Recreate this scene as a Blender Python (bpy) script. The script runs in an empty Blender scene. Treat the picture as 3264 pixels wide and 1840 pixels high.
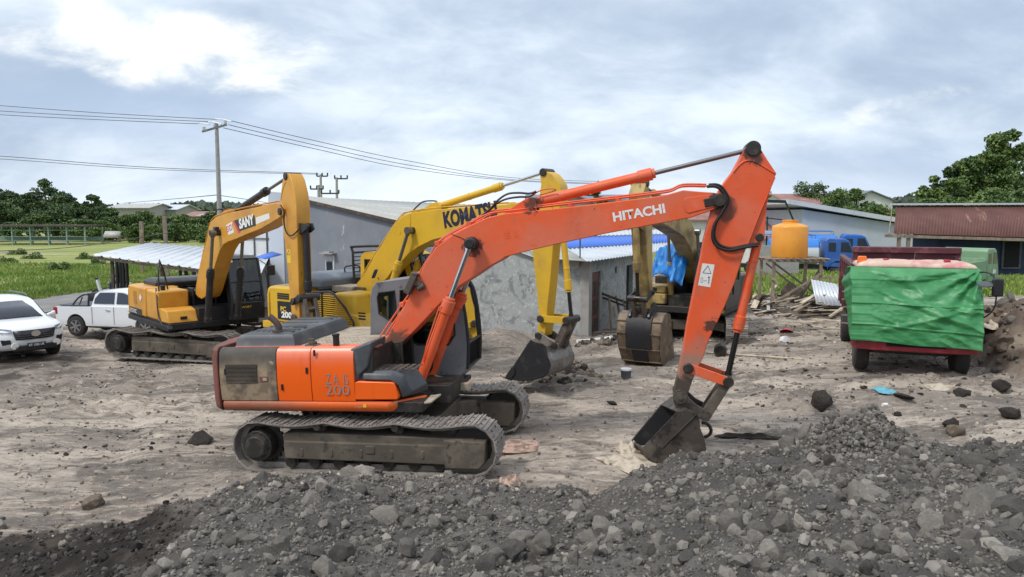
import bpy, bmesh, math, random
import numpy as np
from mathutils import Vector, Matrix, Euler
from mathutils.geometry import tessellate_polygon
random.seed(7); RNG = np.random.default_rng(11)
SC = bpy.context.scene
COL = SC.collection
R = math.radians
# ------------------------------------------------------------------ camera model (photo pixels, 3264 x 1840)
F = 2407.0; TH = R(5.6); CH = 4.0
def ray(px, py):
    u = (px-1632)/F; v = -(py-920)/F
    return Vector((u, math.cos(TH)+v*math.sin(TH), -math.sin(TH)+v*math.cos(TH)))
def at(px, py, Y):
    d = ray(px, py); return Vector((0, 0, CH)) + d*(Y/d.y)
def gnd(px, py, z=0.0):
    d = ray(px, py); return Vector((0, 0, CH)) + d*((z-CH)/d.z)
class Frame:
    def __init__(s, o, yaw, tilt=0):
        s.M = Matrix.Rotation(R(yaw), 3, 'Z') @ Matrix.Rotation(R(-tilt), 3, 'Y')
        s.o = Vector(o); s.Mi = s.M.transposed()
    def T(s, px, py, y):
        d = s.Mi @ ray(px, py); c = s.Mi @ (Vector((0, 0, CH))-s.o)
        t = (y-c.y)/d.y; p = c+d*t; return (p.x, p.z)
    def mat(s): return Matrix.Translation(s.o) @ s.M.to_4x4()
# ------------------------------------------------------------------ noise (numpy value noise)
class Noise:
    def __init__(s, seed):
        s.t = np.random.default_rng(seed).random((256, 256))
    def n(s, x, y):
        xi = np.floor(x).astype(int); yi = np.floor(y).astype(int)
        fx = x-xi; fy = y-yi; fx = fx*fx*(3-2*fx); fy = fy*fy*(3-2*fy)
        a = s.t[xi & 255, yi & 255]; b = s.t[(xi+1) & 255, yi & 255]
        c = s.t[xi & 255, (yi+1) & 255]; d = s.t[(xi+1) & 255, (yi+1) & 255]
        return (a*(1-fx)+b*fx)*(1-fy)+(c*(1-fx)+d*fx)*fy
    def f(s, x, y, sc=1.0, octv=4, g=.5):
        x = np.asarray(x, float); y = np.asarray(y, float); v = 0; a = 1; tot = 0
        for i in range(octv):
            v = v+a*(s.n(x*sc+i*17.3, y*sc+i*9.1)-.5); tot += a; a *= g; sc *= 2.03
        return v/tot*2
N1 = Noise(1); N2 = Noise(2); N3 = Noise(3)
def sst(a, b, x):
    t = np.clip((x-a)/(b-a), 0, 1); return t*t*(3-2*t)
def lerpx(x, xs, ys): return np.interp(x, xs, ys)
# ------------------------------------------------------------------ terrain
def base_z(x, y):
    z = np.clip(.04*(x+2.07)-.1, -.22, .34)+.08*sst(5, 10, x)
    far = sst(38, 60, y)
    return z*(1-far)+0.0*far
RX = [-8, -5.2, -4.2, -3.4, -2.2, -1.4, .2, 1.0, 1.6, 2.7, 4.0, 4.8, 5.6, 6.3, 8]
RZ = [-.05, .02, .14, .22, .30, .28, .24, .32, .46, .76, .92, .95, 1.02, 1.06, 1.15]
RY = [9.0, 9.8, 10.1, 10.4, 10.4, 10.4, 10.3, 10.1, 10.0, 9.8, 9.6, 9.4, 9.3, 9.3, 9.3]
def mound(x, y, cx, cy, rx, ry, h, p=1.0):
    d = ((x-cx)/rx)**2+((y-cy)/ry)**2
    return h*np.clip(1-d, 0, 1)**p
def pile_z(x, y):
    zr = lerpx(x, RX, RZ); yr = lerpx(x, RX, RY)+.35*N1.f(x, y*0, .9, 3)
    s = lerpx(x, [-6, -3.5, -1, 3, 6], [.10, .13, .16, .15, .14])
    zf = zr+s*(yr-y)
    zb = zr-.55*(y-yr)
    return np.where(y < yr, zf, zb)
def xb(y): return lerpx(y, [3, 5.6, 8, 10.6, 12], [-2.6, -3.1, -3.6, -4.4, -5.0])
RUTS = [(17.2, .10, -13, -4), (19.4, .12, -14, -3), (15.4, -.05, -10, -3.5), (16.3, -.06, -11, -3.6), (13.2, .16, 4.5, 11), (14.3, .18, 4.2, 11.5), (16.8, .05, -1, 7.5), (17.8, .07, -2, 7.8), (20.3, .22, 5.5, 12), (21.6, .25, 5.5, 12)]
def terrain(x, y, fine=True):
    x = np.asarray(x, float); y = np.asarray(y, float)
    b = base_z(x, y)
    near = 1-sst(30, 42, y)
    b = b+near*(.16*N1.f(x, y, .22, 3)*sst(2.5, 6, np.abs(x+2)+np.abs(y-12.9)*.7)+.05*N2.f(x, y, .9, 3))
    if fine:
        b = b+near*(.042*N3.f(x, y*1.6, 2.6, 4, .6)+.02*(.5-np.abs(N1.f(x, y*1.5, 6, 3))))
        for a_, s_, x0_, x1_ in RUTS:
            d_ = np.abs(y-(a_+s_*x+.35*N2.f(x, y*0+a_, .35, 2))); m_ = sst(x0_, x0_+1.2, x)*sst(x1_, x1_-1.2, x)
            b = b+near*m_*(-.085*np.exp(-(d_/.19)**4)*(1+.3*np.sin(x*16))+.06*np.exp(-((d_-.33)/.09)**2)*(1+1.2*N3.f(x, y, 4, 2)))
        lx_ = (x+2.07)*.9823-(y-12.93)*.1874; ly_ = (x+2.07)*.1874+(y-12.93)*.9823
        ed_ = sst(2.6, 2.25, np.abs(lx_))*np.exp(-((np.abs(ly_)-1.60)/.13)**2)
        b = b+ed_*.085*(1+.9*N3.f(x, y, 4.5, 3))
        rut = np.exp(-((x+.35*y+1.2+.3*N2.f(x, y, .3, 2)) % 2.6-1.3)**2/.05)*sst(-2.5, -4.5, x)*sst(11, 13, y)
        b = b-near*rut*.05*(1+.6*np.sin(y*9))
    # rough earth bank at the right edge, spoil under the rear bucket, sand heap by the wall
    b = b+mound(x, y, 13.2, 16.5, 2.4, 6.5, 1.25, .8)*(1+.5*N2.f(x, y, 1.6, 4))
    b = b+mound(x, y, 10.9, 26.6, 1.5, 1.1, .55)*(1+.9*N2.f(x, y, 2.2, 3))+mound(x, y, 9.3, 27.8, 1.6, 1.0, .35)*(1+.8*N2.f(x, y, 2.2, 3))
    b = b+mound(x, y, 1.1, 18.1, .9, .7, .28)*(1+.9*N2.f(x, y, 3.5, 3))
    b = b+mound(x, y, -.75, 22.2, 1.5, 1.1, .52, 1.3)
    b = b+mound(x, y, .3, 23.0, 2.6, .9, .3, 1)*(1+.5*N2.f(x, y, 1.5, 3))
    b = b+mound(x, y, 2.9, 21.6, 1.2, .8, .25, 1)*(1+.8*N2.f(x, y, 3, 3))
    p = pile_z(x, y)
    p = p+.20*N2.f(x, y, .8, 3)+.11*N3.f(x, y, 3.0, 4)+.05*np.abs(N1.f(x, y, 6.5, 3))
    left = sst(-.5, .9, xb(y)-x)
    p = p-left*(.12+.22*sst(0, 3, xb(y)-x))+left*.10*N1.f(x, y, 2.2, 4)
    # lumpy hard clod ridge behind the heap, right
    lump = mound(x, y, 4.65, 9.7, .9, .6, .62, .5)*(1+.55*N2.f(x, y, 3.1, 4))
    p = np.where(lump > .02, np.maximum(p, base_z(x, y)+.48+lump), p)
    k = .12; h = np.clip(.5+.5*(p-b)/k, 0, 1)
    z = b*(1-h)+p*h+k*h*(1-h)
    return z
def tz(x, y, fine=False): return float(terrain(np.array([x]), np.array([y]), fine)[0])
def hit(px, py):
    d = ray(px, py); t = 2.0; o = Vector((0, 0, CH))
    prev = None
    pt_ = t
    while t < 120:
        p = o+d*t; h = p.z-tz(p.x, p.y)
        if h < 0:
            lo, hi = pt_, t
            for _ in range(10):
                m = (lo+hi)/2; q = o+d*m
                if q.z-tz(q.x, q.y) < 0: hi = m
                else: lo = m
            return o+d*hi
        pt_ = t; t += max(.06, t*.015, h*.8)
    return o+d*t
# ------------------------------------------------------------------ materials
MATS = {}
def M(name, col, rough=.6, metal=0.0, layers=(), bump=None, spec=.5, coat=0.0):
    m = bpy.data.materials.new(name); m.use_nodes = True; MATS[name] = m
    nt = m.node_tree; N = nt.nodes; L = nt.links; b = N['Principled BSDF']
    b.inputs['Roughness'].default_value = rough; b.inputs['Metallic'].default_value = metal
    b.inputs['Specular IOR Level'].default_value = spec
    if coat: b.inputs['Coat Weight'].default_value = coat; b.inputs['Coat Roughness'].default_value = .15
    tc = N.new('ShaderNodeTexCoord')
    def noise(scale, detail, st, dist=0.0):
        mp = N.new('ShaderNodeMapping'); L.new(tc.outputs['Object'], mp.inputs[0])
        mp.inputs['Scale'].default_value = st; 
        n = N.new('ShaderNodeTexNoise'); n.inputs['Scale'].default_value = scale
        n.inputs['Detail'].default_value = detail; n.inputs['Roughness'].default_value = .6
        n.inputs['Distortion'].default_value = dist
        L.new(mp.outputs[0], n.inputs['Vector']); return n.outputs['Fac']
    def rng(sock, lo, hi, amt):
        r = N.new('ShaderNodeMapRange'); r.inputs['From Min'].default_value = lo; r.inputs['From Max'].default_value = hi
        r.inputs['To Min'].default_value = 0; r.inputs['To Max'].default_value = amt
        r.interpolation_type = 'SMOOTHSTEP'; L.new(sock, r.inputs['Value']); return r.outputs[0]
    cur = None
    for ly in layers:
        kind = ly.get('k', 'n')
        f = rng(noise(ly.get('s', 3), ly.get('d', 5), ly.get('st', (1, 1, 1)), ly.get('w', 0)), ly.get('lo', .5), ly.get('hi', .7), ly.get('a', 1))
        if kind == 'p':
            mp = N.new('ShaderNodeMapping'); L.new(tc.outputs['Object'], mp.inputs[0]); mp.inputs['Location'].default_value = (-ly['o'][0], 0, -ly['o'][1]); mp.inputs['Scale'].default_value = (1, 0, 1)
            vl = N.new('ShaderNodeVectorMath'); vl.operation = 'LENGTH'; L.new(mp.outputs[0], vl.inputs[0]); ad = N.new('ShaderNodeMath'); ad.operation = 'MULTIPLY_ADD'
            L.new(noise(ly.get('s', 6), 7, (1, 1, 1), 1.0), ad.inputs[0]); ad.inputs[1].default_value = .5; L.new(vl.outputs['Value'], ad.inputs[2])
            r_ = N.new('ShaderNodeMapRange'); r_.interpolation_type = 'SMOOTHSTEP'; L.new(ad.outputs[0], r_.inputs[0]); r_.inputs[1].default_value = ly['r']*.55+.25; r_.inputs[2].default_value = ly['r']+.25; r_.inputs[3].default_value = ly.get('a', .9); r_.inputs[4].default_value = 0; f = r_.outputs[0]
        elif kind in 'xyz':
            sp = N.new('ShaderNodeSeparateXYZ'); L.new(tc.outputs['Object'], sp.inputs[0])
            ad = N.new('ShaderNodeMath'); ad.operation = 'MULTIPLY_ADD'
            L.new(noise(ly.get('s', 3), 5, ly.get('st', (1, 1, 1))), ad.inputs[0]); ad.inputs[1].default_value = ly.get('nz', .5)
            L.new(sp.outputs['xyz'.index(kind)], ad.inputs[2])
            f = rng(ad.outputs[0], ly['z0'], ly['z1'], ly.get('a', 1))
        mx = N.new('ShaderNodeMix'); mx.data_type = 'RGBA'
        L.new(f, mx.inputs['Factor'])
        if cur is None: mx.inputs[6].default_value = (*col, 1)
        else: L.new(cur, mx.inputs[6])
        mx.inputs[7].default_value = (*ly['c'], 1); cur = mx.outputs[2]
    if cur is None: b.inputs['Base Color'].default_value = (*col, 1)
    else: L.new(cur, b.inputs['Base Color'])
    if bump:
        bp = N.new('ShaderNodeBump'); bp.inputs['Distance'].default_value = bump[1]; bp.inputs['Strength'].default_value = bump[2] if len(bump) > 2 else .6
        L.new(noise(bump[0], 6, bump[3] if len(bump) > 3 else (1, 1, 1)), bp.inputs['Height']); L.new(bp.outputs[0], b.inputs['Normal'])
    return m
DUST = (.22, .18, .14); GREASE = (.018, .016, .014); RUST = (.16, .07, .035)
ORANGE = M('faded_orange_paint', (.78, .105, .022), .5, layers=[dict(c=(.60, .17, .10), s=.8, lo=.45, hi=.6, a=.55), dict(c=(.42, .10, .05), s=2.5, lo=.55, hi=.75, a=.5, st=(1, 1, .18)),
    dict(c=(.74, .15, .07), s=1.1, lo=.42, hi=.75, a=.75), dict(c=(.70, .20, .13), s=2.3, lo=.58, hi=.72, a=.4),
    dict(c=(.55, .05, .012), s=9, lo=.62, hi=.7, a=.6), dict(c=(.10, .035, .02), s=14, d=9, lo=.69, hi=.73, a=.85, st=(1, 1, .45)),
    dict(k='p', o=(5.56, 4.10), r=.20, s=5, c=(.05, .03, .022)), dict(k='p', o=(.30, 1.90), r=.30, s=5, c=(.10, .065, .045)), dict(k='p', o=(1.66, 3.50), r=.17, s=6, c=(.09, .035, .022)), dict(k='p', o=(2.65, 4.20), r=.20, s=6, c=(.07, .03, .02)), dict(c=DUST, s=5, lo=.6, hi=.85, a=.6), dict(c=(.07, .05, .04), s=30, d=3, lo=.74, hi=.77, a=.7)], bump=(14, .004, .35))
ARM_OR = M('worn_orange_arm_paint', (.76, .10, .024), .5, layers=[dict(c=(.45, .11, .06), s=3.2, lo=.54, hi=.72, a=.6),
    dict(c=(.70, .16, .08), s=1.4, lo=.42, hi=.72, a=.8), dict(c=(.12, .045, .03), s=8, d=9, lo=.66, hi=.72, a=.8, st=(1, 1, .4)),
    dict(k='z', c=(.25, .20, .15), z0=2.75, z1=2.0, s=4, nz=1.3, a=.85), dict(c=(.05, .04, .035), s=18, lo=.66, hi=.70, a=.8), dict(k='p', o=(5.66, 3.98), r=.21, a=.8, s=4, c=(.06, .035, .026)), dict(k='p', o=(6.08, 4.83), r=.22, s=6, c=(.03, .022, .018)), dict(k='p', o=(5.42, 2.13), r=.13, s=7, c=(.035, .028, .022)), dict(k='p', o=(4.95, 1.15), r=.26, s=6, c=(.045, .038, .03))], bump=(14, .004, .4))
ORANGE_NEW = M('fresh_orange_panel_paint', (.90, .125, .008), .35, layers=[
    dict(k='z', c=(.80, .22, .13), z0=1.76, z1=2.04, s=3, nz=.12, a=.85),
    dict(c=(.62, .07, .01), s=6, lo=.5, hi=.8, a=.5, st=(1, 1, .12)), dict(c=(.25, .05, .02), s=26, lo=.70, hi=.75, a=.6)], bump=(9, .004, .3))
RUSTPANEL = M('bare_scorched_panel', (.29, .215, .14), .7, layers=[dict(c=(.12, .085, .06), s=5, lo=.52, hi=.6, a=.6),
    dict(c=(.38, .29, .18), s=2.2, lo=.45, hi=.7), dict(c=(.10, .075, .055), s=3.1, lo=.5, hi=.66, a=.85),
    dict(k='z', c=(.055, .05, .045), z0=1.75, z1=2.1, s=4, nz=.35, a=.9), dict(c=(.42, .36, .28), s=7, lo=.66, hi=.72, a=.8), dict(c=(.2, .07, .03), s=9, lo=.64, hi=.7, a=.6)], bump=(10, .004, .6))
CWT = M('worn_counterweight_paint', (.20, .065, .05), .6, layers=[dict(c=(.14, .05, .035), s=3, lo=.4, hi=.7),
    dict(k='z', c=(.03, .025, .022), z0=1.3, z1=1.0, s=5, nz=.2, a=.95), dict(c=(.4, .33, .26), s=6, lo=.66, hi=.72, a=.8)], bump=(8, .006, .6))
RAIL = M('chipped_orange_rail_paint', (.34, .12, .07), .5, layers=[dict(c=(.30, .10, .05), s=3, lo=.45, hi=.6, a=.9, st=(1, 1, 2)),
    dict(k='x', c=(.75, .12, .012), z0=-1.6, z1=-.4, s=2, nz=.3, a=.95), dict(k='z', c=(.03, .025, .02), z0=1.07, z1=.99, s=3, nz=.05, a=.95),
    dict(c=(.45, .35, .28), s=5, lo=.66, hi=.72, a=.8, st=(.6, 1, 2))], bump=(8, .005, .6))
YEL_S = M('amber_machine_paint', (.63, .31, .035), .38, layers=[dict(c=(.46, .19, .03), s=1.3, lo=.4, hi=.75, a=.8),
    dict(c=(.22, .12, .05), s=7, lo=.66, hi=.73, a=.7, st=(1, 1, .4)), dict(c=DUST, s=3, lo=.62, hi=.85, a=.5)], bump=(12, .003, .3))
YEL_K = M('bright_yellow_machine_paint', (.66, .40, .022), .42, layers=[dict(c=(.52, .31, .035), s=1.5, lo=.4, hi=.75, a=.8),
    dict(c=(.20, .11, .03), s=7, lo=.66, hi=.73, a=.75, st=(1, 1, .4)), dict(c=DUST, s=3, lo=.6, hi=.85, a=.5)], bump=(12, .003, .3))
YEL_C = M('dull_cream_machine_paint', (.40, .285, .095), .6, layers=[dict(c=(.17, .115, .055), s=1.6, lo=.42, hi=.62, a=.9),
    dict(c=(.09, .06, .035), s=6, lo=.6, hi=.7, a=.85, st=(1, 1, .4)), dict(c=(.5, .42, .25), s=4, lo=.62, hi=.75, a=.6)], bump=(10, .005, .5))
BLACKP = M('black_painted_steel', (.016, .016, .018), .4, layers=[dict(c=(.07, .06, .05), s=4, lo=.5, hi=.8, a=.6)], bump=(20, .002, .3))
HOOD = M('dark_grey_hood_paint', (.06, .066, .074), .5, layers=[dict(c=(.15, .15, .15), s=2.2, lo=.45, hi=.7, a=.55), dict(c=(.13, .09, .07), s=6, lo=.6, hi=.75, a=.6)], bump=(16, .003, .4))
HOODG = M('blue_grey_hood_paint', (.13, .155, .19), .45, layers=[dict(c=(.27, .29, .31), s=2.2, lo=.45, hi=.7, a=.6)], bump=(16, .003, .4))
GREYCAB = M('grey_cab_plastic_paint', (.15, .155, .168), .5, layers=[dict(c=(.20, .205, .215), s=2, lo=.4, hi=.7, a=.6), dict(c=(.05, .045, .04), s=9, lo=.62, hi=.72, a=.6), dict(k='z', c=(.17, .15, .13), z0=1.5, z1=1.0, s=4, nz=.4, a=.8)], bump=(12, .003, .4))
DECK = M('dusty_pale_walkway', (.40, .34, .26), .8, layers=[dict(c=(.22, .17, .13), s=4, lo=.45, hi=.65, a=.8), dict(c=(.45, .14, .07), s=2.6, lo=.58, hi=.68, a=.7)], bump=(30, .004, .8))
RUBBER = M('black_rubber', (.013, .013, .013), .55)
HOSE = M('black_hydraulic_hose', (.010, .010, .011), .42)
CHROME = M('polished_rod_chrome', (.62, .64, .66), .13, 1.0)
DRYROD = M('dull_steel_rod', (.20, .20, .20), .35, .8)
OILROD = M('oily_black_rod', (.02, .018, .017), .3, .3)
SHOE = M('dusty_track_steel', (.22, .195, .175), .6, .15, layers=[dict(c=(.36, .32, .28), s=4, lo=.4, hi=.65, a=.85), dict(c=(.08, .065, .055), s=11, lo=.58, hi=.72, a=.8)], bump=(22, .006, .7))
FRAME = M('muddy_track_frame_steel', (.085, .068, .052), .75, layers=[dict(c=(.17, .14, .105), s=3, lo=.45, hi=.7, a=.85), dict(c=(.03, .026, .022), s=6, lo=.55, hi=.7, a=.85), dict(c=(.11, .12, .07), s=9, lo=.62, hi=.7, a=.4)], bump=(12, .008, .7))
CLAYL = M('pale_clay_crumb', (.42, .35, .28), .95)
CLAYD = M('brown_clay_crumb', (.17, .14, .115), .95)
DARKST = M('greasy_dark_steel', (.030, .027, .024), .5, .2, layers=[dict(c=(.10, .08, .06), s=5, lo=.5, hi=.72, a=.8)], bump=(14, .005, .6))
BUCKET = M('scuffed_bucket_steel', (.075, .062, .052), .5, .35, layers=[dict(c=(.17, .145, .12), s=3, lo=.45, hi=.7, a=.75), dict(c=(.025, .022, .02), s=5, lo=.5, hi=.62, a=.8), dict(c=(.15, .07, .04), s=8, lo=.62, hi=.7, a=.5)], bump=(10, .006, .8))
BUCKETIN = M('dark_bucket_inside', (.018, .018, .021), .55, .2, layers=[dict(c=(.05, .045, .04), s=5, lo=.5, hi=.7, a=.7)], bump=(10, .006, .7))
BUCKETBR = M('brown_worn_bucket_steel', (.16, .115, .075), .55, .2, layers=[dict(c=(.27, .21, .15), s=3, lo=.45, hi=.7, a=.8), dict(c=(.07, .045, .03), s=5, lo=.5, hi=.65, a=.7)], bump=(10, .008, .8))
BUCKETGR = M('light_worn_bucket_steel', (.22, .205, .19), .38, .6, layers=[dict(c=(.40, .38, .36), s=3, lo=.5, hi=.7, a=.7), dict(c=(.25, .13, .05), s=4, lo=.55, hi=.66, a=.7), dict(c=(.05, .045, .04), s=7, lo=.56, hi=.68, a=.7)], bump=(10, .005, .7))
WHITEPAINT = M('white_car_paint', (.78, .80, .82), .22, coat=.6)
CARGLASS = M('dark_car_glass', (.03, .035, .055), .06, 0, spec=.8)
TYRE = M('dusty_tyre_rubber', (.022, .021, .020), .8, layers=[dict(c=(.09, .075, .06), s=9, lo=.5, hi=.75, a=.6)], bump=(30, .005, .6))
ALLOY = M('silver_alloy', (.50, .51, .52), .3, .8)
LETW = M('white_lettering', (.78, .78, .76), .5, layers=[dict(c=(.6, .35, .28), s=11, lo=.62, hi=.7, a=.5)])
LETB = M('navy_lettering', (.012, .014, .04), .5)
LETG = M('worn_grey_lettering', (.32, .22, .19), .5)
LETR = M('red_lettering', (.62, .05, .05), .5)
BLUEP = M('blue_truck_paint', (.03, .11, .40), .35, layers=[dict(c=(.08, .17, .40), s=1.5, lo=.45, hi=.7, a=.6), dict(c=(.12, .10, .08), s=6, lo=.6, hi=.75, a=.5)], bump=(6, .004, .3))
BLUEB = M('bright_blue_paint', (.025, .13, .46), .4)
TARPB = M('blue_tarpaulin', (.015, .17, .50), .45, layers=[dict(c=(.06, .32, .70), s=5, lo=.5, hi=.7, a=.7)], bump=(7, .02, .7))
TARPG = M('green_tarpaulin', (.035, .215, .068), .45, layers=[dict(c=(.09, .32, .13), s=2.2, lo=.42, hi=.72, a=.7), dict(c=(.02, .20, .07), s=4, lo=.55, hi=.75, a=.6), dict(c=(.2, .22, .12), s=5, lo=.66, hi=.8, a=.5)], bump=(60, .0015, .5))
REDP = M('dull_red_truck_paint', (.26, .018, .028), .4, layers=[dict(c=(.36, .05, .06), s=3, lo=.5, hi=.7, a=.7), dict(c=(.07, .03, .03), s=7, lo=.58, hi=.7, a=.6)], bump=(9, .003, .4))
MAROON = M('maroon_tipper_paint', (.085, .018, .026), .55, layers=[dict(c=(.20, .07, .08), s=4, lo=.5, hi=.68, a=.8), dict(c=(.35, .28, .27), s=7, lo=.66, hi=.72, a=.7)], bump=(9, .006, .6))
PINKC = M('pink_mottled_cloth', (.58, .40, .32), .85, layers=[dict(c=(.55, .20, .22), s=2.2, lo=.52, hi=.66, a=.8), dict(c=(.42, .55, .25), s=1.9, lo=.6, hi=.7, a=.7), dict(c=(.70, .60, .50), s=3, lo=.5, hi=.7, a=.6)], bump=(12, .01, .7))
ORPL = M('orange_tank_plastic', (.80, .34, .045), .4, layers=[dict(c=(.72, .26, .03), s=1.6, lo=.4, hi=.75, a=.7), dict(c=(.45, .15, .01), s=6, lo=.70, hi=.74, a=.7)])
WOOD = M('weathered_wood', (.22, .17, .125), .85, layers=[dict(c=(.36, .30, .23), s=3, lo=.4, hi=.7, a=.8), dict(c=(.08, .06, .045), s=8, lo=.55, hi=.7, a=.7, st=(1, 1, .2))], bump=(25, .006, .7))
DKWOOD = M('dark_wet_wood', (.06, .045, .035), .8, layers=[dict(c=(.16, .12, .09), s=4, lo=.5, hi=.7, a=.7)], bump=(25, .006, .7))
PALEWOOD = M('pale_broken_wood', (.52, .44, .33), .85, layers=[dict(c=(.30, .24, .17), s=5, lo=.45, hi=.65, a=.7)], bump=(20, .005, .6))
WALLG = M('painted_blue_grey_wall', (.22, .235, .265), .9, layers=[dict(c=(.17, .185, .21), s=1, lo=.4, hi=.7, a=.7), dict(c=(.46, .50, .54), s=2.6, d=9, lo=.64, hi=.71, a=.75, st=(1, 1, .5)), dict(c=(.13, .14, .15), s=3, lo=.6, hi=.8, a=.6, st=(1, 1, .25)), dict(k='z', c=(.20, .17, .14), z0=.6, z1=0, s=2, nz=.5, a=.7)], bump=(18, .006, .5))
PLASTER = M('rough_cement_plaster', (.34, .36, .355), .92, layers=[dict(c=(.17, .18, .18), s=1.6, d=8, w=1.5, lo=.47, hi=.66, a=.9), dict(c=(.50, .53, .52), s=2.8, d=8, w=2.5, lo=.52, hi=.68, a=.75), dict(c=(.60, .63, .63), s=5, w=3, lo=.60, hi=.68, a=.6), dict(c=(.10, .105, .105), s=7, w=2, lo=.62, hi=.7, a=.6)], bump=(7, .02, .8))
WHITEW = M('whitewashed_wall', (.66, .67, .67), .9, layers=[dict(c=(.50, .50, .49), s=1.5, lo=.45, hi=.75, a=.6)])
PALEW = M('pale_grey_blue_wall', (.46, .50, .56), .9, layers=[dict(c=(.38, .42, .48), s=.6, lo=.4, hi=.7, a=.7)])
ZINC = M('bright_zinc_roofing', (.62, .65, .68), .38, .3, layers=[dict(c=(.48, .52, .57), s=1.2, lo=.4, hi=.7, a=.6), dict(c=(.30, .22, .16), s=2.2, d=8, lo=.62, hi=.70, a=.5), dict(c=(.75, .77, .78), s=5, lo=.55, hi=.7, a=.5)])
OLDROOF = M('aged_pale_roofing', (.40, .40, .375), .6, .1, layers=[dict(c=(.56, .55, .52), s=.8, lo=.45, hi=.7, a=.7), dict(c=(.33, .29, .26), s=3, lo=.58, hi=.75, a=.6)])
BLUEROOF = M('blue_roof_sheet', (.035, .15, .62), .45, .1)
RUSTROOF = M('rusted_brown_roofing', (.145, .062, .050), .75, layers=[dict(c=(.11, .045, .038), s=1, lo=.4, hi=.7), dict(c=(.36, .20, .14), s=1.6, lo=.62, hi=.68, a=.8, st=(1, .22, .22)), dict(c=(.45, .40, .35), s=2.5, lo=.70, hi=.74, a=.8)], bump=(9, .01, .4))
TILE = M('red_tile_roofing', (.26, .13, .11), .8, layers=[dict(c=(.38, .23, .20), s=1, lo=.4, hi=.7, a=.7)])
DKBLUEW = M('dark_blue_boards', (.012, .026, .07), .7, layers=[dict(c=(.03, .04, .07), s=2, lo=.5, hi=.7, a=.7)])
CONC = M('concrete', (.34, .33, .31), .9, layers=[dict(c=(.24, .23, .21), s=3, lo=.45, hi=.7, a=.7)], bump=(14, .006, .5))
BRDOOR = M('brown_painted_door', (.13, .045, .035), .55, layers=[dict(c=(.20, .10, .08), s=4, lo=.5, hi=.7, a=.6, st=(1, 1, .3))])
VOID = M('unlit_interior_black', (.010, .010, .011), .9)
GRNPAINT = M('pale_green_painted_steel', (.22, .32, .26), .6)
TRUCKGRN = M('faded_green_truck_paint', (.17, .30, .17), .5, layers=[dict(c=(.30, .40, .28), s=2, lo=.45, hi=.7, a=.6)])
LAMPO = M('orange_plastic_lamp', (.85, .17, .02), .3)
PIPEW = M('white_plastic_pipe', (.72, .72, .70), .4)
REDPL = M('red_plastic', (.55, .03, .05), .4)
PURPLE = M('purple_fabric', (.10, .05, .20), .8)
CLOTH = M('dirty_cream_cloth', (.50, .43, .34), .9, layers=[dict(c=(.24, .19, .14), s=6, lo=.45, hi=.65, a=.8)], bump=(18, .01, .8))
PINKRAG = M('dirty_pink_rag', (.46, .32, .25), .9, layers=[dict(c=(.20, .13, .10), s=7, lo=.45, hi=.6, a=.9)], bump=(18, .01, .8))
TURQ = M('turquoise_plastic_film', (.12, .36, .44), .5)
WHITEPL = M('white_plastic', (.76, .77, .78), .4)
TAIL = M('red_tail_lens', (.35, .015, .03), .25)
LAMPGL = M('clear_headlamp_lens', (.30, .32, .36), .08, .3, spec=.9)
STICKER = M('white_sticker', (.74, .72, .68), .5)
STICKY = M('yellow_warning_sticker', (.78, .50, .03), .5)
STONE = []
for i, c in enumerate([(.130, .117, .102), (.182, .163, .142), (.075, .067, .059), (.265, .24, .21)]):
    STONE.append(M('grey_stone' + ['_mid', '_light', '_dark', '_pale'][i], c, .88, layers=[dict(c=tuple(v*1.45 for v in c), s=4, lo=.45, hi=.7, a=.8), dict(c=tuple(v*.6 for v in c), s=9, lo=.55, hi=.7, a=.7)], bump=(14, .02, .9)))
EARTH = M('brown_earth', (.15, .115, .085), .95, layers=[dict(c=(.26, .21, .16), s=3, lo=.45, hi=.7, a=.8), dict(c=(.06, .048, .04), s=6, lo=.55, hi=.7, a=.7)], bump=(9, .03, 1))
CLOD = M('dark_earth_clod', (.030, .024, .020), .95, layers=[dict(c=(.075, .058, .045), s=6, lo=.5, hi=.7, a=.7)], bump=(9, .04, 1))
LEAF = []
for nm, c, c2 in [('deep_green_leaves', (.05, .10, .026), (.115, .175, .04)), ('mid_green_leaves', (.075, .135, .028), (.15, .215, .045)), ('dark_forest_leaves', (.042, .086, .030), (.10, .15, .045)), ('yellowish_leaves', (.10, .145, .028), (.17, .22, .05))]:
    m = M(nm, c, .55, layers=[dict(c=c2, s=.55, lo=.42, hi=.62), dict(c=tuple(v*.55 for v in c), s=.9, d=2, lo=.55, hi=.7, a=.7)])
    LEAF.append(m)
BARK = M('grey_brown_bark', (.10, .08, .062), .9, bump=(12, .02, .8))
GRASSM = M('fresh_green_grass', (.15, .24, .035), .7, layers=[dict(c=(.25, .31, .07), s=.35, lo=.4, hi=.65), dict(c=(.06, .11, .02), s=1.2, lo=.55, hi=.75, a=.7)])
# glass you can look through
m = bpy.data.materials.new('tinted_cab_glass'); m.use_nodes = True; nt = m.node_tree; nt.nodes.clear()
o_ = nt.nodes.new('ShaderNodeOutputMaterial'); mx = nt.nodes.new('ShaderNodeMixShader'); tr = nt.nodes.new('ShaderNodeBsdfTransparent'); gl = nt.nodes.new('ShaderNodeBsdfGlossy'); fr = nt.nodes.new('ShaderNodeFresnel')
tr.inputs[0].default_value = (.66, .74, .70, 1); gl.inputs['Roughness'].default_value = .04; fr.inputs[0].default_value = 1.7
nt.links.new(fr.outputs[0], mx.inputs[0]); nt.links.new(tr.outputs[0], mx.inputs[1]); nt.links.new(gl.outputs[0], mx.inputs[2]); nt.links.new(mx.outputs[0], o_.inputs[0])
GLASS = m
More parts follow.
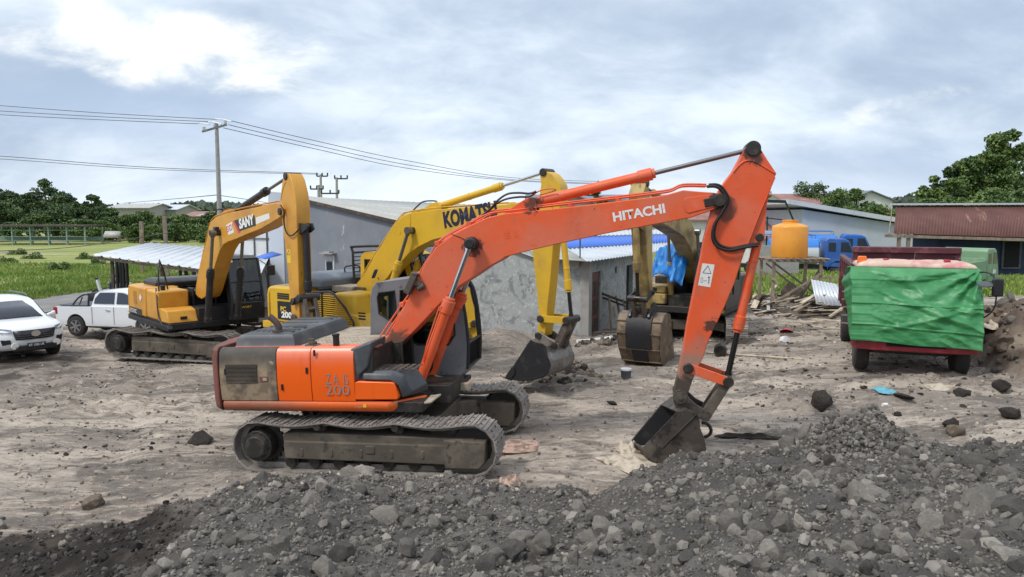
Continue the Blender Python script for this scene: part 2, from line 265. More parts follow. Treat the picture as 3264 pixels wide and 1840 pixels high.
# ------------------------------------------------------------------ mesh builder
class MB:
    def __init__(s): s.v = []; s.f = []; s.mi = []; s.m = []; s.cur = 0
    def use(s, mat):
        if mat not in s.m: s.m.append(mat)
        s.cur = s.m.index(mat); return s
    def add(s, vs, fs):
        o = len(s.v); s.v.extend([tuple(v) for v in vs]); s.f.extend([tuple(i+o for i in f) for f in fs]); s.mi.extend([s.cur]*len(fs)); return s
    def box(s, c, d, rot=None, top=None):
        x, y, z = d[0]/2, d[1]/2, d[2]/2; tx, ty = top if top else (1, 1)
        p = [(-x, -y, -z), (x, -y, -z), (x, y, -z), (-x, y, -z), (-x*tx, -y*ty, z), (x*tx, -y*ty, z), (x*tx, y*ty, z), (-x*tx, y*ty, z)]
        p = [Vector(q) for q in p]
        if rot is not None:
            m = Euler(rot).to_matrix() if not isinstance(rot, Matrix) else rot
            p = [m@q for q in p]
        return s.add([q+Vector(c) for q in p], [(0, 3, 2, 1), (4, 5, 6, 7), (0, 1, 5, 4), (1, 2, 6, 5), (2, 3, 7, 6), (3, 0, 4, 7)])
    def bx(s, x0, x1, y0, y1, z0, z1): return s.box(((x0+x1)/2, (y0+y1)/2, (z0+z1)/2), (abs(x1-x0), abs(y1-y0), abs(z1-z0)))
    def beam(s, a, b, w, h=None, up=(0, 0, 1)):
        a = Vector(a); b = Vector(b); h = h or w; d = (b-a); L = d.length; d.normalize()
        u = Vector(up)
        if abs(d.dot(u)) > .98: u = Vector((0, 1, 0))
        y = u.cross(d).normalized(); z = d.cross(y)
        m = Matrix((d, y, z)).transposed()
        return s.box((a+b)/2, (L, w, h), m)
    def prism(s, pts, y0, y1, holes=()):
        """side profile (x,z) extruded along y"""
        if holes:
            polys = [[Vector((p[0], p[1], 0)) for p in q] for q in [pts]+list(holes)]
            tri = tessellate_polygon(polys); allp = [p for q in [pts]+list(holes) for p in q]; n = len(allp)
            vs = [(p[0], y0, p[1]) for p in allp]+[(p[0], y1, p[1]) for p in allp]
            fs = [tuple(t) for t in tri]+[tuple(i+n for i in reversed(t)) for t in tri]
            o = 0
            for q in [pts]+list(holes):
                k = len(q); fs += [(o+i, o+(i+1) % k, n+o+(i+1) % k, n+o+i) for i in range(k)]; o += k
            return s.add(vs, fs)
        n = len(pts)
        return s.add([(p[0], y0, p[1]) for p in pts]+[(p[0], y1, p[1]) for p in pts],
                     [tuple(range(n)), tuple(range(2*n-1, n-1, -1))]+[(i, i+n, (i+1) % n+n, (i+1) % n) for i in range(n)])
    def slab(s, pts, z0, z1):
        n = len(pts)
        return s.add([(p[0], p[1], z0) for p in pts]+[(p[0], p[1], z1) for p in pts],
                     [tuple(range(n-1, -1, -1)), tuple(range(n, 2*n))]+[(i, (i+1) % n, (i+1) % n+n, i+n) for i in range(n)])
    def loft(s, rings, cap=True, closed=True):
        n = len(rings[0]); vs = [p for r in rings for p in r]; fs = []
        m = n if closed else n-1
        for k in range(len(rings)-1):
            for i in range(m):
                j = (i+1) % n; fs.append((k*n+i, k*n+j, (k+1)*n+j, (k+1)*n+i))
        if cap: fs += [tuple(range(n-1, -1, -1)), tuple(range((len(rings)-1)*n, len(rings)*n))]
        return s.add(vs, fs)
    def cyl(s, a, b, r0, r1=None, n=16, cap=True):
        a = Vector(a); b = Vector(b); r1 = r0 if r1 is None else r1
        d = (b-a).normalized(); u = Vector((0, 0, 1)) if abs(d.z) < .9 else Vector((1, 0, 0))
        x = d.cross(u).normalized(); y = d.cross(x)
        rings = [[c+(x*math.cos(t)+y*math.sin(t))*r for t in [2*math.pi*i/n for i in range(n)]] for c, r in ((a, r0), (b, r1))]
        return s.loft(rings, cap)
    def lathe(s, a, axis, prof, n=20, cap=True):
        a = Vector(a); d = Vector(axis).normalized(); u = Vector((0, 0, 1)) if abs(d.z) < .9 else Vector((1, 0, 0))
        x = d.cross(u).normalized(); y = d.cross(x)
        return s.loft([[a+d*h+(x*math.cos(t)+y*math.sin(t))*r for t in [2*math.pi*i/n for i in range(n)]] for h, r in prof], cap)
    def tube(s, pts, r, n=8, rad=None):
        pts = [Vector(p) for p in pts]; rings = []; px = None
        for i, p in enumerate(pts):
            d = (pts[min(i+1, len(pts)-1)]-pts[max(i-1, 0)]).normalized()
            if px is None:
                u = Vector((0, 0, 1)) if abs(d.z) < .9 else Vector((1, 0, 0)); px = d.cross(u).normalized()
            else: px = (px-d*px.dot(d)).normalized()
            py = d.cross(px); rr = rad[i] if rad else r
            rings.append([p+(px*math.cos(t)+py*math.sin(t))*rr for t in [2*math.pi*k/n for k in range(n)]])
        return s.loft(rings)
    def quad(s, a, b, c, d): return s.add([a, b, c, d], [(0, 1, 2, 3)])
    def grid(s, fn, nu, nv):
        vs = [fn(i/nu, j/nv) for j in range(nv+1) for i in range(nu+1)]
        return s.add(vs, [(j*(nu+1)+i, j*(nu+1)+i+1, (j+1)*(nu+1)+i+1, (j+1)*(nu+1)+i) for j in range(nv) for i in range(nu)])
    def build(s, name, mat=None, parent=None, bevel=0, smooth=35, rot=None, solid=0, label=None, seg=2):
        me = bpy.data.meshes.new(name); me.from_pydata([tuple(v) for v in s.v], [], s.f)
        if mat is not None and not s.m: me.materials.append(mat)
        for m_ in s.m: me.materials.append(m_)
        if s.m: me.polygons.foreach_set('material_index', s.mi)
        bm = bmesh.new(); bm.from_mesh(me); bmesh.ops.recalc_face_normals(bm, faces=bm.faces); bm.to_mesh(me); bm.free()
        if smooth:
            me.shade_smooth(); me.set_sharp_from_angle(angle=R(smooth))
        me.update()
        o = bpy.data.objects.new(name, me); COL.objects.link(o)
        if parent: o.parent = parent
        if rot: o.rotation_euler = (0, 0, R(rot))
        if solid:
            md = o.modifiers.new('thickness', 'SOLIDIFY'); md.thickness = solid; md.offset = 0
        if bevel:
            md = o.modifiers.new('bevel', 'BEVEL'); md.width = bevel; md.segments = seg; md.limit_method = 'ANGLE'; md.angle_limit = R(38)
        if label: o['label'] = label
        return o
def smoothpts(P, k=6, closed=False):
    """Catmull-Rom through points (any dimension)"""
    P = [Vector(p) if len(p) == 3 else Vector((p[0], p[1], 0)) for p in P]; n = len(P); out = []
    for i in range(n if closed else n-1):
        a = P[(i-1) % n] if closed or i > 0 else P[0]; b = P[i]; c = P[(i+1) % n]; d = P[(i+2) % n] if closed or i+2 < n else P[n-1]
        for j in range(k):
            t = j/k; out.append(.5*((2*b)+(c-a)*t+(2*a-5*b+4*c-d)*t*t+(3*b-3*c+d-a)*t**3))
    if not closed: out.append(P[-1])
    return out
def circ(cx, cz, r, n=16, a0=0, a1=360): 
    k = n if a1-a0 == 360 else n+1
    return [(cx+r*math.cos(R(a0+(a1-a0)*i/n)), cz+r*math.sin(R(a0+(a1-a0)*i/n))) for i in range(k)]
def empty(name, loc=(0, 0, 0), yaw=0, tilt=0, mat=None):
    o = bpy.data.objects.new(name, None); COL.objects.link(o); o.empty_display_size = .3
    if mat is not None: o.matrix_world = mat
    else: o.location = loc; o.rotation_euler = (0, 0, R(yaw))
    return o
def tag(o, label=None, cat=None, group=None, kind=None):
    if label: o['label'] = label
    if cat: o['category'] = cat
    if group: o['group'] = group
    if kind: o['kind'] = kind
    return o
def copy_tree(o, parent=None):
    c = o.copy(); COL.objects.link(c); c.parent = parent
    for ch in [k for k in bpy.data.objects if k.parent == o and k != c]: copy_tree(ch, c)
    return c
def text(parent, s, p0, p1, h, nrm, mat, ext=.002, bold=0.0, name='lettering', rot=None, shear=0):
    """flat raised letters filling the box from p0 (bottom left) to p1 (bottom right), h high, facing nrm"""
    cu = bpy.data.curves.new('letters', 'FONT'); cu.body = s; cu.size = 1; cu.extrude = 0; cu.offset = bold; cu.shear = shear; cu.resolution_u = 3
    t = bpy.data.objects.new('tmp_text', cu); COL.objects.link(t)
    dg = bpy.context.evaluated_depsgraph_get(); dg.update(); me = bpy.data.meshes.new_from_object(t.evaluated_get(dg))
    COL.objects.unlink(t); bpy.data.objects.remove(t); bpy.data.curves.remove(cu)
    me.name = name; me.materials.clear(); me.materials.append(mat)
    xs = [v.co.x for v in me.vertices]; ys = [v.co.y for v in me.vertices]
    p0 = Vector(p0); p1 = Vector(p1); x = (p1-p0); W = x.length; x.normalize(); n = Vector(nrm).normalized(); u = n.cross(x).normalized()
    ax = W/(max(xs)-min(xs)); ay = h/(max(ys)-min(ys))
    for v in me.vertices:
        v.co = p0+x*((v.co.x-min(xs))*ax)+u*((v.co.y-min(ys))*ay)+n*(ext+.0015)
    o = bpy.data.objects.new(name, me); COL.objects.link(o)
    if parent: o.parent = parent
    if rot: o.rotation_euler = (0, 0, R(rot))
    return o
def npmesh(name, V, Fc, mat, parent=None, smooth=False, mats=None, mi=None):
    """V (n,3), Fc (m,k) numpy"""
    me = bpy.data.meshes.new(name); n, m_, k = len(V), len(Fc), Fc.shape[1]
    me.vertices.add(n); me.vertices.foreach_set('co', np.asarray(V, np.float32).ravel())
    me.loops.add(m_*k); me.loops.foreach_set('vertex_index', np.asarray(Fc, np.int32).ravel())
    me.polygons.add(m_); me.polygons.foreach_set('loop_start', np.arange(0, m_*k, k, dtype=np.int32))
    me.polygons.foreach_set('use_smooth', np.full(m_, smooth))
    for q in (mats or [mat]): me.materials.append(q)
    if mi is not None: me.polygons.foreach_set('material_index', np.asarray(mi, np.int32))
    me.update(calc_edges=True); me.validate()
    o = bpy.data.objects.new(name, me); COL.objects.link(o)
    if parent: o.parent = parent
    return o
def ico(sub):
    bm = bmesh.new(); bmesh.ops.create_icosphere(bm, subdivisions=sub, radius=1)
    V = np.array([v.co[:] for v in bm.verts]); Fc = np.array([[v.index for v in f.verts] for f in bm.faces]); bm.free(); return V, Fc
def rotmats(n, rng):
    q = rng.normal(size=(n, 4)); q /= np.linalg.norm(q, axis=1)[:, None]; w, x, y, z = q.T
    return np.stack([1-2*(y*y+z*z), 2*(x*y-w*z), 2*(x*z+w*y), 2*(x*y+w*z), 1-2*(x*x+z*z), 2*(y*z-w*x), 2*(x*z-w*y), 2*(y*z+w*x), 1-2*(x*x+y*y)], 1).reshape(n, 3, 3)
def stones(P, r, sub, rng, jag=.28):
    V0, F0 = ico(sub); n = len(P); k = len(V0)
    V = V0[None]*(1+jag*rng.uniform(-1, 1, (n, k, 1)))
    sc = rng.uniform(.6, 1.25, (n, 1, 3)); sc[:, :, 2] *= .8
    V = V*sc; V = np.einsum('nij,nkj->nki', rotmats(n, rng), V)*r[:, None, None]+P[:, None]
    return V.reshape(-1, 3), (F0[None]+(np.arange(n)*k)[:, None, None]).reshape(-1, 3)
def leaves(centers, size, rng, up=.3):
    n = len(centers); m = rotmats(n, rng)
    q = np.array([(-.5, -.28, 0), (.1, -.42, .08), (.55, 0, 0), (.1, .42, -.08), (-.5, .28, .05)])
    V = np.einsum('nij,kj->nki', m, q)*(size*rng.uniform(.6, 1.35, n))[:, None, None]+centers[:, None]
    return V.reshape(-1, 3), (np.arange(n)*5)[:, None]+np.arange(5)[None]
def corr(mb, a, b, c, d, waves, amp=.02, th=.01, per=4):
    """corrugated sheet a-b (across ribs) to d-c; ribs run a->d"""
    a, b, c, d = map(Vector, (a, b, c, d)); nrm = (b-a).cross(d-a).normalized()
    if nrm.z < 0: nrm = -nrm
    n = waves*per
    def fn(u, v):
        p = (a*(1-u)+b*u)*(1-v)+(d*(1-u)+c*u)*v
        return p+nrm*amp*math.sin(u*waves*2*math.pi)
    mb.grid(fn, n, 1)
    return mb
# ------------------------------------------------------------------ excavator parts
def hyd(parent, p0, p1, fr, rb, rr, ys, mb_, mr, rot=None, name='hydraulic_cylinder', gland=1.18, eye=None, collar=None):
    """p0 barrel end, p1 rod end, (x,z) local; ys lateral position"""
    a = Vector((p0[0], ys, p0[1])); b = Vector((p1[0], ys, p1[1])); m_ = a.lerp(b, fr); d = (b-a).normalized()
    k = MB(); k.cyl(a+d*.05, m_, rb, n=20); k.cyl(m_-d*.22, m_+d*.0, rb*gland, n=20); k.cyl(m_, m_+d*.05, rb*.95, n=20)
    k.cyl(a-Vector((0, rb*.9, 0)), a+Vector((0, rb*.9, 0)), rb*1.15, n=16)
    if collar: k.cyl(a.lerp(b, collar*fr)-d*.03, a.lerp(b, collar*fr)+d*.03, rb*1.07, n=20)
    o = k.build(name, mb_, parent, bevel=.008, rot=rot)
    k = MB(); k.cyl(m_-d*.05, b-d*.04, rr, n=16); k.cyl(b-d*.12, b, rr*1.3, n=14); k.cyl(b-Vector((0, rb*.8, 0)), b+Vector((0, rb*.8, 0)), rb*1.05, n=16)
    r_ = k.build('rod', mr, o)
    return o
def track(parent, side, L=4.3, Hh=.93, gy=1.195, w=.6, sh=SHOE, rot=None, sag=.05, front_hi=.0, detail=True):
    ys = side*gy; r = Hh/2-.06; xc = L/2-Hh/2+.02; zc = Hh/2
    fr = MB()
    fr.prism([(-xc+.42, .30), (xc-.30, .27), (xc-.28, .62), (xc-.9, .64), (-.2, .66), (-1.1, .68), (-xc+.42, .66)], ys-.20, ys+.20)
    fr.prism([(-xc+.46, .27), (xc-.34, .22), (xc-.34, .53), (-xc+.46, .56)], ys-.265, ys+.265)
    fr.box((.15, ys, .44), (.16, .56, .14)); fr.prism([(xc-.42, .17), (xc+.12, .17), (xc+.22, .28), (xc+.24, .60), (xc-.42, .62)], ys-.285, ys+.285)
    fr.bx(xc-.36, xc+.05, ys-.25, ys+.25, .18, .62)
    for q in (-1.0, -.5, .0, .5, 1.0): fr.bx(q-.03, q+.03, ys-.275, ys+.275, .30, .45)
    fo = fr.build('track_frame', FRAME, parent, bevel=.02, rot=rot)
    # drive sprocket and final drive
    k = MB(); c = Vector((-xc, ys, zc))
    n = 21; pr = []
    for i in range(n*2): pr.append((c.x+(.36 if i % 2 else .31)*math.cos(math.pi*i/n), c.z+(.36 if i % 2 else .31)*math.sin(math.pi*i/n)))
    k.prism(pr, ys-.03, ys+.03); k.cyl(c-Vector((0, side*.05, 0)), c+Vector((0, side*.27, 0)), .25, n=20); k.cyl(c+Vector((0, side*.27, 0)), c+Vector((0, side*.35, 0)), .21, .17, n=12)
    for i in range(10):
        t = 2*math.pi*i/10; k.cyl(c+Vector((.20*math.cos(t), side*.26, .20*math.sin(t))), c+Vector((.20*math.cos(t), side*.29, .20*math.sin(t))), .02, n=6)
    k.build('sprocket', DARKST, fo, bevel=.008)
    k = MB(); k.lathe((xc, ys-.09, zc-.01), (0, 1, 0), [(0, .12), (.0, .34), (.05, .36), (.06, .39), (.12, .39), (.13, .36), (.18, .34), (.18, .12)], 24); k.cyl((xc, ys-.16, zc), (xc, ys+.16, zc), .1, n=14)
    k.build('idler', DARKST, fo)
    for i in range(7):
        x = -xc+.52+i*(2*xc-1.05)/6
        k = MB(); k.lathe((x, ys-.2, .195), (0, 1, 0), [(0, .06), (0.0, .09), (.05, .09), (.06, .11), (.10, .11), (.11, .085), (.29, .085), (.30, .11), (.34, .11), (.35, .09), (.40, .09), (.40, .06)], 14)
        k.build('roller', DARKST, fo)
    for x in (-.75, .55):
        k = MB(); k.cyl((x, ys-.22, Hh-.15), (x, ys+.22, Hh-.15), .06, n=12); k.bx(x-.06, x+.06, ys-.04, ys+.04, .6, Hh-.15)
        k.build('carrier_roller', FRAME, fo)
    # belt path (outer plate centre line)
    path = []
    n1 = 60
    top = lambda x: zc+r-(sag*(abs(math.sin(math.pi*(x+xc)/(xc*2)*3)))**1.2 if detail else 0)
    for i in range(n1+1):
        x = xc-2*xc*i/n1; path.append((x, top(x)))
    for i in range(1, 20): t = math.pi/2+math.pi*i/20; path.append((-xc+r*math.cos(t), zc+r*math.sin(t)))
    for i in range(n1+1): x = -xc+2*xc*i/n1; path.append((x, zc-r))
    for i in range(1, 20): t = -math.pi/2+math.pi*i/20; path.append((xc+r*math.cos(t), zc+r*math.sin(t)))
    P = np.array(path+[path[0]]); seg = np.hypot(*np.diff(P, axis=0).T); cum = np.concatenate([[0], np.cumsum(seg)]); tot = cum[-1]
    ns = int(round(tot/.19)); k = MB(); k.use(sh); rnd = random.Random(int(side*5+9))
    def pt(s_):
        s_ = s_ % tot; return np.array([np.interp(s_, cum, P[:, 0]), np.interp(s_, cum, P[:, 1])])
    for i in range(ns):
        s0 = tot*i/ns; a = pt(s0-.085); b = pt(s0+.085); c2 = (a+b)/2; d = (b-a)/np.linalg.norm(b-a)
        # outward normal: path runs front->rear on top, outward is up there
        nrm = np.array([d[1], -d[0]])
        if np.dot(nrm, c2-np.array([np.clip(c2[0], -xc, xc), zc])) < 0: nrm = -nrm
        D = Vector((d[0], 0, d[1])); Nn = Vector((nrm[0], 0, nrm[1])); m_ = Matrix((D, Vector((0, 1, 0)), D.cross(Vector((0, 1, 0))))).transposed()
        cc = Vector((c2[0], ys+rnd.uniform(-.004, .004), c2[1]))
        k.box(cc+Nn*.0, (.186, w, .022), m_)
        k.box(cc+D*.07+Nn*.022, (.020, w*.995, .026), m_); k.box(cc-D*.012+Nn*.018, (.014, w*.97, .018), m_); k.box(cc-D*.082+Nn*.018, (.016, w*.99, .020), m_)
        if detail:
            for yy in (-.09, .09):
                k.box(cc-Nn*.055+Vector((0, yy, 0)), (.20, .035, .085), m_)
            k.use(VOID)
            for yy in (-.13, .13): k.box(cc+D*.028+Nn*.0125+Vector((0, yy, 0)), (.035, .045, .003), m_)
            k.use(sh)
    k.build('track_belt', sh, fo, smooth=0)
    return fo
def undercarriage(root, L=4.3, sag=.05, rot=None, detail=True):
    for s in (-1, 1): track(root, s, L, sag=sag, rot=rot, detail=detail)
    k = MB(); k.bx(-1.0, 1.0, -.95, .95, .42, .72); k.bx(-.55, .55, -1.0, 1.0, .35, .60)
    k.beam((1.2, 1.0, .55), (.5, .4, .6), .35, .25); k.beam((-1.2, 1.0, .55), (-.5, .4, .6), .35, .25); k.beam((1.2, -1.0, .55), (.5, -.4, .6), .35, .25); k.beam((-1.2, -1.0, .55), (-.5, -.4, .6), .35, .25)
    k.cyl((0, 0, .70), (0, 0, .93), .62, n=28)
    k.build('undercarriage', FRAME, root, bevel=.02, rot=rot)
def bucket(parent, near, far, yn, yf, mo, mi_, rot=None, teeth=4, lip=0, ribs=True, shellmat=None):
    """near/far = matching side profiles (x,z) listed lip -> belly -> back -> top; opening between last and first"""
    k = MB(); k.use(mo)
    k.prism(near, yn, yn+(.03 if yf > yn else -.03)); k.prism(far, yf, yf-(.03 if yf > yn else -.03))
    if shellmat: k.use(shellmat)
    n = len(near)
    V = [(p[0], yn, p[1]) for p in near]+[(p[0], yf, p[1]) for p in far]
    cN = Vector((sum(p[0] for p in near)/n, 0, sum(p[1] for p in near)/n))
    inner = [tuple(Vector(v)+(Vector((cN.x, v[1], cN.z))-Vector(v)).normalized()*.035) for v in V]
    k.add(V+inner, [(i, i+1, n+i+1, n+i) for i in range(n-1)]+[(0, n, 3*n, 2*n), (n-1, 3*n-1, 4*n-1, 2*n-1)])
    k.use(BUCKETIN); k.add(inner, [(i, n+i, n+i+1, i+1) for i in range(n-1)]); sg = .036 if yf > yn else -.036
    k.prism([(p[0]+(cN.x-p[0])*.03, p[1]+(cN.z-p[1])*.03) for p in far], yf-sg, yf-sg*1.1); k.prism([(p[0]+(cN.x-p[0])*.03, p[1]+(cN.z-p[1])*.03) for p in near], yn+sg, yn+sg*1.1); k.use(mo)
    if mi_:
        k.use(mi_); k.prism([(cN.x+(p[0]-cN.x)*.93, cN.z+(p[1]-cN.z)*.93) for p in near], yn+(.031 if yf > yn else -.031), yn+(.034 if yf > yn else -.034))
    k.use(shellmat or mo)
    o = k.build('bucket', mo, parent, rot=rot, bevel=.006)
    # cutting edge teeth
    a = Vector((near[0][0], yn, near[0][1])); b = Vector((far[0][0], yf, far[0][1]))
    top = Vector((near[-1][0], yn, near[-1][1])); d = (Vector((near[0][0], 0, near[0][1]))-Vector((near[1][0], 0, near[1][1]))).normalized()
    for i in range(teeth):
        c = a.lerp(b, (i+.5)/teeth); q = MB()
        sd = (b-a).normalized(); up = d.cross(sd).normalized()
        w0, w1, h0 = .055, .03, .05
        q.loft([[c-d*.1+sd*w0+up*h0, c-d*.1-sd*w0+up*h0, c-d*.1-sd*w0-up*h0, c-d*.1+sd*w0-up*h0],
                [c+d*.17+sd*w1+up*.008, c+d*.17-sd*w1+up*.008, c+d*.17-sd*w1-up*.008, c+d*.17+sd*w1-up*.008]])
        q.build('tooth', BUCKETGR, o, bevel=.004)
    return o
# ================================================================== ORANGE EXCAVATOR (hero)
def zf(ox, oy, s): return lambda x, y: (x/s+ox, y/s+oy)
zA = zf(1100, 700, 2.42); z3 = zf(640, 850, 2.904); z4 = zf(1980, 1100, 3.631); Z8 = zf(2050, 430, 2.904)
z2b = zf(1500, 500, 3.63); zC = zf(2100, 800, 4.149); z5 = zf(850, 500, 2.233); z7 = zf(1550, 700, 2.42); zB = zf(1550, 1000, 5.807); z2 = zf(350, 500, 2.074)
FH = Frame((-2.068, 12.93, -.10), -10.8, 2.3)
def TL(fr, pts, y): return [fr.T(p[0], p[1], y) for p in pts]
def panel(px0, px1, py0, py1, y):   # rectangle (x0,x1,z0,z1) of the side plane from photo pixels
    a = FH.T(px0, py1, y); b = FH.T(px1, py0, y); return a[0], b[0], a[1], b[1]
hero = empty('excavator', mat=FH.mat())
tag(hero, 'large faded orange excavator in front, boom reaching right and bucket behind the gravel heap', 'excavator')
undercarriage(hero, 4.42, sag=.06)
H = {}
bp_top = [z2b(0, 790), z2b(200, 700), z2b(400, 655), z2b(750, 622), z2b(1200, 575), z2b(1700, 515), z2b(2150, 460), Z8(240, 548), Z8(370, 512), Z8(450, 520), Z8(650, 536), Z8(730, 552), Z8(772, 590), Z8(765, 640), Z8(740, 662)]
bp_bot = [Z8(600, 712), Z8(450, 765), Z8(350, 785), Z8(0, 850), z2b(1550, 893), z2b(1000, 1012), z2b(700, 1082), z2b(400, 1160), zA(1210, 310), zA(1100, 370), zA(1000, 440), zA(880, 515), zA(780, 600), zA(700, 682), zA(600, 790), zA(500, 892), zA(400, 992), zA(350, 1032)]
bp_left = [zA(296, 985), zA(310, 925), zA(345, 860), zA(440, 700), zA(500, 585), zA(570, 440), zA(600, 370), zA(650, 290), zA(700, 215), zA(815, 128), zA(900, 78)]
H['boom'] = TL(FH, bp_top+bp_bot+bp_left, -.235)
def boom_mesh(pts, w, mat, root, rot=None, rim=True):
    k = MB(); k.prism(pts, -w, w)
    if rim:   # raised weld rims along both edges of each side plate
        n = len(pts); c = Vector((sum(p[0] for p in pts)/n, 0, sum(p[1] for p in pts)/n))
    o = k.build('boom', mat, root, bevel=.012, rot=rot); return o
boom = boom_mesh(H['boom'], .235, ORANGE, hero)
def P3(fr, p, y): t = fr.T(p[0], p[1], y); return Vector((t[0], y, t[1]))
# hydraulic pipes along the boom's top edge
k = MB()
for off, yy in ((0, -.19), (.05, -.12), (0, .12), (0.05, .19)):
    q = [P3(FH, p, -.235) for p in [zA(250, 930), zA(330, 810), zA(430, 665), zA(500, 560), zA(580, 395), zA(640, 300), zA(705, 190), zA(815, 110), zA(950, 40), z2b(200, 665), z2b(500, 625), z2b(1000, 565), z2b(1700, 485), z2b(2150, 430), Z8(260, 525), Z8(370, 480), Z8(590, 480)]]
    k.tube([Vector((p.x, yy, p.z+off*.6+.01)) for p in smoothpts(q, 4)], .014, 7)
k.build('boom_pipe', ORANGE, boom)
k = MB()
for a in ((430, 665), (560, 430), (705, 190), (950, 40)):
    k = MB(); p = P3(FH, zA(*a), -.235); k.bx(p.x-.04, p.x+.04, -.22, .22, p.z-.03, p.z+.05); k.build('pipe_clamp', ORANGE, boom, bevel=.006)
for a in ((700, 600), (1150, 560), (1700, 500)):
    k = MB(); p = P3(FH, z2b(*a), -.235); k.bx(p.x-.03, p.x+.03, -.22, .22, p.z-.03, p.z+.04); k.build('pipe_clamp', ORANGE, boom, bevel=.006)
k = MB(); br = TL(FH, [z2b(380, 655), z2b(520, 560), z2b(630, 490), z2b(690, 470), z2b(745, 500), z2b(770, 560), z2b(765, 625)], -.14)
k.prism(br, -.14, -.10); k.prism(br, .10, .14); k.build('cylinder_bracket', ORANGE, boom, bevel=.006)
# boom tip doubler plate and bosses
k = MB(); dp = TL(FH, [Z8(400, 585), Z8(560, 562), Z8(700, 552), Z8(740, 600), Z8(730, 655), Z8(600, 680), Z8(420, 725), Z8(395, 710), Z8(372, 610)], -.235)
k.prism(dp, -.247, -.2352); k.build('doubler_plate', ORANGE, boom, bevel=.004)
tipp = FH.T(*Z8(708, 606), -.25); cylp = FH.T(*zA(980, 182), -.28)
k = MB(); k.cyl((tipp[0], -.29, tipp[1]), (tipp[0], .29, tipp[1]), .10, n=24); k.box((tipp[0]-.12, -.252, tipp[1]-.02), (.22, .02, .13), (0, R(-8), 0)); k.build('boom_tip_pin', DARKST, boom, bevel=.01)
k = MB(); k.cyl((cylp[0], -.50, cylp[1]), (cylp[0], .50, cylp[1]), .088, n=20); k.cyl((cylp[0], -.44, cylp[1]), (cylp[0], -.235, cylp[1]), .105, n=20); k.cyl((cylp[0], .44, cylp[1]), (cylp[0], .235, cylp[1]), .105, n=20)
k.build('boom_cylinder_pin', RUBBER, boom, bevel=.02)
# work lamp on the boom
k = MB(); a = P3(FH, zA(545, 410), -.30); b = P3(FH, zA(480, 570), -.30)
k.beam(a, b, .16, .11); k.beam(a.lerp(b, .5), a.lerp(b, .5)+Vector((.16, .02, -.02)), .10, .08); k.cyl(a.lerp(b, .55)+Vector((.1, .02, -.08)), a.lerp(b, .55)+Vector((.22, .02, -.02)), .055, n=12); k.build('work_lamp', FRAME, boom, bevel=.012)
text(boom, 'HITACHI', P3(FH, z2b(1657, 756), -.2355), P3(FH, Z8(208, 724), -.2355), .152, (0, -1, 0), LETW, bold=.035)
text(boom, 'SE  L.', P3(FH, z2b(395, 955), -.2355), P3(FH, z2b(560, 925), -.2355), .10, (0, -1, 0), MATS['chipped_orange_rail_paint'], bold=-.01)
# arm
arm = TL(FH, [Z8(938, 130), Z8(962, 90), Z8(1020, 72), Z8(1068, 98), Z8(1150, 230), Z8(1235, 358), Z8(1222, 385), Z8(1100, 690), Z8(1030, 860), Z8(968, 1020), zC(1130, 30), zC(1000, 430), zC(870, 740), zC(740, 1010), zC(660, 1180), zC(590, 1400), z4(900, 240), z4(830, 400), z4(775, 560), z4(745, 640), z4(690, 672), z4(630, 650), z4(602, 590), z4(625, 480), z4(660, 330), z4(700, 130), zC(320, 1330), zC(370, 1000), zC(420, 750), zC(500, 350), zC(560, 60), Z8(560, 980), Z8(610, 790), Z8(650, 650), Z8(700, 520), Z8(760, 430), Z8(830, 340), Z8(905, 200)], -.175)
H['arm'] = arm
k = MB(); k.prism(arm, -.175, .175); armo = k.build('arm', ARM_OR, hero, bevel=.012)
k = MB(); bk = TL(FH, [Z8(1200, 450), Z8(1165, 560), Z8(1145, 650), Z8(1125, 940), Z8(1105, 985), Z8(1060, 1000), Z8(1010, 1005), Z8(970, 1020), Z8(1100, 690)], -.13)
H['bkt'] = bk
k.prism(bk, -.13, -.09); k.prism(bk, .09, .13); k.build('cylinder_bracket', ARM_OR, armo, bevel=.006)
k = MB(); rr = [P3(FH, p, -.18) for p in [Z8(835, 345), Z8(900, 270), Z8(960, 240), Z8(1030, 248), Z8(1110, 290), Z8(1215, 355)]]
k.tube(smoothpts(rr, 5), .012, 6); rr = [P3(FH, p, -.18) for p in [Z8(1222, 395), Z8(1090, 700), Z8(970, 1010)]]; k.tube(rr, .008, 6); k.build('weld_rib', ARM_OR, armo)
ap = FH.T(*Z8(1020, 125), -.18); bpn = FH.T(*z4(685, 600), -.2); lp1 = FH.T(*z4(775, 265), -.22); lp2 = FH.T(*z4(1240, 430), -.22); lp3 = FH.T(*z4(985, 820), -.22); bcp = FH.T(*Z8(1078, 950), -.13)
H.update(ap=ap, bpn=bpn, lp1=lp1, lp2=lp2, lp3=lp3, bcp=bcp, tip=tipp, cylp=cylp)
k = MB(); k.cyl((ap[0], -.20, ap[1]), (ap[0], .20, ap[1]), .115, n=24); k.build('arm_cylinder_pin', DARKST, armo, bevel=.01)
k = MB(); k.cyl((bcp[0], -.16, bcp[1]), (bcp[0], .16, bcp[1]), .062, n=20); k.build('bucket_cylinder_pin', DARKST, armo, bevel=.008)
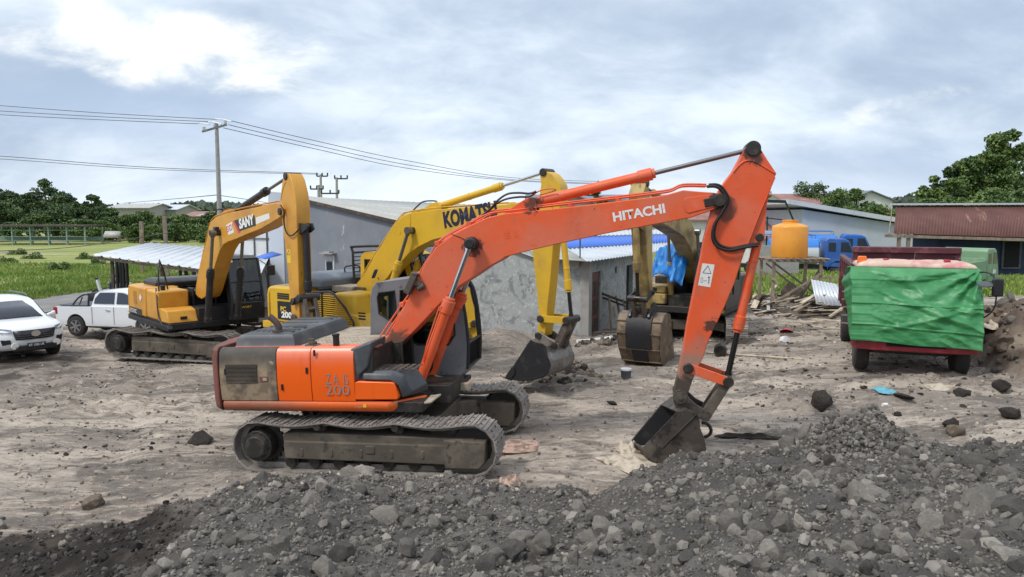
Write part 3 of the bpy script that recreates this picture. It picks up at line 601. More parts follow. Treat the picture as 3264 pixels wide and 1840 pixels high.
# sticker with warning triangle
st = [P3(FH, p, -.1775) for p in [zC(575, 163), zC(738, 182), zC(680, 482), zC(520, 455)]]
k = MB(); k.quad(*st); so = k.build('warning_sticker', STICKER, armo)
k = MB(); v = [P3(FH, p, -.1785) for p in [zC(650, 195), zC(690, 300), zC(580, 290)]]
for i in range(3): k.tube([v[i], v[(i+1) % 3]], .004, 5)
k.build('warning_triangle', LETB, so)
k = MB(); a = P3(FH, zC(663, 350), -.179); b = P3(FH, zC(655, 430), -.179); k.cyl(a, a+Vector((0, .002, 0)), .014, n=10); k.beam(a, b, .004, .02, (0, 1, 0)); k.tube([P3(FH, zC(590, 393), -.179), P3(FH, zC(632, 397), -.179)], .003, 5)
v = [P3(FH, p, -.179) for p in [zC(560, 355), zC(583, 357), zC(580, 420), zC(555, 416)]]
for i in range(4): k.tube([v[i], v[(i+1) % 4]], .002, 4)
k.build('warning_figure', LETB, so)
# cylinders
acp = FH.T(*z2b(700, 535), -.14)
aa = FH.T(*z2b(2100, 200), 0); 
L1 = math.hypot(ap[0]-acp[0], ap[1]-acp[1]); fr1 = math.hypot(aa[0]-acp[0], aa[1]-acp[1])/L1
cy = hyd(hero, acp, ap, fr1, .083, .036, 0, ORANGE, DRYROD, name='arm_cylinder', gland=1.22, collar=.27)
k = MB(); a = P3(FH, z2b(690, 455), -.1); k.tube(smoothpts([P3(FH, z2b(700, 450), -.12), P3(FH, z2b(820, 385), -.12), P3(FH, z2b(940, 368), -.12), P3(FH, z2b(985, 380), -.12), P3(FH, z2b(950, 400), -.1), P3(FH, z2b(800, 440), -.1)], 5), .012, 7); k.build('cylinder_pipe', ORANGE, cy)
bc0 = FH.T(*z4(-180+1240, 0), -.3)
cf = FH.T(*zA(560, 1290), -.42); cg = FH.T(*zA(775, 640), -.42)
Lb = math.hypot(cylp[0]-cf[0], cylp[1]-cf[1]); frb = math.hypot(cg[0]-cf[0], cg[1]-cf[1])/Lb
H['cf'] = cf
for yy in (-.40, .40): 
    c_ = hyd(hero, cf, cylp, frb+.02, .088, .042, yy, ORANGE, CHROME, name='boom_cylinder', gland=1.25)
    k = MB(); a = Vector((cf[0], yy-.10, cf[1])); b = Vector((cylp[0], yy-.10, cylp[1])); u = Vector((-.04, 0, .02))
    k.tube([a.lerp(b, .18)+u, a.lerp(b, .3)+u*1.9, a.lerp(b, .55)+u*2.2, a.lerp(b, frb-.03)+u*1.5], .012, 6); k.build('cylinder_pipe', ORANGE, c_)
bce = FH.T(*zC(1050, 1040), 0); L2 = math.hypot(lp2[0]-bcp[0], lp2[1]-bcp[1]); fr2 = math.hypot(bce[0]-bcp[0], bce[1]-bcp[1])/L2
H['fr'] = (fr1, frb, fr2)
cy = hyd(hero, bcp, lp2, fr2, .070, .046, 0, ARM_OR, OILROD, name='bucket_cylinder', gland=1.3, collar=.25)
def linkplate(k, a, b, ra, rb, w, y0, y1):
    a = Vector((a[0], 0, a[1])); b = Vector((b[0], 0, b[1])); d = (b-a).normalized(); n = Vector((-d.z, 0, d.x))
    pts = []
    t0 = math.atan2(n.z, n.x)
    for i in range(9): t = t0+math.pi*i/8; pts.append((a.x+ra*math.cos(t), a.z+ra*math.sin(t)))
    for i in range(9): t = t0+math.pi+math.pi*i/8; pts.append((b.x+rb*math.cos(t), b.z+rb*math.sin(t)))
    k.prism(pts, y0, y1)
def linkage(root, H, s=1.0, rot=None, mA=ORANGE, mB=DARKST, ears=True):
    k = MB()
    for y0, y1 in ((-.235, -.195), (.195, .235)): linkplate(k, H['lp1'], H['lp2'], .075*s, .075*s, 0, y0*s, y1*s)
    k.cyl((H['lp1'][0], -.27*s, H['lp1'][1]), (H['lp1'][0], .27*s, H['lp1'][1]), .05*s, n=18)
    k.build('side_link', mA, root, bevel=.006, rot=rot)
    k = MB(); k.cyl((H['lp1'][0], -.28*s, H['lp1'][1]), (H['lp1'][0], -.236*s, H['lp1'][1]), .085*s, n=20); k.build('link_pin', DARKST, root, bevel=.02, rot=rot)
    k = MB(); k.cyl((H['lp2'][0], -.26*s, H['lp2'][1]), (H['lp2'][0], .26*s, H['lp2'][1]), .085*s, n=20)
    k.build('link_pin', DARKST, root, bevel=.008, rot=rot)
    k = MB()
    for y0, y1 in ((-.18, -.08), (.08, .18)): linkplate(k, H['lp2'], H['lp3'], .075*s, .085*s, 0, y0*s, y1*s)
    a = Vector((H['lp2'][0], 0, H['lp2'][1])).lerp(Vector((H['lp3'][0], 0, H['lp3'][1])), .5); k.box(a, (.12*s, .2*s, .12*s), (0, R(35), 0))
    k.cyl((H['lp3'][0], -.23*s, H['lp3'][1]), (H['lp3'][0], .23*s, H['lp3'][1]), .055*s, n=18)
    k.build('bucket_link', FRAME, root, bevel=.012, rot=rot)
linkage(hero, H)
near = [z4(250, 1190), z4(330, 1330), z4(440, 1400), z4(700, 1410), z4(985, 1300), z4(985, 1200), z4(960, 1080), z4(915, 960), z4(905, 850), z4(870, 790), z4(800, 762), z4(690, 765), z4(650, 770)]
far = [z4(100, 1120), z4(185, 1260), z4(300, 1340), z4(560, 1350), z4(850, 1250), z4(860, 1150), z4(840, 1030), z4(800, 920), z4(790, 810), z4(755, 745), z4(690, 690), z4(590, 600), z4(500, 665)]
near = TL(FH, near, -.52); far_ = TL(FH, far, -.52)
# far side: same plate one bucket width further along the pin axis, skewed as the worn spade lip is
fa = TL(FH, [z4(100, 1120), z4(185, 1250), z4(300, 1330), z4(560, 1330), z4(850, 1200), z4(850, 1080), z4(830, 960), z4(790, 850), z4(775, 740), z4(740, 690), z4(680, 640), z4(590, 592), z4(455, 690)], .52)
H['near'] = near; H['fa'] = fa
bk = bucket(hero, near, fa, -.52, .52, BUCKET, None, teeth=0, shellmat=BUCKET)
ears = TL(FH, [z4(605, 650), z4(600, 580), z4(635, 530), z4(685, 512), z4(740, 535), z4(790, 620), z4(880, 700), z4(1035, 780), z4(1045, 840), z4(1000, 885), z4(940, 875), z4(905, 850), z4(870, 790), z4(800, 762), z4(690, 765), z4(650, 770)], -.25)
H['ears'] = ears
for y_ in (-.26, .21): k = MB(); k.prism(ears, y_, y_+.05); k.build('bucket_ear', BUCKET, bk, bevel=.006)
k = MB(); k.cyl((bpn[0], -.29, bpn[1]), (bpn[0], .29, bpn[1]), .058, n=20); k.cyl((bpn[0], -.275, bpn[1]), (bpn[0], -.262, bpn[1]), .10, n=22); k.cyl((bpn[0], -.31, bpn[1]), (bpn[0], -.29, bpn[1]), .03, n=8); k.build('bucket_pin', FRAME, bk, bevel=.006)
k = MB(); a = [P3(FH, p, 0) for p in [z4(930, 900), z4(1000, 915), z4(1040, 980), z4(1020, 1040), z4(960, 1070)]]
k.tube(smoothpts(a, 4), .028, 8); k.build('lifting_hook', DARKST, bk)
k = MB(); cen = Vector((sum(p[0] for p in near)/13, 0, sum(p[1] for p in near)/13))
for a, b in (((870, 800), (470, 1190)), ((570, 1115), (740, 1250))): k.beam(P3(FH, z4(*a), -.522), P3(FH, z4(*b), -.522), .012, .05, (0, 1, 0))
k.prism(TL(FH, [z4(575, 1110), z4(480, 1200), z4(600, 1330), z4(740, 1255)], -.52), -.532, -.5205); k.build('wear_plate', BUCKET, bk, bevel=.003)
# hoses
k = MB()
hp = [P3(FH, p, -.26) for p in [Z8(590, 480), Z8(660, 478), Z8(710, 500), Z8(755, 560), Z8(772, 600), Z8(765, 650), Z8(735, 710), Z8(690, 780), Z8(655, 850), Z8(642, 940), Z8(665, 1010), Z8(720, 1052), Z8(800, 1068), Z8(900, 1050), Z8(1000, 1032), Z8(1065, 1025)]]
k.tube(smoothpts(hp, 5), .024, 9)
k.tube([v+Vector((.03, .05, .03)) for v in smoothpts(hp, 5)], .020, 8)
k.build('arm_hose', HOSE, hero)
k = MB()
for d in (0, 1):
    q = [z2b(130, 680+d*8), z2b(230, 600+d*10), z2b(320, 500+d*30), z2b(430, 430+d*55), z2b(560, 418+d*48), z2b(680, 425+d*35), z2b(760, 400+d*10)]
    k.tube(smoothpts([P3(FH, p, -.15+.12*d) for p in q], 5), .017, 8)
    k.tube(smoothpts([P3(FH, p, .05+.12*d) for p in q], 5), .017, 8)
q = [P3(FH, z2b(*p), -.2) for p in ((830, 118), (1500, 20))]
k.build('boom_hose', HOSE, hero)
k = MB()
for i, yy in enumerate((-.22, -.12, .02, .12)):
    q = [zA(250, 960), zA(262, 1010), zA(300, 1040), zA(330, 1120)]
    k.tube(smoothpts([P3(FH, p, yy) for p in q], 4), .02, 8)
    q = [zA(690, 1000), zA(650+i*8, 1060), zA(640+i*9, 1150), zA(600, 1230), zA(560, 1270)]
    k.tube(smoothpts([P3(FH, p, -.2+i*.12) for p in q], 4), .018, 8)
k.build('swing_hose', HOSE, hero)
k = MB(); k.tube([P3(FH, zA(820, 112), -.24), P3(FH, zA(880, 135), -.24), P3(FH, zA(935, 160), -.25)], .006, 6); k.build('grease_line', HOSE, boom)
# ---- upper structure
yN = -1.30
x0, x1, z0, z1 = panel(706, 883, 1118, 1275, yN)
xa = FH.T(1290/2.904*0+990, 1200, yN)[0]; xo1 = FH.T(883, 1200, yN)[0]; xo2 = FH.T(992, 1200, yN)[0]; xo3 = FH.T(1130, 1200, yN)[0]; zb = 1.17; zt = 2.03
k = MB(); k.bx(-2.3, .95, -1.22, 1.3, .98, 1.14); k.bx(-2.3, .18, -1.24, -.3, 1.12, 1.98); k.bx(-2.3, -.5, -.3, 1.3, 1.12, 1.98); k.bx(-.5, 1.12, .34, 1.30, .98, 1.06)
k.bx(-.05, .35, -.30, -.24, 1.1, 1.95); k.bx(-.05, .35, .24, .30, 1.1, 1.95); k.bx(.2, 1.2, -.5, .5, .95, 1.25)
k.build('main_frame', DARKST, hero, bevel=.01)
k = MB()
def cwring(z, g): return [(x0-.01, -1.33+g, z)]+[(x0-.01-(.40-g)*math.cos(t), (1.33-g)*math.sin(t), z) for t in [R(a) for a in (-82, -70, -55, -38, -20, 0, 20, 38, 55, 70, 82)]]+[(x0-.01, 1.33-g, z)]
k.loft([cwring(.99, .10), cwring(1.05, .02), cwring(1.2, 0), cwring(1.85, 0), cwring(2.0, .03), cwring(2.05, .10)]); k.build('counterweight', CWT, hero, bevel=.015)
def side_panel(name, xa_, xb_, za, zb_, mat, holes=None, y=yN, curve=.05):
    k = MB(); xc = (xa_+xb_)/2
    prof = [(y+.005, za), (y-.012, za+.2), (y-.015, (za+zb_)/2), (y, zb_-.18), (y+.02, zb_-.07), (y+.07, zb_-.015), (y+.16, zb_)]
    rings = []
    for x in (xa_+.006, xb_-.006): rings.append([(x, p[0], p[1]) for p in prof]+[(x, y+.16, zb_-.03), (x, y+.08, zb_-.06), (x, y+.04, za)])
    k.loft(rings); return k.build(name, mat, hero, bevel=.006)
pn = side_panel('engine_side_panel', x0, xo1, zb, zt, RUSTPANEL)
ga = FH.T(719, 1162, yN); gb = FH.T(823, 1221, yN)
k = MB(); k.bx(ga[0], gb[0], yN-.018, yN-.012, gb[1], ga[1]); g = k.build('radiator_grille', VOID, pn)
k = MB()
for i in range(14): z = gb[1]+(ga[1]-gb[1])*(i+.5)/14; k.box(((ga[0]+gb[0])/2, yN-.022, z), (abs(gb[0]-ga[0]), .012, .008), (R(25), 0, 0))
k.build('grille_slat', FRAME, g)
a = FH.T(829, 1210, yN); k = MB(); k.use(CWT); k.bx(a[0], a[0]+.15, yN-.02, yN-.012, a[1]-.04, a[1]+.05); k.use(DECK); k.bx(a[0]+.06, a[0]+.13, yN-.026, yN-.02, a[1]-.02, a[1]+.03); k.build('badge', CWT, pn, bevel=.003)
p1 = side_panel('pump_door', xo1, xo2, zb, zt, ORANGE_NEW)
p2_ = side_panel('fuel_tank_panel', xo2, xo3+.0, zb, zt, ORANGE_NEW)
text(p2_, 'Z A  IS', P3(FH, z3(1160, 1092), yN-.017), P3(FH, z3(1370, 1092), yN-.017), .17, (0, -1, 0), LETG, bold=.004)
text(p2_, '200', P3(FH, z3(1158, 1187), yN-.017), P3(FH, z3(1380, 1187), yN-.017), .155, (0, -1, 0), LETG, bold=.0)
for q_, (lx, lz) in enumerate(((x0+.10, 1.6), (xo1+.07, 1.35), (xo2-.08, 1.62), (xo2+.07, 1.9))):
    k = MB(); k.bx(lx, lx+.035, yN-.03, yN-.012, lz, lz+.10); k.build('latch', BLACKP, pn if q_ == 0 else p1 if q_ < 3 else p2_, bevel=.004)
k = MB(); 
pf = [(yN+.03, 1.0), (yN, 1.04), (yN-.02, 1.08), (yN-.02, 1.13), (yN, 1.16), (yN+.06, 1.165), (yN+.06, 1.0)]
xr = FH.T(1262, 1295, yN)[0]
k.loft([[(-2.40, p[0], p[1]) for p in pf], [(xr-.12, p[0], p[1]) for p in pf], [(xr, p[0]+.10, p[1]) for p in pf], [(xr+.35, p[0]+.45, p[1]) for p in pf]]); rl = k.build('side_rail', RAIL, hero, bevel=.006)
k = MB(); k.bx(.02, .07, yN-.024, yN-.019, 1.08, 1.13); k.build('side_reflector', STICKY, rl)
# top covers behind the panels
k = MB(); k.bx(-2.3, xo2-.02, -1.15, -.95, 1.985, 2.012); k.bx(xo2, xo3+.35, -1.15, -.90, 1.985, 2.02); k.build('top_cover', ORANGE, hero, bevel=.01)
k = MB(); k.bx(-1.32, .02, -.94, .22, 1.96, 1.995); k.bx(-1.32, -.45, .22, 1.3, 1.96, 1.99)
for i in range(16):
    for j in range(6): k.bx(-1.22+i*.075, -1.20+i*.075, -.80+j*.14, -.77+j*.14, 1.995, 2.002)
k.build('walkway_deck', DECK, hero, bevel=.006)
k = MB(); k.use(HOOD); hx0, hz0 = FH.T(753, 1106, -.98); hx1 = FH.T(940, 1105, -.98)[0]
def hring(z, g): return [(hx0+g, -.98+g, z), (hx1-g, -.98+g, z), (hx1-g, 1.2-g, z), (hx0+g, 1.2-g, z)]
k.loft([hring(2.0, -.02), hring(2.03, 0), hring(2.12, .01), hring(2.19, .06), hring(2.22, .16)])
for j in range(4): k.bx(hx0+.18, hx1-.18, -.62+j*.45, -.58+j*.45, 2.21, 2.235)
for j in range(9):
    for i in range(5):
        if (j < 3 or j > 6): k.bx(hx0+.16+i*.1, hx0+.2+i*.1, -.8+j*.22, -.72+j*.22, 2.218, 2.23); k.bx(hx1-.34+i*.05, hx1-.32+i*.05, -.8+j*.22, -.70+j*.22, 2.218, 2.232)
hd = k.build('engine_hood', HOOD, hero, bevel=.02)
k = MB(); e = P3(FH, z3(725, 612), -.75); e.z = 2.21
k.tube(smoothpts([e, e+Vector((0, 0, .08)), e+Vector((-.03, 0, .15)), e+Vector((-.10, 0, .22)), e+Vector((-.15, 0, .26))], 4), .055, 14, ); k.cyl(e-Vector((0, 0, .03)), e+Vector((0, 0, .03)), .11, n=16)
k.build('exhaust_pipe', M('rusted_exhaust', (.075, .05, .048), .8, bump=(20, .003, .5)), hd)
k = MB(); c = P3(FH, z3(1025, 730), -1.0); k.cyl((c.x, -.95, 1.98), (c.x, -.95, 2.03), .13, n=20); k.cyl((c.x, -.95, 2.03), (c.x, -.95, 2.08), .07, n=14); k.box((c.x-.02, -.95, 2.10), (.10, .05, .05)); k.build('fuel_cap', FRAME, hero, bevel=.008)
c = P3(FH, z3(1256, 735), -1.05); k = MB(); k.cyl((c.x, -1.05, 1.98), (c.x, -1.05, 2.20), .052, n=16); k.cyl((c.x, -1.05, 2.18), (c.x, -1.05, 2.215), .06, n=16); k.build('filler_pipe', RUBBER, hero, bevel=.006)
# black cover between the tank and the step
zz = zb
c1 = TL(FH, [z3(1395, 750), z3(1420, 740), z3(1440, 1060), z3(1400, 1055)], yN)
cx0 = xo3+.004; cpf = TL(FH, [z3(1393, 760), z3(1455, 738), z3(1560, 700), z3(1600, 690), z3(1560, 930), z3(1480, 1000), z3(1478, 1058), z3(1412, 1062)], -1.2)
k = MB(); k.prism(cpf, -1.27, -.62); k.build('tank_front_cover', HOOD, hero, bevel=.03, seg=3)
sp = TL(FH, [zA(118, 1215), zA(130, 1188), zA(370, 1196), zA(440, 1230), zA(470, 1330), zA(428, 1388), zA(405, 1386), zA(372, 1256), zA(120, 1250)], -1.28)
q = FH.T(*zA(130, 1190), -1.28); e1 = FH.T(*zA(372, 1198), -1.28); e2 = FH.T(*zA(428, 1388), -1.28)
k = MB(); k.loft([[(q[0], -1.285, q[1]-.10), (q[0], -1.26, q[1]-.01), (q[0], -1.2, q[1]+.03), (q[0], -.70, q[1]+.04), (q[0], -.66, q[1]-.1)],
                  [(e1[0]-.05, -1.285, q[1]-.12), (e1[0]-.05, -1.26, q[1]-.02), (e1[0]-.05, -1.2, q[1]+.03), (e1[0]+.05, -.70, q[1]+.04), (e1[0]+.05, -.66, q[1]-.1)],
                  [(e1[0]+.07, -1.27, q[1]-.2), (e1[0]+.10, -1.22, q[1]-.10), (e1[0]+.13, -1.15, q[1]-.04), (e1[0]+.20, -.70, q[1]-.02), (e1[0]+.2, -.66, q[1]-.1)],
                  [(e2[0], -1.22, e2[1]+.01), (e2[0]+.08, -1.16, e2[1]+.06), (e2[0]+.15, -1.05, e2[1]+.08), (e2[0]+.27, -.70, e2[1]+.13), (e2[0]+.27, -.66, e2[1]+.0)]])
sb = k.build('step_box', HOOD, hero, bevel=.025, seg=3)
k = MB()
for i in range(7):
    for j in range(4): k.bx(q[0]+.1+i*.11, q[0]+.17+i*.11, -1.15+j*.12, -1.08+j*.12, q[1]+.035, q[1]+.047)
k.build('tread_grip', FRAME, sb, bevel=.004)
k = MB()
for i in range(3): k.bx(e1[0]+.165+i*.004, e1[0]+.19, -.98+i*.09, -.93+i*.09, q[1]-.26, q[1]-.12)
k.build('vent', VOID, sb)
k = MB(); op = TL(FH, [zA(62, 1262), zA(100, 1248), zA(360, 1256), zA(378, 1262), zA(412, 1360), zA(405, 1390), zA(75, 1390)], -1.29); k.prism(op, -1.30, -1.0); k.build('toolbox_door', ORANGE_NEW, hero, bevel=.015)
st = FH.T(*zA(560, 1350), -1.0); k = MB(); k.loft([[(st[0]-.25, -1.2, 1.03), (st[0]-.2, -.75, 1.05), (st[0]-.2, -.75, 1.10), (st[0]-.25, -1.2, 1.08)], [(st[0]+.25, -1.1, 1.10), (st[0]+.3, -.7, 1.13), (st[0]+.3, -.7, 1.16), (st[0]+.25, -1.1, 1.13)]]); k.build('front_step', DECK, hero, bevel=.008)
# ---- cab
def make_cab(root, prof, holes, yn, yf, mat, glass_pts, rot=None, seat=True, rim=RUBBER):
    """prof: side outline; holes: window openings; glass_pts: (x,z) run of the windscreen from top to bottom"""
    k = MB(); k.prism(prof, yn, yn+.06, holes); k.prism(prof, yf-.06, yf, holes)
    xs = [p[0] for p in prof]; zs = [p[1] for p in prof]
    top = max(zs); bot = min(zs); xb_ = min(xs)
    # roof, rear wall and floor follow the outline except where the windscreen is
    n = len(prof); gl = [tuple(g) for g in glass_pts]
    for i in range(n):
        a, b = prof[i], prof[(i+1) % n]
        if a in gl and b in gl: continue
        d = Vector((b[0]-a[0], 0, b[1]-a[1]))
        if d.length < 1e-4: continue
        mid = Vector(((a[0]+b[0])/2, 0, (a[1]+b[1])/2)); cen = Vector(((min(xs)+max(xs))/2, 0, (top+bot)/2)); nn = Vector((-d.z, 0, d.x)).normalized()
        if nn.dot(cen-mid) < 0: nn = -nn
        A = Vector((a[0], 0, a[1])); B = Vector((b[0], 0, b[1])); th = nn*.04
        y0, y1 = yn+.055, yf-.055
        if d.length > .7 and abs(d.z) > abs(d.x)*3 and seat:   # rear wall: leave a window
            C = A.lerp(B, .5); lo, hi = (A, B) if A.z < B.z else (B, A)
            m1 = lo.lerp(hi, .52); m2 = lo.lerp(hi, .97)
            for s0, s1, ya, yb in ((lo, m1, y0, y1), (m2, hi, y0, y1), (m1, m2, y0, y0+.1), (m1, m2, y1-.1, y1)):
                k.add([s0+Vector((0, ya, 0)), s1+Vector((0, ya, 0)), s1+Vector((0, yb, 0)), s0+Vector((0, yb, 0)), s0+th+Vector((0, ya, 0)), s1+th+Vector((0, ya, 0)), s1+th+Vector((0, yb, 0)), s0+th+Vector((0, yb, 0))], [(0, 1, 2, 3), (7, 6, 5, 4), (0, 4, 5, 1), (1, 5, 6, 2), (2, 6, 7, 3), (3, 7, 4, 0)])
        else:
            k.add([A+Vector((0, y0, 0)), B+Vector((0, y0, 0)), B+Vector((0, y1, 0)), A+Vector((0, y1, 0)), A+th+Vector((0, y0, 0)), B+th+Vector((0, y0, 0)), B+th+Vector((0, y1, 0)), A+th+Vector((0, y1, 0))], [(0, 1, 2, 3), (7, 6, 5, 4), (0, 4, 5, 1), (1, 5, 6, 2), (2, 6, 7, 3), (3, 7, 4, 0)])
    o = k.build('cab', mat, root, rot=rot, bevel=.012)
    for h in holes:
        for y_ in (yn+.025, yf-.035):
            k = MB(); k.prism([p for p in h], y_, y_+.008); k.build('side_window', GLASS, o)
        k = MB(); pts = [Vector((p[0], yn-.002, p[1])) for p in h]; k.tube(pts+[pts[0], pts[1]], .016, 6); k.build('window_seal', rim, o)
    k = MB(); g = [Vector((p[0], 0, p[1])) for p in glass_pts]
    for a, b in zip(g[:-1], g[1:]): k.quad(a+Vector((-.012, yn+.05, 0)), b+Vector((-.012, yn+.05, 0)), b+Vector((-.012, yf-.05, 0)), a+Vector((-.012, yf-.05, 0)))
    k.build('windscreen', GLASS, o)
    k = MB()
    for y_ in (yn+.03, yf-.03): k.tube([v+Vector((0, y_-v.y, 0)) for v in smoothpts(g, 3)], .035, 8)
    for v in (g[0], g[-1], g[max(1, len(g)-2)]): k.tube([Vector((v.x, yn+.03, v.z)), Vector((v.x, yf-.03, v.z))], .022, 8)
    k.build('windscreen_frame', rim, o)
    if seat:
        cx = (min(xs)+max(xs))/2-.1; yc = (yn+yf)/2; k = MB(); k.box((cx, yc, bot+.75), (.5, .5, .14)); k.box((cx-.25, yc, bot+1.1), (.14, .48, .7), (0, R(-8), 0)); k.box((cx-.27, yc, bot+1.5), (.1, .26, .18)); k.bx(cx-.2, cx+.3, yn+.12, yn+.28, bot+.5, bot+.95); k.bx(cx-.2, cx+.3, yf-.28, yf-.12, bot+.5, bot+.95)
        k.build('driver_seat', RUBBER, o, bevel=.03)
        k = MB(); k.tube([(cx+.6, yc-.15, bot), (cx+.55, yc-.15, bot+.9)], .015, 6); k.tube([(cx+.6, yc+.15, bot), (cx+.55, yc+.15, bot+.9)], .015, 6); k.bx(cx+.1, cx+.2, yn+.17, yn+.2, bot+.95, bot+1.15); k.build('control_lever', RUBBER, o)
    return o
cprof = TL(FH, [(1180, 1225), (1180, 950), (1185, 918), (1197, 902), (1307, 887), (1400, 884), (1440, 898), (1464, 931), (1480, 1000), (1490, 1097), (1488, 1175), (1451, 1221), (1395, 1226)], .35)
hole1 = TL(FH, [zA(250, 600), zA(262, 565), zA(380, 548), zA(388, 640), zA(395, 788), zA(350, 780), zA(262, 725)], .35)
hole2 = TL(FH, [zA(425, 545), zA(700, 515), zA(790, 560), zA(835, 700), zA(848, 890), zA(800, 965), zA(560, 965), zA(460, 900), zA(425, 700)], .35)
cab = make_cab(hero, cprof, [hole1, hole2], .35, 1.35, GREYCAB, cprof[6:11])
H['cprof'] = cprof; H['holes'] = [hole1, hole2]
k = MB(); a = P3(FH, zA(265, 470), .3); k.beam(a, a+Vector((-.03, 0, .06)), .015); k.box(a+Vector((-.08, 0, .12)), (.03, .12, .16), (0, R(25), 0)); k.build('mirror', RUBBER, cab, bevel=.01)
k = MB(); k.beam(P3(FH, zA(690, 1205), .2), P3(FH, zA(780, 1220), .2), .02); k.bx(1.15, 1.35, .2, .35, 1.0, 1.12); k.build('cab_step', DECK, cab, bevel=.006)
# ================================================================== AMBER EXCAVATOR (left)
SO = Vector((-9.42, 22.55, -.16)); SLY, SUY = -13, -48
sany = empty('excavator', SO, SLY); tag(sany, 'amber yellow excavator with black cab and black cylinders behind the orange one, arm standing upright', 'excavator')
undercarriage(sany, 4.2, sag=.07)
FS = Frame(SO, SUY); dr = SUY-SLY
bm_ = [z2(566, 905), z2(572, 850), z2(585, 760), z2(600, 690), z2(625, 610), z2(642, 540), z2(655, 470), z2(668, 428), z2(700, 400), z2(760, 378), z2(850, 358), z2(1000, 328), z2(1100, 306), z2(1135, 312), z2(1150, 345), z2(1145, 385), z2(1110, 410), z2(1060, 440), z2(1000, 475), z2(900, 515), z2(830, 545), z2(780, 562), z2(750, 580), z2(725, 625), z2(700, 700), z2(670, 800), z2(645, 890), z2(630, 925), z2(605, 940), z2(580, 925)]
bS = TL(FS, bm_, -.22)
bo = boom_mesh(bS, .22, YEL_S, sany, rot=dr)
def PS(p, y): t = FS.T(p[0], p[1], y); return Vector((t[0], y, t[1]))
k = MB()
for yy in (-.16, -.10, .10, .16):
    q = [z2(556, 880), z2(575, 770), z2(612, 600), z2(645, 455), z2(665, 415), z2(705, 388), z2(850, 345), z2(1090, 300)]
    k.tube([Vector((v.x, yy, v.z+.02)) for v in smoothpts([PS(p, -.22) for p in q], 4)], .014, 6)
k.build('boom_pipe', YEL_S, bo)
k = MB()
for i in range(4):
    q = [z2(685, 410), z2(700, 370), z2(715, 348), z2(760, 342+i*4), z2(800, 330)]
    k.tube(smoothpts([PS(p, -.15+i*.08) for p in q], 5), .018, 7)
k.build('boom_hose', HOSE, bo)
t_ = FS.T(*z2(1120, 362), -.25); k = MB(); k.cyl((t_[0], -.26, t_[1]), (t_[0], .26, t_[1]), .085, n=20); k.build('boom_tip_pin', DARKST, bo, bevel=.01)
# lettering and stickers on the boom
def sq(p, y, mat, parent, name):
    k = MB(); k.quad(*[PS(q, y) for q in p]); return k.build(name, mat, parent)
a = sq([z2(768, 452), z2(808, 428), z2(822, 500), z2(783, 518)], -.2225, STICKER, bo, 'number_sticker'); text(a, 'EX21', PS(z2(775, 500), -.223), PS(z2(815, 480), -.223), .16, (0, -1, 0), LETR, bold=.01)
sq([z2(812, 425), z2(838, 418), z2(868, 492), z2(850, 508)], -.2222, LETR, bo, 'red_flash')
a = sq([z2(822, 421), z2(956, 386), z2(966, 455), z2(858, 492)], -.2230, BLACKP, bo, 'name_plate'); text(a, 'SANY', PS(z2(858, 480), -.2235), PS(z2(956, 447), -.2235), .27, (0, -1, 0), LETW, bold=.05)
sq([z2(966, 402), z2(1052, 372), z2(1058, 408), z2(966, 448)], -.2225, STICKER, bo, 'white_sticker')
# arm
aS = [z2(1148, 120), z2(1160, 108), z2(1182, 112), z2(1200, 150), z2(1222, 240), z2(1232, 310), z2(1235, 430), z2(1240, 600), z2(1246, 800), z2(1250, 960), z2(1255, 1090), z2(1205, 1090), z2(1195, 960), z2(1180, 800), z2(1160, 600), z2(1140, 430), z2(1127, 300), z2(1133, 220)]
aS = TL(FS, aS, -.17); k = MB(); k.prism(aS, -.17, .17); ao = k.build('arm', YEL_S, sany, bevel=.012, rot=dr)
k = MB(); p = [PS(q, -.172) for q in [z2(1130, 290), z2(1142, 220), z2(1165, 168), z2(1182, 190), z2(1205, 260), z2(1222, 300)]]; k.tube(smoothpts(p, 4), .010, 6); k.build('weld_rib', YEL_S, ao)
k = MB(); p = FS.T(*z2(1158, 128), -.19); k.cyl((p[0], -.20, p[1]), (p[0], .20, p[1]), .09, n=18); k.build('arm_cylinder_pin', DARKST, ao, bevel=.01)
a = sq([z2(1168, 612), z2(1192, 612), z2(1198, 702), z2(1174, 702)], -.1715, STICKY, ao, 'warning_sticker')
k = MB(); v = [PS(q, -.1722) for q in [z2(1181, 618), z2(1189, 648), z2(1173, 648)]]
for i in range(3): k.tube([v[i], v[(i+1) % 3]], .006, 4)
k.build('warning_triangle', LETB, a)
ap_ = FS.T(*z2(1158, 128), -.1); ac = FS.T(*z2(790, 372), -.1); am = FS.T(*z2(1015, 245), -.1)
hyd(sany, ac, ap_, math.hypot(am[0]-ac[0], am[1]-ac[1])/math.hypot(ap_[0]-ac[0], ap_[1]-ac[1]), .085, .038, 0, BLACKP, DRYROD, rot=dr, name='arm_cylinder', gland=1.25)
k = MB(); q = TL(FS, [z2(735, 395), z2(770, 340), z2(810, 345), z2(840, 372)], -.1); k.prism(q, -.13, -.09); k.prism(q, .09, .13); k.build('cylinder_bracket', YEL_S, bo, bevel=.005)
cp = FS.T(*z2(680, 505), -.42); cb_ = FS.T(*z2(648, 1075), -.42); cm = FS.T(*z2(656, 745), -.42)
for yy in (-.42, .42): hyd(sany, cb_, cp, math.hypot(cm[0]-cb_[0], cm[1]-cb_[1])/math.hypot(cp[0]-cb_[0], cp[1]-cb_[1]), .09, .045, yy, BLACKP, DRYROD, rot=dr, name='boom_cylinder', gland=1.22)
k = MB(); k.cyl((cp[0], -.5, cp[1]), (cp[0], .5, cp[1]), .075, n=16); k.build('boom_cylinder_pin', DARKST, bo, bevel=.01)
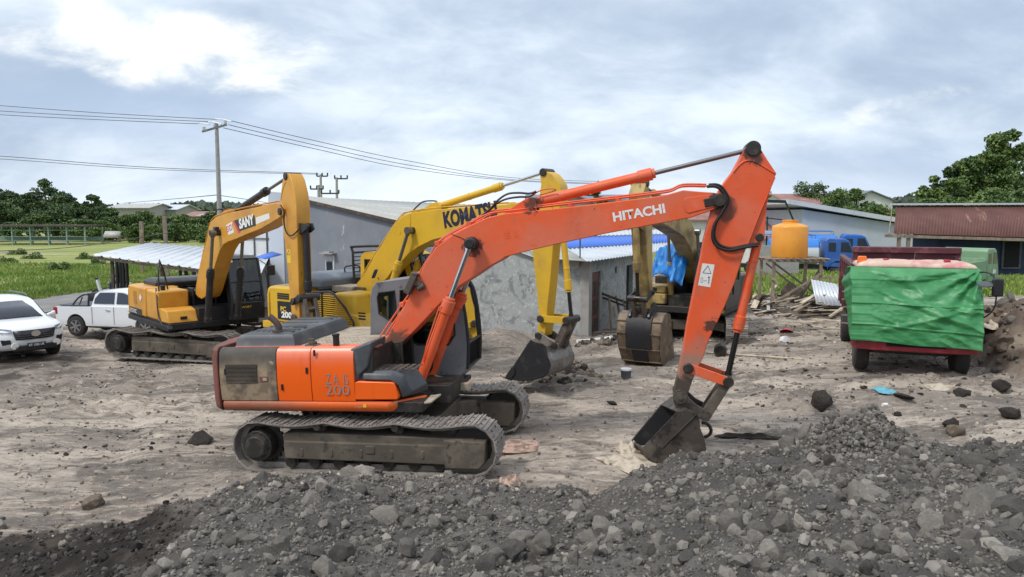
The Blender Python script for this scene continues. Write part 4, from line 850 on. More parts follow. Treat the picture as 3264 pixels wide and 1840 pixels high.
k = MB(); c = PS(z2(708, 480), -.3); k.box(c+Vector((0, -.02, 0)), (.16, .12, .14)); k.beam(c, c+Vector((-.12, .0, -.1)), .06); k.build('work_lamp', BLACKP, bo, bevel=.02)
# bucket cylinder, linkage, bucket (bucket stands on the ground behind the orange machine)
bc = FS.T(*z2(1290, 470), -.02); be = FS.T(*z2(1306, 850), -.02); b2 = FS.T(*z2(1308, 930), -.02)
hyd(sany, bc, b2, .9, .08, .045, 0, BLACKP, CHROME, rot=dr, name='bucket_cylinder', gland=1.2)
k = MB(); q = TL(FS, [z2(1232, 430), z2(1262, 440), z2(1290, 440), z2(1300, 480), z2(1280, 500), z2(1240, 520)], -.1); k.prism(q, -.11, -.08); k.prism(q, .08, .11); k.build('cylinder_bracket', BLACKP, ao, bevel=.005)
e = aS; bx_ = FS.T(*z2(1230, 1075), -.17); l1 = (bx_[0]+.03, bx_[1]+.42); l2 = b2; l3 = (bx_[0]+.48, bx_[1]+.0)
HS = dict(lp1=l1, lp2=l2, lp3=l3); linkage(sany, HS, 1.0, rot=dr, mA=BLACKP, mB=BLACKP)
def rel(P, o, s=1.0, a=0): c, s_ = math.cos(R(a))*s, math.sin(R(a))*s; return [(o[0]+p[0]*c-p[1]*s_, o[1]+p[0]*s_+p[1]*c) for p in P]
hb = H['bpn']; BKT = [(p[0]-hb[0], p[1]-hb[1]) for p in H['near']]; EAR = [(p[0]-hb[0], p[1]-hb[1]) for p in H['ears']]
pr = rel(BKT, bx_, 1.0, 8); bk2 = bucket(sany, pr, pr, -.5, .5, BUCKET, None, rot=dr, teeth=4)
k = MB(); er = rel(EAR, bx_, 1.0, 8); k.prism(er, -.25, -.2); k.build('bucket_ear', BUCKET, bk2, bevel=.006); k = MB(); k.prism(er, .2, .25); k.build('bucket_ear', BUCKET, bk2, bevel=.006)
k = MB(); p = [PS(z2(1130, 320), -.22), PS(z2(1150, 360), -.24), PS(z2(1152, 440), -.24), PS(z2(1170, 505), -.23), PS(z2(1205, 520), -.22), PS(z2(1250, 480), -.20)]; k.tube(smoothpts(p, 5), .018, 7); k.build('arm_hose', HOSE, sany, rot=dr)
# upper structure
UB = [YEL_S, BLACKP]
k = MB(); k.bx(-2.3, 1.28, -1.25, 1.3, .95, 1.12); k.bx(-2.2, .15, -.4, 1.25, 1.1, 1.9); k.bx(-.05, .35, -.29, -.23, 1.1, 2.0); k.bx(-.05, .35, .23, .29, 1.1, 2.0); k.bx(.3, 1.25, -.45, .4, 1.1, 1.5)
k.prism([(-2.4, .93), (1.3, .93), (1.38, 1.0), (1.3, 1.08), (-2.4, 1.08)], -1.33, -1.2); k.build('main_frame', BLACKP, sany, bevel=.01, rot=dr)
def cw(mat, root, rot, zt=2.0, xr=-2.3):
    k = MB()
    def ring(z, g): return [(xr, -1.33+g, z)]+[(xr-(.46-g)*math.cos(t), (1.33-g)*math.sin(t), z) for t in [R(a) for a in (-80, -65, -45, -20, 0, 20, 45, 65, 80)]]+[(xr, 1.33-g, z)]
    k.loft([ring(1.0, .10), ring(1.08, .01), ring(1.3, 0), ring(zt-.2, 0), ring(zt-.05, .03), ring(zt, .10)]); return k.build('counterweight', mat, root, bevel=.02, rot=rot)
cwo = cw(YEL_S, sany, dr)
k = MB(); k.bx(-2.29, -.62, -1.32, -.35, 1.13, 2.0); bd = k.build('engine_side_panel', YEL_S, sany, bevel=.05, rot=dr, seg=3)
k = MB(); k.bx(-.6, .42, -1.30, -.42, 1.13, 1.98); k.build('fuel_tank', YEL_S, sany, bevel=.06, rot=dr, seg=3)
k = MB(); k.loft([[(.45, -1.30, 1.13), (.45, -.45, 1.13), (.45, -.45, 1.50), (.45, -1.30, 1.50)], [(.72, -1.30, 1.13), (.72, -.45, 1.13), (.72, -.45, 1.52), (.72, -1.30, 1.52)], [(1.22, -1.26, 1.13), (1.22, -.45, 1.13), (1.05, -.45, 1.46), (1.05, -1.26, 1.46)]]); tb = k.build('toolbox', YEL_S, sany, bevel=.03, rot=dr, seg=3)
k = MB(); k.bx(1.17, 1.20, -.93, -.75, 1.22, 1.30); k.build('latch', BLACKP, tb)
text(cwo, 'SY215C', (-2.15, -1.325, 1.17), (-1.5, -1.325, 1.17), .12, (0, -1, 0), LETW, bold=.02)
k = MB(); k.bx(-2.2, -1.0, -1.327, -1.322, 1.13, 1.33); k.build('decal', BLACKP, bd)
k = MB(); k.bx(-1.75, -1.45, -1.328, -1.32, 1.45, 1.85); k.build('door_recess', M('shaded_recess_amber', (.40, .17, .03), .5), bd, bevel=.004)
k = MB(); k.slab([(-1.1, 0), (-.95, 0)], 0, 0) if False else k.box((-1.05, -1.33, 1.68), (.16, .01, .16), (0, R(45), 0)); k.build('hazard_diamond', STICKER, bd)
k = MB(); k.loft([[(-2.2, -.9, 1.98), (-1.0, -.9, 1.98), (-1.0, 1.1, 1.98), (-2.2, 1.1, 1.98)], [(-2.2, -.9, 2.12), (-1.0, -.9, 2.12), (-1.0, 1.1, 2.12), (-2.2, 1.1, 2.12)], [(-2.05, -.8, 2.2), (-1.15, -.8, 2.2), (-1.15, 1.0, 2.2), (-2.05, 1.0, 2.2)]]); k.build('engine_hood', BLACKP, sany, bevel=.03, rot=dr)
k = MB(); rail = [(.35, -1.2, 1.95), (.30, -1.2, 2.6), (.12, -1.2, 2.95), (.02, -1.2, 2.95)]
k.tube([(.35, -1.22, 1.95), (.30, -1.2, 2.5), (.12, -1.1, 2.85), (.0, -.95, 2.5), (-.05, -.85, 1.98)], .024, 7)
k.build('handrail', BLACKP, sany, rot=dr)
k = MB(); k.cyl((.15, -1.05, 1.97), (.15, -1.05, 2.12), .07, n=14); k.tube(smoothpts([(.2, -1.25, 2.05), (.5, -1.33, 1.7), (.6, -1.33, 1.3), (.85, -1.3, 1.0)], 5), .02, 7); k.build('fuel_cap', BLACKP, sany, rot=dr)
cS = [(-.35, 1.12), (-.38, 2.0), (-.36, 2.78), (-.2, 2.92), (1.0, 2.94), (1.25, 2.86), (1.45, 2.2), (1.60, 1.6), (1.58, 1.12)]
cbS = make_cab(sany, cS, [[(-.2, 1.9), (-.2, 2.75), (.35, 2.78), (.35, 1.9)], [(.45, 1.5), (.45, 2.78), (1.0, 2.78), (1.3, 2.15), (1.42, 1.6)]], .36, 1.36, BLACKP, cS[5:8], rot=dr)
k = MB(); k.box((1.60, .86, 1.36), (.03, .98, .50), (0, R(3), 0)); k.build('front_panel', BLACKP, cbS, bevel=.02)
text(cbS, 'PLANET', (1.625, .55, 1.45), (1.625, .95, 1.45), .06, (1, 0, 0), STICKY)
k = MB(); k.tube([(1.3, 1.38, 2.8), (1.45, 1.6, 2.6)], .015, 6); k.box((1.48, 1.65, 2.5), (.08, .2, .3)); k.build('mirror', BLACKP, cbS, bevel=.02)
k = MB(); k.tube(smoothpts([(1.55, 1.42, 2.5), (1.6, 1.46, 2.2), (1.68, 1.44, 1.5), (1.75, 1.4, 1.2)], 5), .018, 6); k.build('grab_rail', BLACKP, cbS)

# ================================================================== BRIGHT YELLOW EXCAVATOR (middle)
KY = -34; KO = Vector((-3.93, 19.76, .08)); FK = Frame(KO, KY)
kom = empty('excavator', KO+Vector((0, 0, 0)), KY); tag(kom, 'bright yellow excavator with caged cab whose boom passes behind the orange boom', 'excavator')
undercarriage(kom, 4.2, sag=.05, detail=False)
def PK(p, y): t = FK.T(p[0], p[1], y); return Vector((t[0], y, t[1]))
bK = [z5(640, 900), z5(690, 850), z5(760, 725), z5(830, 605), z5(900, 490), z5(955, 430), z5(1010, 402), z5(1200, 375), z5(1400, 360), z5(1700, 338), (1690, 640), (1752, 640), (1765, 690), (1745, 730), (1700, 735), z5(1700, 500), z5(1500, 520), z5(1300, 562), z5(1180, 592), z5(1080, 640), z5(1010, 690), z5(960, 745), z5(900, 800), z5(860, 860), z5(780, 940), z5(710, 1010), z5(680, 1020), z5(655, 985)]
bK = TL(FK, bK, -.22); bo = boom_mesh(bK, .22, YEL_K, kom)
k = MB()
for yy in (-.17, -.1, .1, .17):
    q = [z5(660, 860), z5(755, 700), z5(850, 555), z5(945, 420), z5(1005, 390), z5(1200, 362), z5(1500, 340), z5(1700, 325)]
    k.tube([Vector((v.x, yy, v.z)) for v in smoothpts([PK(p, -.22) for p in q], 4)], .015, 6)
k.tube([PK(z5(1020, 410), -.225), PK(z5(1024, 460), -.225), PK(z5(1018, 510), -.23)], .008, 5)
k.build('boom_pipe', YEL_K, bo)
k = MB()
for i in range(3): k.tube(smoothpts([PK(p, -.1+.1*i) for p in [z5(1035, 390), z5(1080, 345), z5(1120, 318), z5(1200, 315), z5(1215, 330)]], 5), .018, 7)
k.build('boom_hose', HOSE, bo)
text(bo, 'KOMATSU', PK(z5(1268, 512), -.2225), PK(z5(1648, 434), -.2225), .40, (0, -1, 0), LETB, bold=.05)
cp = FK.T(*z5(1015, 525), -.35); cm = FK.T(*z5(935, 757), -.40); d_ = Vector((cp[0]-cm[0], 0, cp[1]-cm[1])); cf = (cm[0]-d_.x*1.05, cm[1]-d_.z*1.05)
k = MB(); k.cyl((cp[0], -.42, cp[1]), (cp[0], .42, cp[1]), .085, n=18); k.build('boom_cylinder_pin', DARKST, bo, bevel=.012)
for yy in (-.38, .38): hyd(kom, cf, cp, .52, .085, .042, yy, YEL_K, DRYROD, name='boom_cylinder', gland=1.22)
ak = FK.T(*z5(1215, 350), -.1); akm = FK.T(*z5(1655, 228), -.1); ake = FK.T(1728, 549, -.1)
hyd(kom, ak, ake, math.hypot(akm[0]-ak[0], akm[1]-ak[1])/math.hypot(ake[0]-ak[0], ake[1]-ak[1]), .08, .036, 0, YEL_K, CHROME, name='arm_cylinder', gland=1.2, collar=.5)
k = MB(); q = TL(FK, [z5(1090, 392), z5(1170, 335), z5(1215, 320), z5(1245, 345), z5(1250, 375)], -.1); k.prism(q, -.13, -.09); k.prism(q, .09, .13); k.build('cylinder_bracket', YEL_K, bo, bevel=.005)
aK = [z2b(800, 205), z2b(815, 180), z2b(850, 168), z2b(900, 175), z2b(945, 200), z2b(985, 250), z2b(1030, 320), z2b(1045, 400), (1780, 700), z7(515, 210), z7(500, 400), z7(480, 600), z7(468, 720), z7(462, 820), z7(450, 900), z7(410, 915), z7(395, 870), z7(405, 720), z7(390, 560), z7(355, 240), z2b(790, 560), z2b(800, 420), z2b(815, 320)]
aK = TL(FK, aK, -.165); k = MB(); k.prism(aK, -.165, .165); ao = k.build('arm', YEL_K, kom, bevel=.012)
k = MB(); k.cyl(PK((1729, 549), -.2), PK((1729, 549), -.2)+Vector((0, .4, 0)), .085, n=18); k.build('arm_cylinder_pin', DARKST, ao, bevel=.01)
bq = FK.T(*z7(580, 175), -.05); bqe = FK.T(*z7(612, 545), -.05); l2 = FK.T(*z7(640, 775), -.1); l1 = FK.T(*z7(425, 765), -.2); l3 = FK.T(*z7(538, 965), -.2); bpK = FK.T(*z7(405, 898), -.25)
bq0 = (bq[0]-.03, bq[1]+.5)
hyd(kom, bq0, l2, math.hypot(bqe[0]-bq0[0], bqe[1]-bq0[1])/math.hypot(l2[0]-bq0[0], l2[1]-bq0[1]), .068, .042, 0, YEL_K, OILROD, name='bucket_cylinder', gland=1.25, collar=.7)
linkage(kom, dict(lp1=l1, lp2=l2, lp3=l3), 1.0, mA=YEL_K)
pk = [zB(345, 1205), zB(600, 1248), zB(850, 1240), zB(1040, 1190), zB(1150, 1100), zB(1195, 960), zB(1180, 880), zB(1140, 800), zB(1115, 700), zB(1095, 610), zB(1050, 565), zB(950, 545), zB(880, 520), zB(815, 482)]
pk = TL(FK, pk, -.52); bkk = bucket(kom, pk, pk, -.52, .52, BUCKETIN, None, teeth=4, shellmat=BUCKETGR)
k = MB(); k.prism(TL(FK, [zB(520, 1000), zB(480, 985), zB(365, 1150), zB(370, 1200), zB(470, 1200), zB(540, 1100)], -.53), -.545, -.52); k.prism([(p[0], p[1]) for p in TL(FK, [zB(640, 1200), zB(850, 1190), zB(1020, 1140), zB(1110, 1070), zB(1150, 980), zB(1190, 985), zB(1150, 1090), zB(1050, 1170), zB(860, 1235), zB(640, 1240)], -.53)], -.535, -.52); k.build('side_cutter', BUCKETIN, bkk, bevel=.004)
ek = TL(FK, [zB(905, 430), zB(940, 360), zB(990, 335), zB(1060, 380), zB(1150, 450), zB(1270, 510), zB(1340, 560), zB(1330, 640), zB(1250, 720), zB(1200, 760), zB(1115, 690), zB(1090, 610), zB(1040, 560), zB(940, 520)], -.25)
for y_ in (-.27, .21): k = MB(); k.prism(ek, y_, y_+.06); k.build('bucket_ear', BUCKETGR, bkk, bevel=.006)
k = MB(); k.cyl((bpK[0], -.29, bpK[1]), (bpK[0], .29, bpK[1]), .085, n=18); k.cyl((l3[0], -.3, l3[1]), (l3[0], .3, l3[1]), .075, n=18); k.build('bucket_pin', DARKST, bkk, bevel=.01)
# body
k = MB(); k.bx(-2.3, 1.3, -1.25, 1.3, .95, 1.12); k.bx(-2.2, .1, -1.15, 1.25, 1.1, 1.85); k.bx(-.05, .35, -.29, -.23, 1.1, 2.05); k.bx(-.05, .35, .23, .29, 1.1, 2.05); k.build('main_frame', FRAME, kom, bevel=.01)
k = MB(); k.prism([(-2.4, .93), (1.3, .93), (1.35, 1.0), (1.3, 1.1), (-2.4, 1.1)], -1.33, -1.2); k.build('side_rail', YEL_K, kom, bevel=.01)
zP = zf(860, 880, 5.809)
cwk = cw(YEL_K, kom, None, 2.02, -2.12)
b0 = FK.T(*zP(135, 460), -1.33); b1 = FK.T(*zP(430, 825), -1.33); k = MB(); k.bx(-2.11, -1.1, -1.31, -.5, 1.12, 2.02); sp_ = k.build('engine_side_panel', YEL_K, kom, bevel=.04, seg=3)
k = MB(); k.bx(b0[0], b1[0]-.02, -1.325, -1.318, b1[1], b0[1]); pl = k.build('name_plate', BLACKP, sp_)
c0 = FK.T(*zP(200, 650), -1.33); c1_ = FK.T(*zP(300, 650), -1.33); d0 = FK.T(*zP(215, 770), -1.33); d1 = FK.T(*zP(410, 770), -1.33)
text(pl, 'PC', (c0[0], -1.326, c0[1]), (c1_[0], -1.326, c0[1]), .13, (0, -1, 0), STICKY, bold=.03); text(pl, '200', (d0[0], -1.326, d0[1]), (d1[0], -1.326, d0[1]), .17, (0, -1, 0), LETW, bold=.05)
k = MB()
for i in range(3): z = FK.T(*zP(240, 335+i*40), -1.33)[1]; k.bx(b0[0], b1[0]-.15, -1.325, -1.315, z-.02, z+.02)
k.build('louvre', BLACKP, sp_)
g = TL(FK, [zP(820, 300), zP(1120, 290), zP(1200, 330), zP(1400, 580), zP(1560, 860), zP(1560, 1000), zP(820, 1000)], -1.34)
gx0 = g[0][0]; gx1 = g[5][0]
k = MB(); k.use(DARKST); k.bx(gx0, gx1-.1, -1.25, -1.2, 1.15, 1.9); n_ = 17
k.use(YEL_K)
for i in range(n_):
    z = 1.13+i*.052; xs_ = np.interp(z, [1.13, 1.55, 1.92, 2.0], [gx1, gx1-.28, gx1-.62, gx1-.75]); k.bx(gx0, xs_, -1.35, -1.31, z, z+.02)
k.build('side_grille', YEL_K, kom)
k = MB(); k.tube([Vector((p[0], -1.36, p[1])) for p in g[:6]], .028, 7); k.tube([(gx0+.3, -1.365, 1.1), (gx0+.3, -1.365, 2.0)], .02, 6); k.build('grille_frame', BLACKP, kom)
k = MB(); k.bx(gx1-.75, gx1-.02, -1.28, -.42, 1.3, 2.0); k.build('fuel_tank', YEL_K, kom, bevel=.07, seg=3)
k = MB(); k.loft([[(gx1-.15, -1.31, 1.12), (gx1-.15, -.45, 1.12), (gx1-.15, -.45, 1.52), (gx1-.15, -1.31, 1.52)], [(1.3, -1.28, 1.12), (1.3, -.45, 1.12), (1.12, -.45, 1.48), (1.12, -1.28, 1.48)]]); tb = k.build('toolbox', YEL_K, kom, bevel=.03, seg=3)
v = FK.T(*zP(1640, 700), -1.33); k = MB()
for i in range(3): k.bx(v[0], v[0]+.2, -1.33, -1.29, v[1]-i*.07, v[1]+.035-i*.07)
k.build('vent', VOID, tb)
k = MB(); k.loft([[(-2.0, -.75, 2.0), (-.75, -.75, 2.0), (-.75, 1.2, 2.0), (-2.0, 1.2, 2.0)], [(-2.0, -.75, 2.22), (-.75, -.75, 2.22), (-.75, 1.2, 2.22), (-2.0, 1.2, 2.22)], [(-1.8, -.55, 2.36), (-.95, -.55, 2.36), (-.95, 1.0, 2.36), (-1.8, 1.0, 2.36)]]); hk = k.build('engine_hood', HOODG, kom, bevel=.05, seg=3)
k = MB(); k.tube(smoothpts([(-.95, .3, 2.34), (-.95, .32, 2.5), (-.95, .8, 2.5), (-.95, .85, 2.34)], 4), .02, 6); k.build('hood_handle', BLACKP, hk)
k = MB(); k.bx(-.73, .0, -.4, .3, 1.9, 2.05); k.build('walkway_deck', DECK, kom, bevel=.01)
cK = [(-.45, 1.12), (-.48, 2.0), (-.46, 2.78), (-.32, 2.92), (1.0, 2.95), (1.25, 2.86), (1.45, 2.2), (1.60, 1.6), (1.58, 1.12)]
cbk = make_cab(kom, cK, [[(-.3, 2.0), (-.3, 2.72), (.25, 2.72), (.25, 2.0)], [(.35, 1.5), (.35, 2.75), (1.0, 2.75), (1.3, 2.15), (1.42, 1.6)]], .40, 1.38, YEL_K, cK[5:8])
# falling object guard round the cab
k = MB()
go = [(-.62, 1.95), (-.66, 2.9), (-.55, 3.06), (1.5, 3.10), (1.72, 2.9), (1.85, 2.2), (1.85, 1.6)]
for yy in (.32, 1.48):
    k.tube([Vector((v.x, yy, v.y)) for v in smoothpts(go, 3)], .035, 7)
for a in go[:]: k.tube([(a[0], .32, a[1]), (a[0], 1.48, a[1])], .025, 6)
for i in range(12): z = 1.7+i*.105; xx = float(np.interp(z, [1.6, 2.2, 2.9], [1.85, 1.85, 1.74])); k.tube([(xx, .32, z), (xx, 1.48, z)], .014, 5)
for i in range(10): z = 1.98+i*.1; k.tube([(-.64, .32, z), (-.64, 1.48, z)], .014, 5)
for i in range(5): y = .5+i*.2; k.tube([(1.86, y, 1.6), (1.86, y, 2.2), (1.74, y, 2.9)], .012, 5)
for i in range(7): y = .32+i*.19; k.tube([(-.5, y, 3.07), (1.5, y, 3.10)], .014, 5)
k.build('cab_guard', BLACKP, cbk)

# ================================================================== OLD CREAM EXCAVATOR (facing the camera)
CO_ = Vector((5.68, 23.45, .12)); CLY, CUY = -103, -119
cat = empty('excavator', CO_, CLY); tag(cat, 'old cream excavator facing the camera with rolled bucket and blue tarpaulin over its cab', 'excavator')
undercarriage(cat, 4.1, sag=.04)
dr = CUY-CLY
def sim(P, a, b, A, B):
    za = complex(*a); zb_ = complex(*b); ZA = complex(*A); ZB = complex(*B); m = (ZB-ZA)/(zb_-za)
    f = lambda p: (lambda q: (q.real, q.imag))(ZA+(complex(*p)-za)*m)
    return [f(p) for p in P] if isinstance(P, list) else f(P)
hf = (.14, 1.74)
bt = (4.75, 3.95); bC = sim(H['boom'], hf, H['tip'], (.1, 1.75), bt)
bo = boom_mesh(bC, .24, YEL_C, cat, rot=dr)
aT, aB = (5.15, 4.65), (4.62, 1.50)
tA = lambda P: sim(P, H['ap'], H['bpn'], aT, aB)
k = MB(); k.prism(tA(H['arm']), -.19, .19); ao = k.build('arm', YEL_C, cat, bevel=.012, rot=dr)
k = MB(); q = tA(H['bkt']); k.prism(q, -.14, -.10); k.prism(q, .10, .14); k.build('cylinder_bracket', YEL_C, ao, bevel=.006)
k = MB(); k.cyl((aT[0], -.22, aT[1]), (aT[0], .22, aT[1]), .09, n=18); k.build('arm_cylinder_pin', DARKST, ao, bevel=.01)
cy0 = (2.55, 4.12); k = MB(); q = [(2.3, 3.85), (2.45, 4.15), (2.6, 4.2), (2.8, 4.0)]; k.prism(q, -.13, -.09); k.prism(q, .09, .13); k.build('cylinder_bracket', YEL_C, bo, bevel=.005)
hyd(cat, cy0, aT, .62, .085, .04, 0, YEL_C, OILROD, rot=dr, name='arm_cylinder')
cpc = sim(H['cylp'], hf, H['tip'], (.1, 1.75), bt)
for yy in (-.44, .44): hyd(cat, (.95, 1.35), cpc, .52, .09, .045, yy, YEL_C, DRYROD, rot=dr, name='boom_cylinder')
L1c, L2c, L3c, BCc = tA(H['lp1']), tA(H['lp2']), tA(H['lp3']), tA(H['bcp'])
hyd(cat, (BCc[0]+.05, BCc[1]+.1), L2c, .62, .085, .045, 0, YEL_C, OILROD, rot=dr, name='bucket_cylinder', gland=1.25)
linkage(cat, dict(lp1=L1c, lp2=L2c, lp3=L3c), 1.0, rot=dr, mA=BLACKP)
# big worn bucket, rolled so that its back faces the camera
bp = aB
bc_ = [(-.95, -1.20), (-.62, -1.36), (-.15, -1.36), (.22, -1.20), (.42, -.90), (.50, -.55), (.44, -.28), (.28, -.14), (.02, -.10), (-.22, -.16)]
bc_ = [(bp[0]+p[0]*.98, bp[1]+p[1]*1.16) for p in bc_]
bkc = bucket(cat, bc_, bc_, -.62, .62, BUCKETBR, None, rot=dr, teeth=5)
_zt = max(p[1] for p in bc_)
for v in bkc.data.vertices: v.co.y *= 1-.16*min(1, max(0, (_zt-v.co.z)/1.4))
for c_ in bkc.children: c_.location.y = 0
k = MB()
for i in range(3, 7):
    k = MB(); a = Vector((bc_[i][0], 0, bc_[i][1])); w_ = .625*(1-.16*min(1, (_zt-a.z)/1.4)); k.beam(a+Vector((.01, -w_, 0)), a+Vector((.01, w_, 0)), .03, .035); k.build('wear_strip', BUCKETBR, bkc, bevel=.006)
k = MB(); k.loft([[(bc_[i][0]+.03, y, bc_[i][1]+(.03 if i > 5 else 0)) for y in (-.34, .34)]+[(bc_[i][0]-.02, y, bc_[i][1]-.01) for y in (.34, -.34)] for i in range(4, 9)]); k.build('black_patch', BUCKETIN, bkc, bevel=.006)
k = MB(); k.loft([[(bc_[i][0]+.024, y, bc_[i][1]-(.024 if i < 3 else 0)) for y in (-.20, .22)]+[(bc_[i][0]-.02, y, bc_[i][1]) for y in (.22, -.20)] for i in range(2, 6)]); k.build('black_stripe', BUCKETIN, bkc, bevel=.004)
k = MB(); er = [(bp[0]-.12, bp[1]-.2), (bp[0]-.13, bp[1]+.05), (bp[0], bp[1]+.14), (bp[0]+.15, bp[1]+.05), (L3c[0]+.05, L3c[1]+.12), (L3c[0]+.12, L3c[1]), (L3c[0]+.05, L3c[1]-.15), (bp[0]+.2, bp[1]-.18)]
k.prism(er, -.28, -.22); k.build('bucket_ear', BLACKP, bkc, bevel=.006); k = MB(); k.prism(er, .22, .28); k.build('bucket_ear', BLACKP, bkc, bevel=.006)
k = MB(); k.bx(-2.4, 1.3, -1.25, 1.25, .95, 1.15); k.bx(-2.3, .2, -1.2, -.35, 1.1, 1.95); k.bx(-2.3, -.5, -.3, 1.2, 1.1, 1.95); k.bx(-.05, .35, -.31, -.25, 1.1, 2.05); k.bx(-.05, .35, .25, .31, 1.1, 2.05); k.bx(.2, 1.1, -.5, .5, 1.1, 1.45); k.build('main_frame', DARKST, cat, bevel=.02, rot=dr)
cw(YEL_C, cat, dr, 1.95)
k = MB(); k.bx(.25, 1.25, -1.28, -.52, 1.18, 1.50); k.bx(.25, 1.22, -1.26, -.54, 1.52, 1.72); tb = k.build('toolbox', YEL_C, cat, bevel=.03, rot=dr)
k = MB(); k.bx(1.225, 1.24, -1.0, -.8, 1.56, 1.68); k.build('vent', VOID, tb)
k = MB(); k.bx(1.1, 1.32, .4, 1.25, 1.02, 1.14); k.build('front_step', YEL_K, cat, bevel=.02, rot=dr)
cC = [(-.35, 1.15), (-.38, 2.0), (-.36, 2.75), (-.2, 2.86), (1.0, 2.88), (1.2, 2.8), (1.42, 2.1), (1.45, 1.6), (1.45, 1.15)]
cbc = make_cab(cat, cC, [[(-.2, 1.9), (-.2, 2.7), (.35, 2.7), (.35, 1.9)], [(.45, 1.5), (.45, 2.7), (1.0, 2.7), (1.25, 2.1), (1.3, 1.6)]], .38, 1.33, BLACKP, cC[5:8], rot=dr)
k = MB(); k.box((1.05, .9, 1.75), (.35, .5, .6)); k.build('seat_cover', PURPLE, cbc, bevel=.08, seg=3)
# ================================================================== vehicles
def wheel(parent, c, r, w, side, rim=ALLOY, spokes=6, rf=.62, axis='y'):
    """wheel with its axle along local y; side = +1/-1 is the outer side"""
    x, y, z = c; k = MB()
    k.lathe((x, y-w/2, z), (0, 1, 0), [(0, r*rf*.9), (0, r*.86), (w*.08, r*.96), (w*.2, r), (w*.8, r), (w*.92, r*.96), (w, r*.86), (w, r*rf*.9)], 30)
    o = k.build('wheel', TYRE, parent)
    k = MB(); yo = y+side*w*.30
    k.lathe((x, y+side*w*.51, z), (0, -side, 0), [(0, r*rf*.97), (0, r*rf*1.02), (w*.5, r*rf), (w*.5, r*rf*.9), (w*.02, r*rf*.92)], 28, cap=False)
    for i in range(spokes):
        t = 2*math.pi*i/spokes+.3; a = Vector((x, yo+side*w*.16, z)); b = a+Vector((math.cos(t), 0, math.sin(t)))*r*rf*.95
        k.beam(a, b, .035, r*.16, (0, 1, 0)) if False else k.beam(a, b, r*.15, .035, (0, side, 0))
    k.cyl((x, yo, z), (x, yo+side*w*.22, z), r*.14, n=12)
    k.build('rim', rim, o)
    k = MB(); k.cyl((x, y-w*.2, z), (x, y+side*w*.12, z), r*rf*.9, n=20); k.build('brake_disc', VOID, o)
    return o
def shell(parent, name, prof, W, mat, front=.38, rear=.15, crown=.05, tumble=0, zb=0, zt=1, arches=(), bevel=.0):
    """body from a side profile (x,z): outline pulled in towards the corners, crowned top"""
    st = [-1, -.985, -.93, -.8, -.5, 0, .5, .8, .93, .985, 1]
    xs = [p[0] for p in prof]; xm, xM = min(xs), max(xs); L = xM-xm; rings = []
    for s in st:
        a = abs(s); ring = []
        for x, z in prof:
            f = (x-xm)/L
            dx = -front*sst(.72, 1, f)*a**3.2+rear*sst(.2, 0, f)*a**3.5
            h = (z-zb)/(zt-zb); hh = float(np.clip(h, 0, 1))
            e = 0 if a < .98 else (.02 if a < .99 else .05)
            w_ = W*s*(1-tumble*hh)*(1-.02*(1 if h < .1 else 0))
            if a == 1: w_ *= .985
            ring.append((x+float(dx), w_, z-crown*a**3*float(sst(.55, 1, hh))))
        rings.append(ring)
    k = MB(); k.loft(rings, cap=False)
    n = len(prof)
    tri = tessellate_polygon([[Vector((p[0], p[1], 0)) for p in prof]])
    k.add(rings[0], [tuple(t) for t in tri]); k.add(rings[-1], [tuple(t) for t in tri])
    # weld caps
    o = k.build(name, mat, parent, smooth=42); bm = bmesh.new(); bm.from_mesh(o.data); bmesh.ops.remove_doubles(bm, verts=bm.verts, dist=.0005); bmesh.ops.recalc_face_normals(bm, faces=bm.faces); bm.to_mesh(o.data); bm.free()
    o.data.shade_smooth(); o.data.set_sharp_from_angle(angle=R(40)); return o
def arch(x, r, z0=.0, n=9, zc=None):
    return [(x+r*math.cos(math.pi-math.pi*i/n), zc+r*math.sin(math.pi-math.pi*i/n)) for i in range(n+1)]
def poly(parent, name, pts, mat, th=.006):
    """small panel of any outline, given thickness along its normal"""
    P = [Vector(p) for p in pts]; n = (P[1]-P[0]).cross(P[2]-P[0]).normalized()*th
    k = MB(); m_ = len(P); k.add(P+[p+n for p in P], [tuple(range(m_)), tuple(range(2*m_-1, m_-1, -1))]+[(i, (i+1) % m_, (i+1) % m_+m_, i+m_) for i in range(m_)]); return k.build(name, mat, parent)
# ---- white seven-seat car (front at +x)
suv = empty('parked_car', (-15.40, 22.75, -.20), -38); tag(suv, 'white off-road car with black grille seen from the front at the left edge', 'car')
pf = [(-2.25, .55), (-2.2, .38)]+[(x, z) for x, z in [(-1.85, .33)]]+arch(-1.38, .44, zc=.40)+[(-.9, .30), (.9, .30)]+arch(1.37, .44, zc=.40)+[(1.85, .34), (2.2, .38), (2.34, .50), (2.37, .72), (2.34, .95), (2.20, 1.08), (1.6, 1.18), (.95, 1.24), (.5, 1.22), (-1.9, 1.20), (-2.25, 1.12), (-2.33, .85)]
body = shell(suv, 'body', pf, .93, WHITEPAINT, front=.42, rear=.25, crown=.07, zb=.3, zt=1.22)
gh = [(-2.2, 1.15), (-2.05, 1.55), (-1.8, 1.76), (-.8, 1.83), (.0, 1.80), (.35, 1.70), (1.15, 1.17)]
cabn = shell(suv, 'roof', gh, .86, WHITEPAINT, front=.12, rear=.1, crown=.06, tumble=.20, zb=1.15, zt=1.8)
def gy(z, W=.86, t=.20, zb=1.15, zt=1.8): return W*(1-t*min(1, max(0, (z-zb)/(zt-zb))))
def side_glass(parent, pts, name='side_window', th=.012, **kw):
    for s in (-1, 1):
        P = [(x, s*(gy(z, **kw)*.985+.012), z) for x, z in pts]
        poly(parent, name, P if s < 0 else P[::-1], CARGLASS, th*-1)
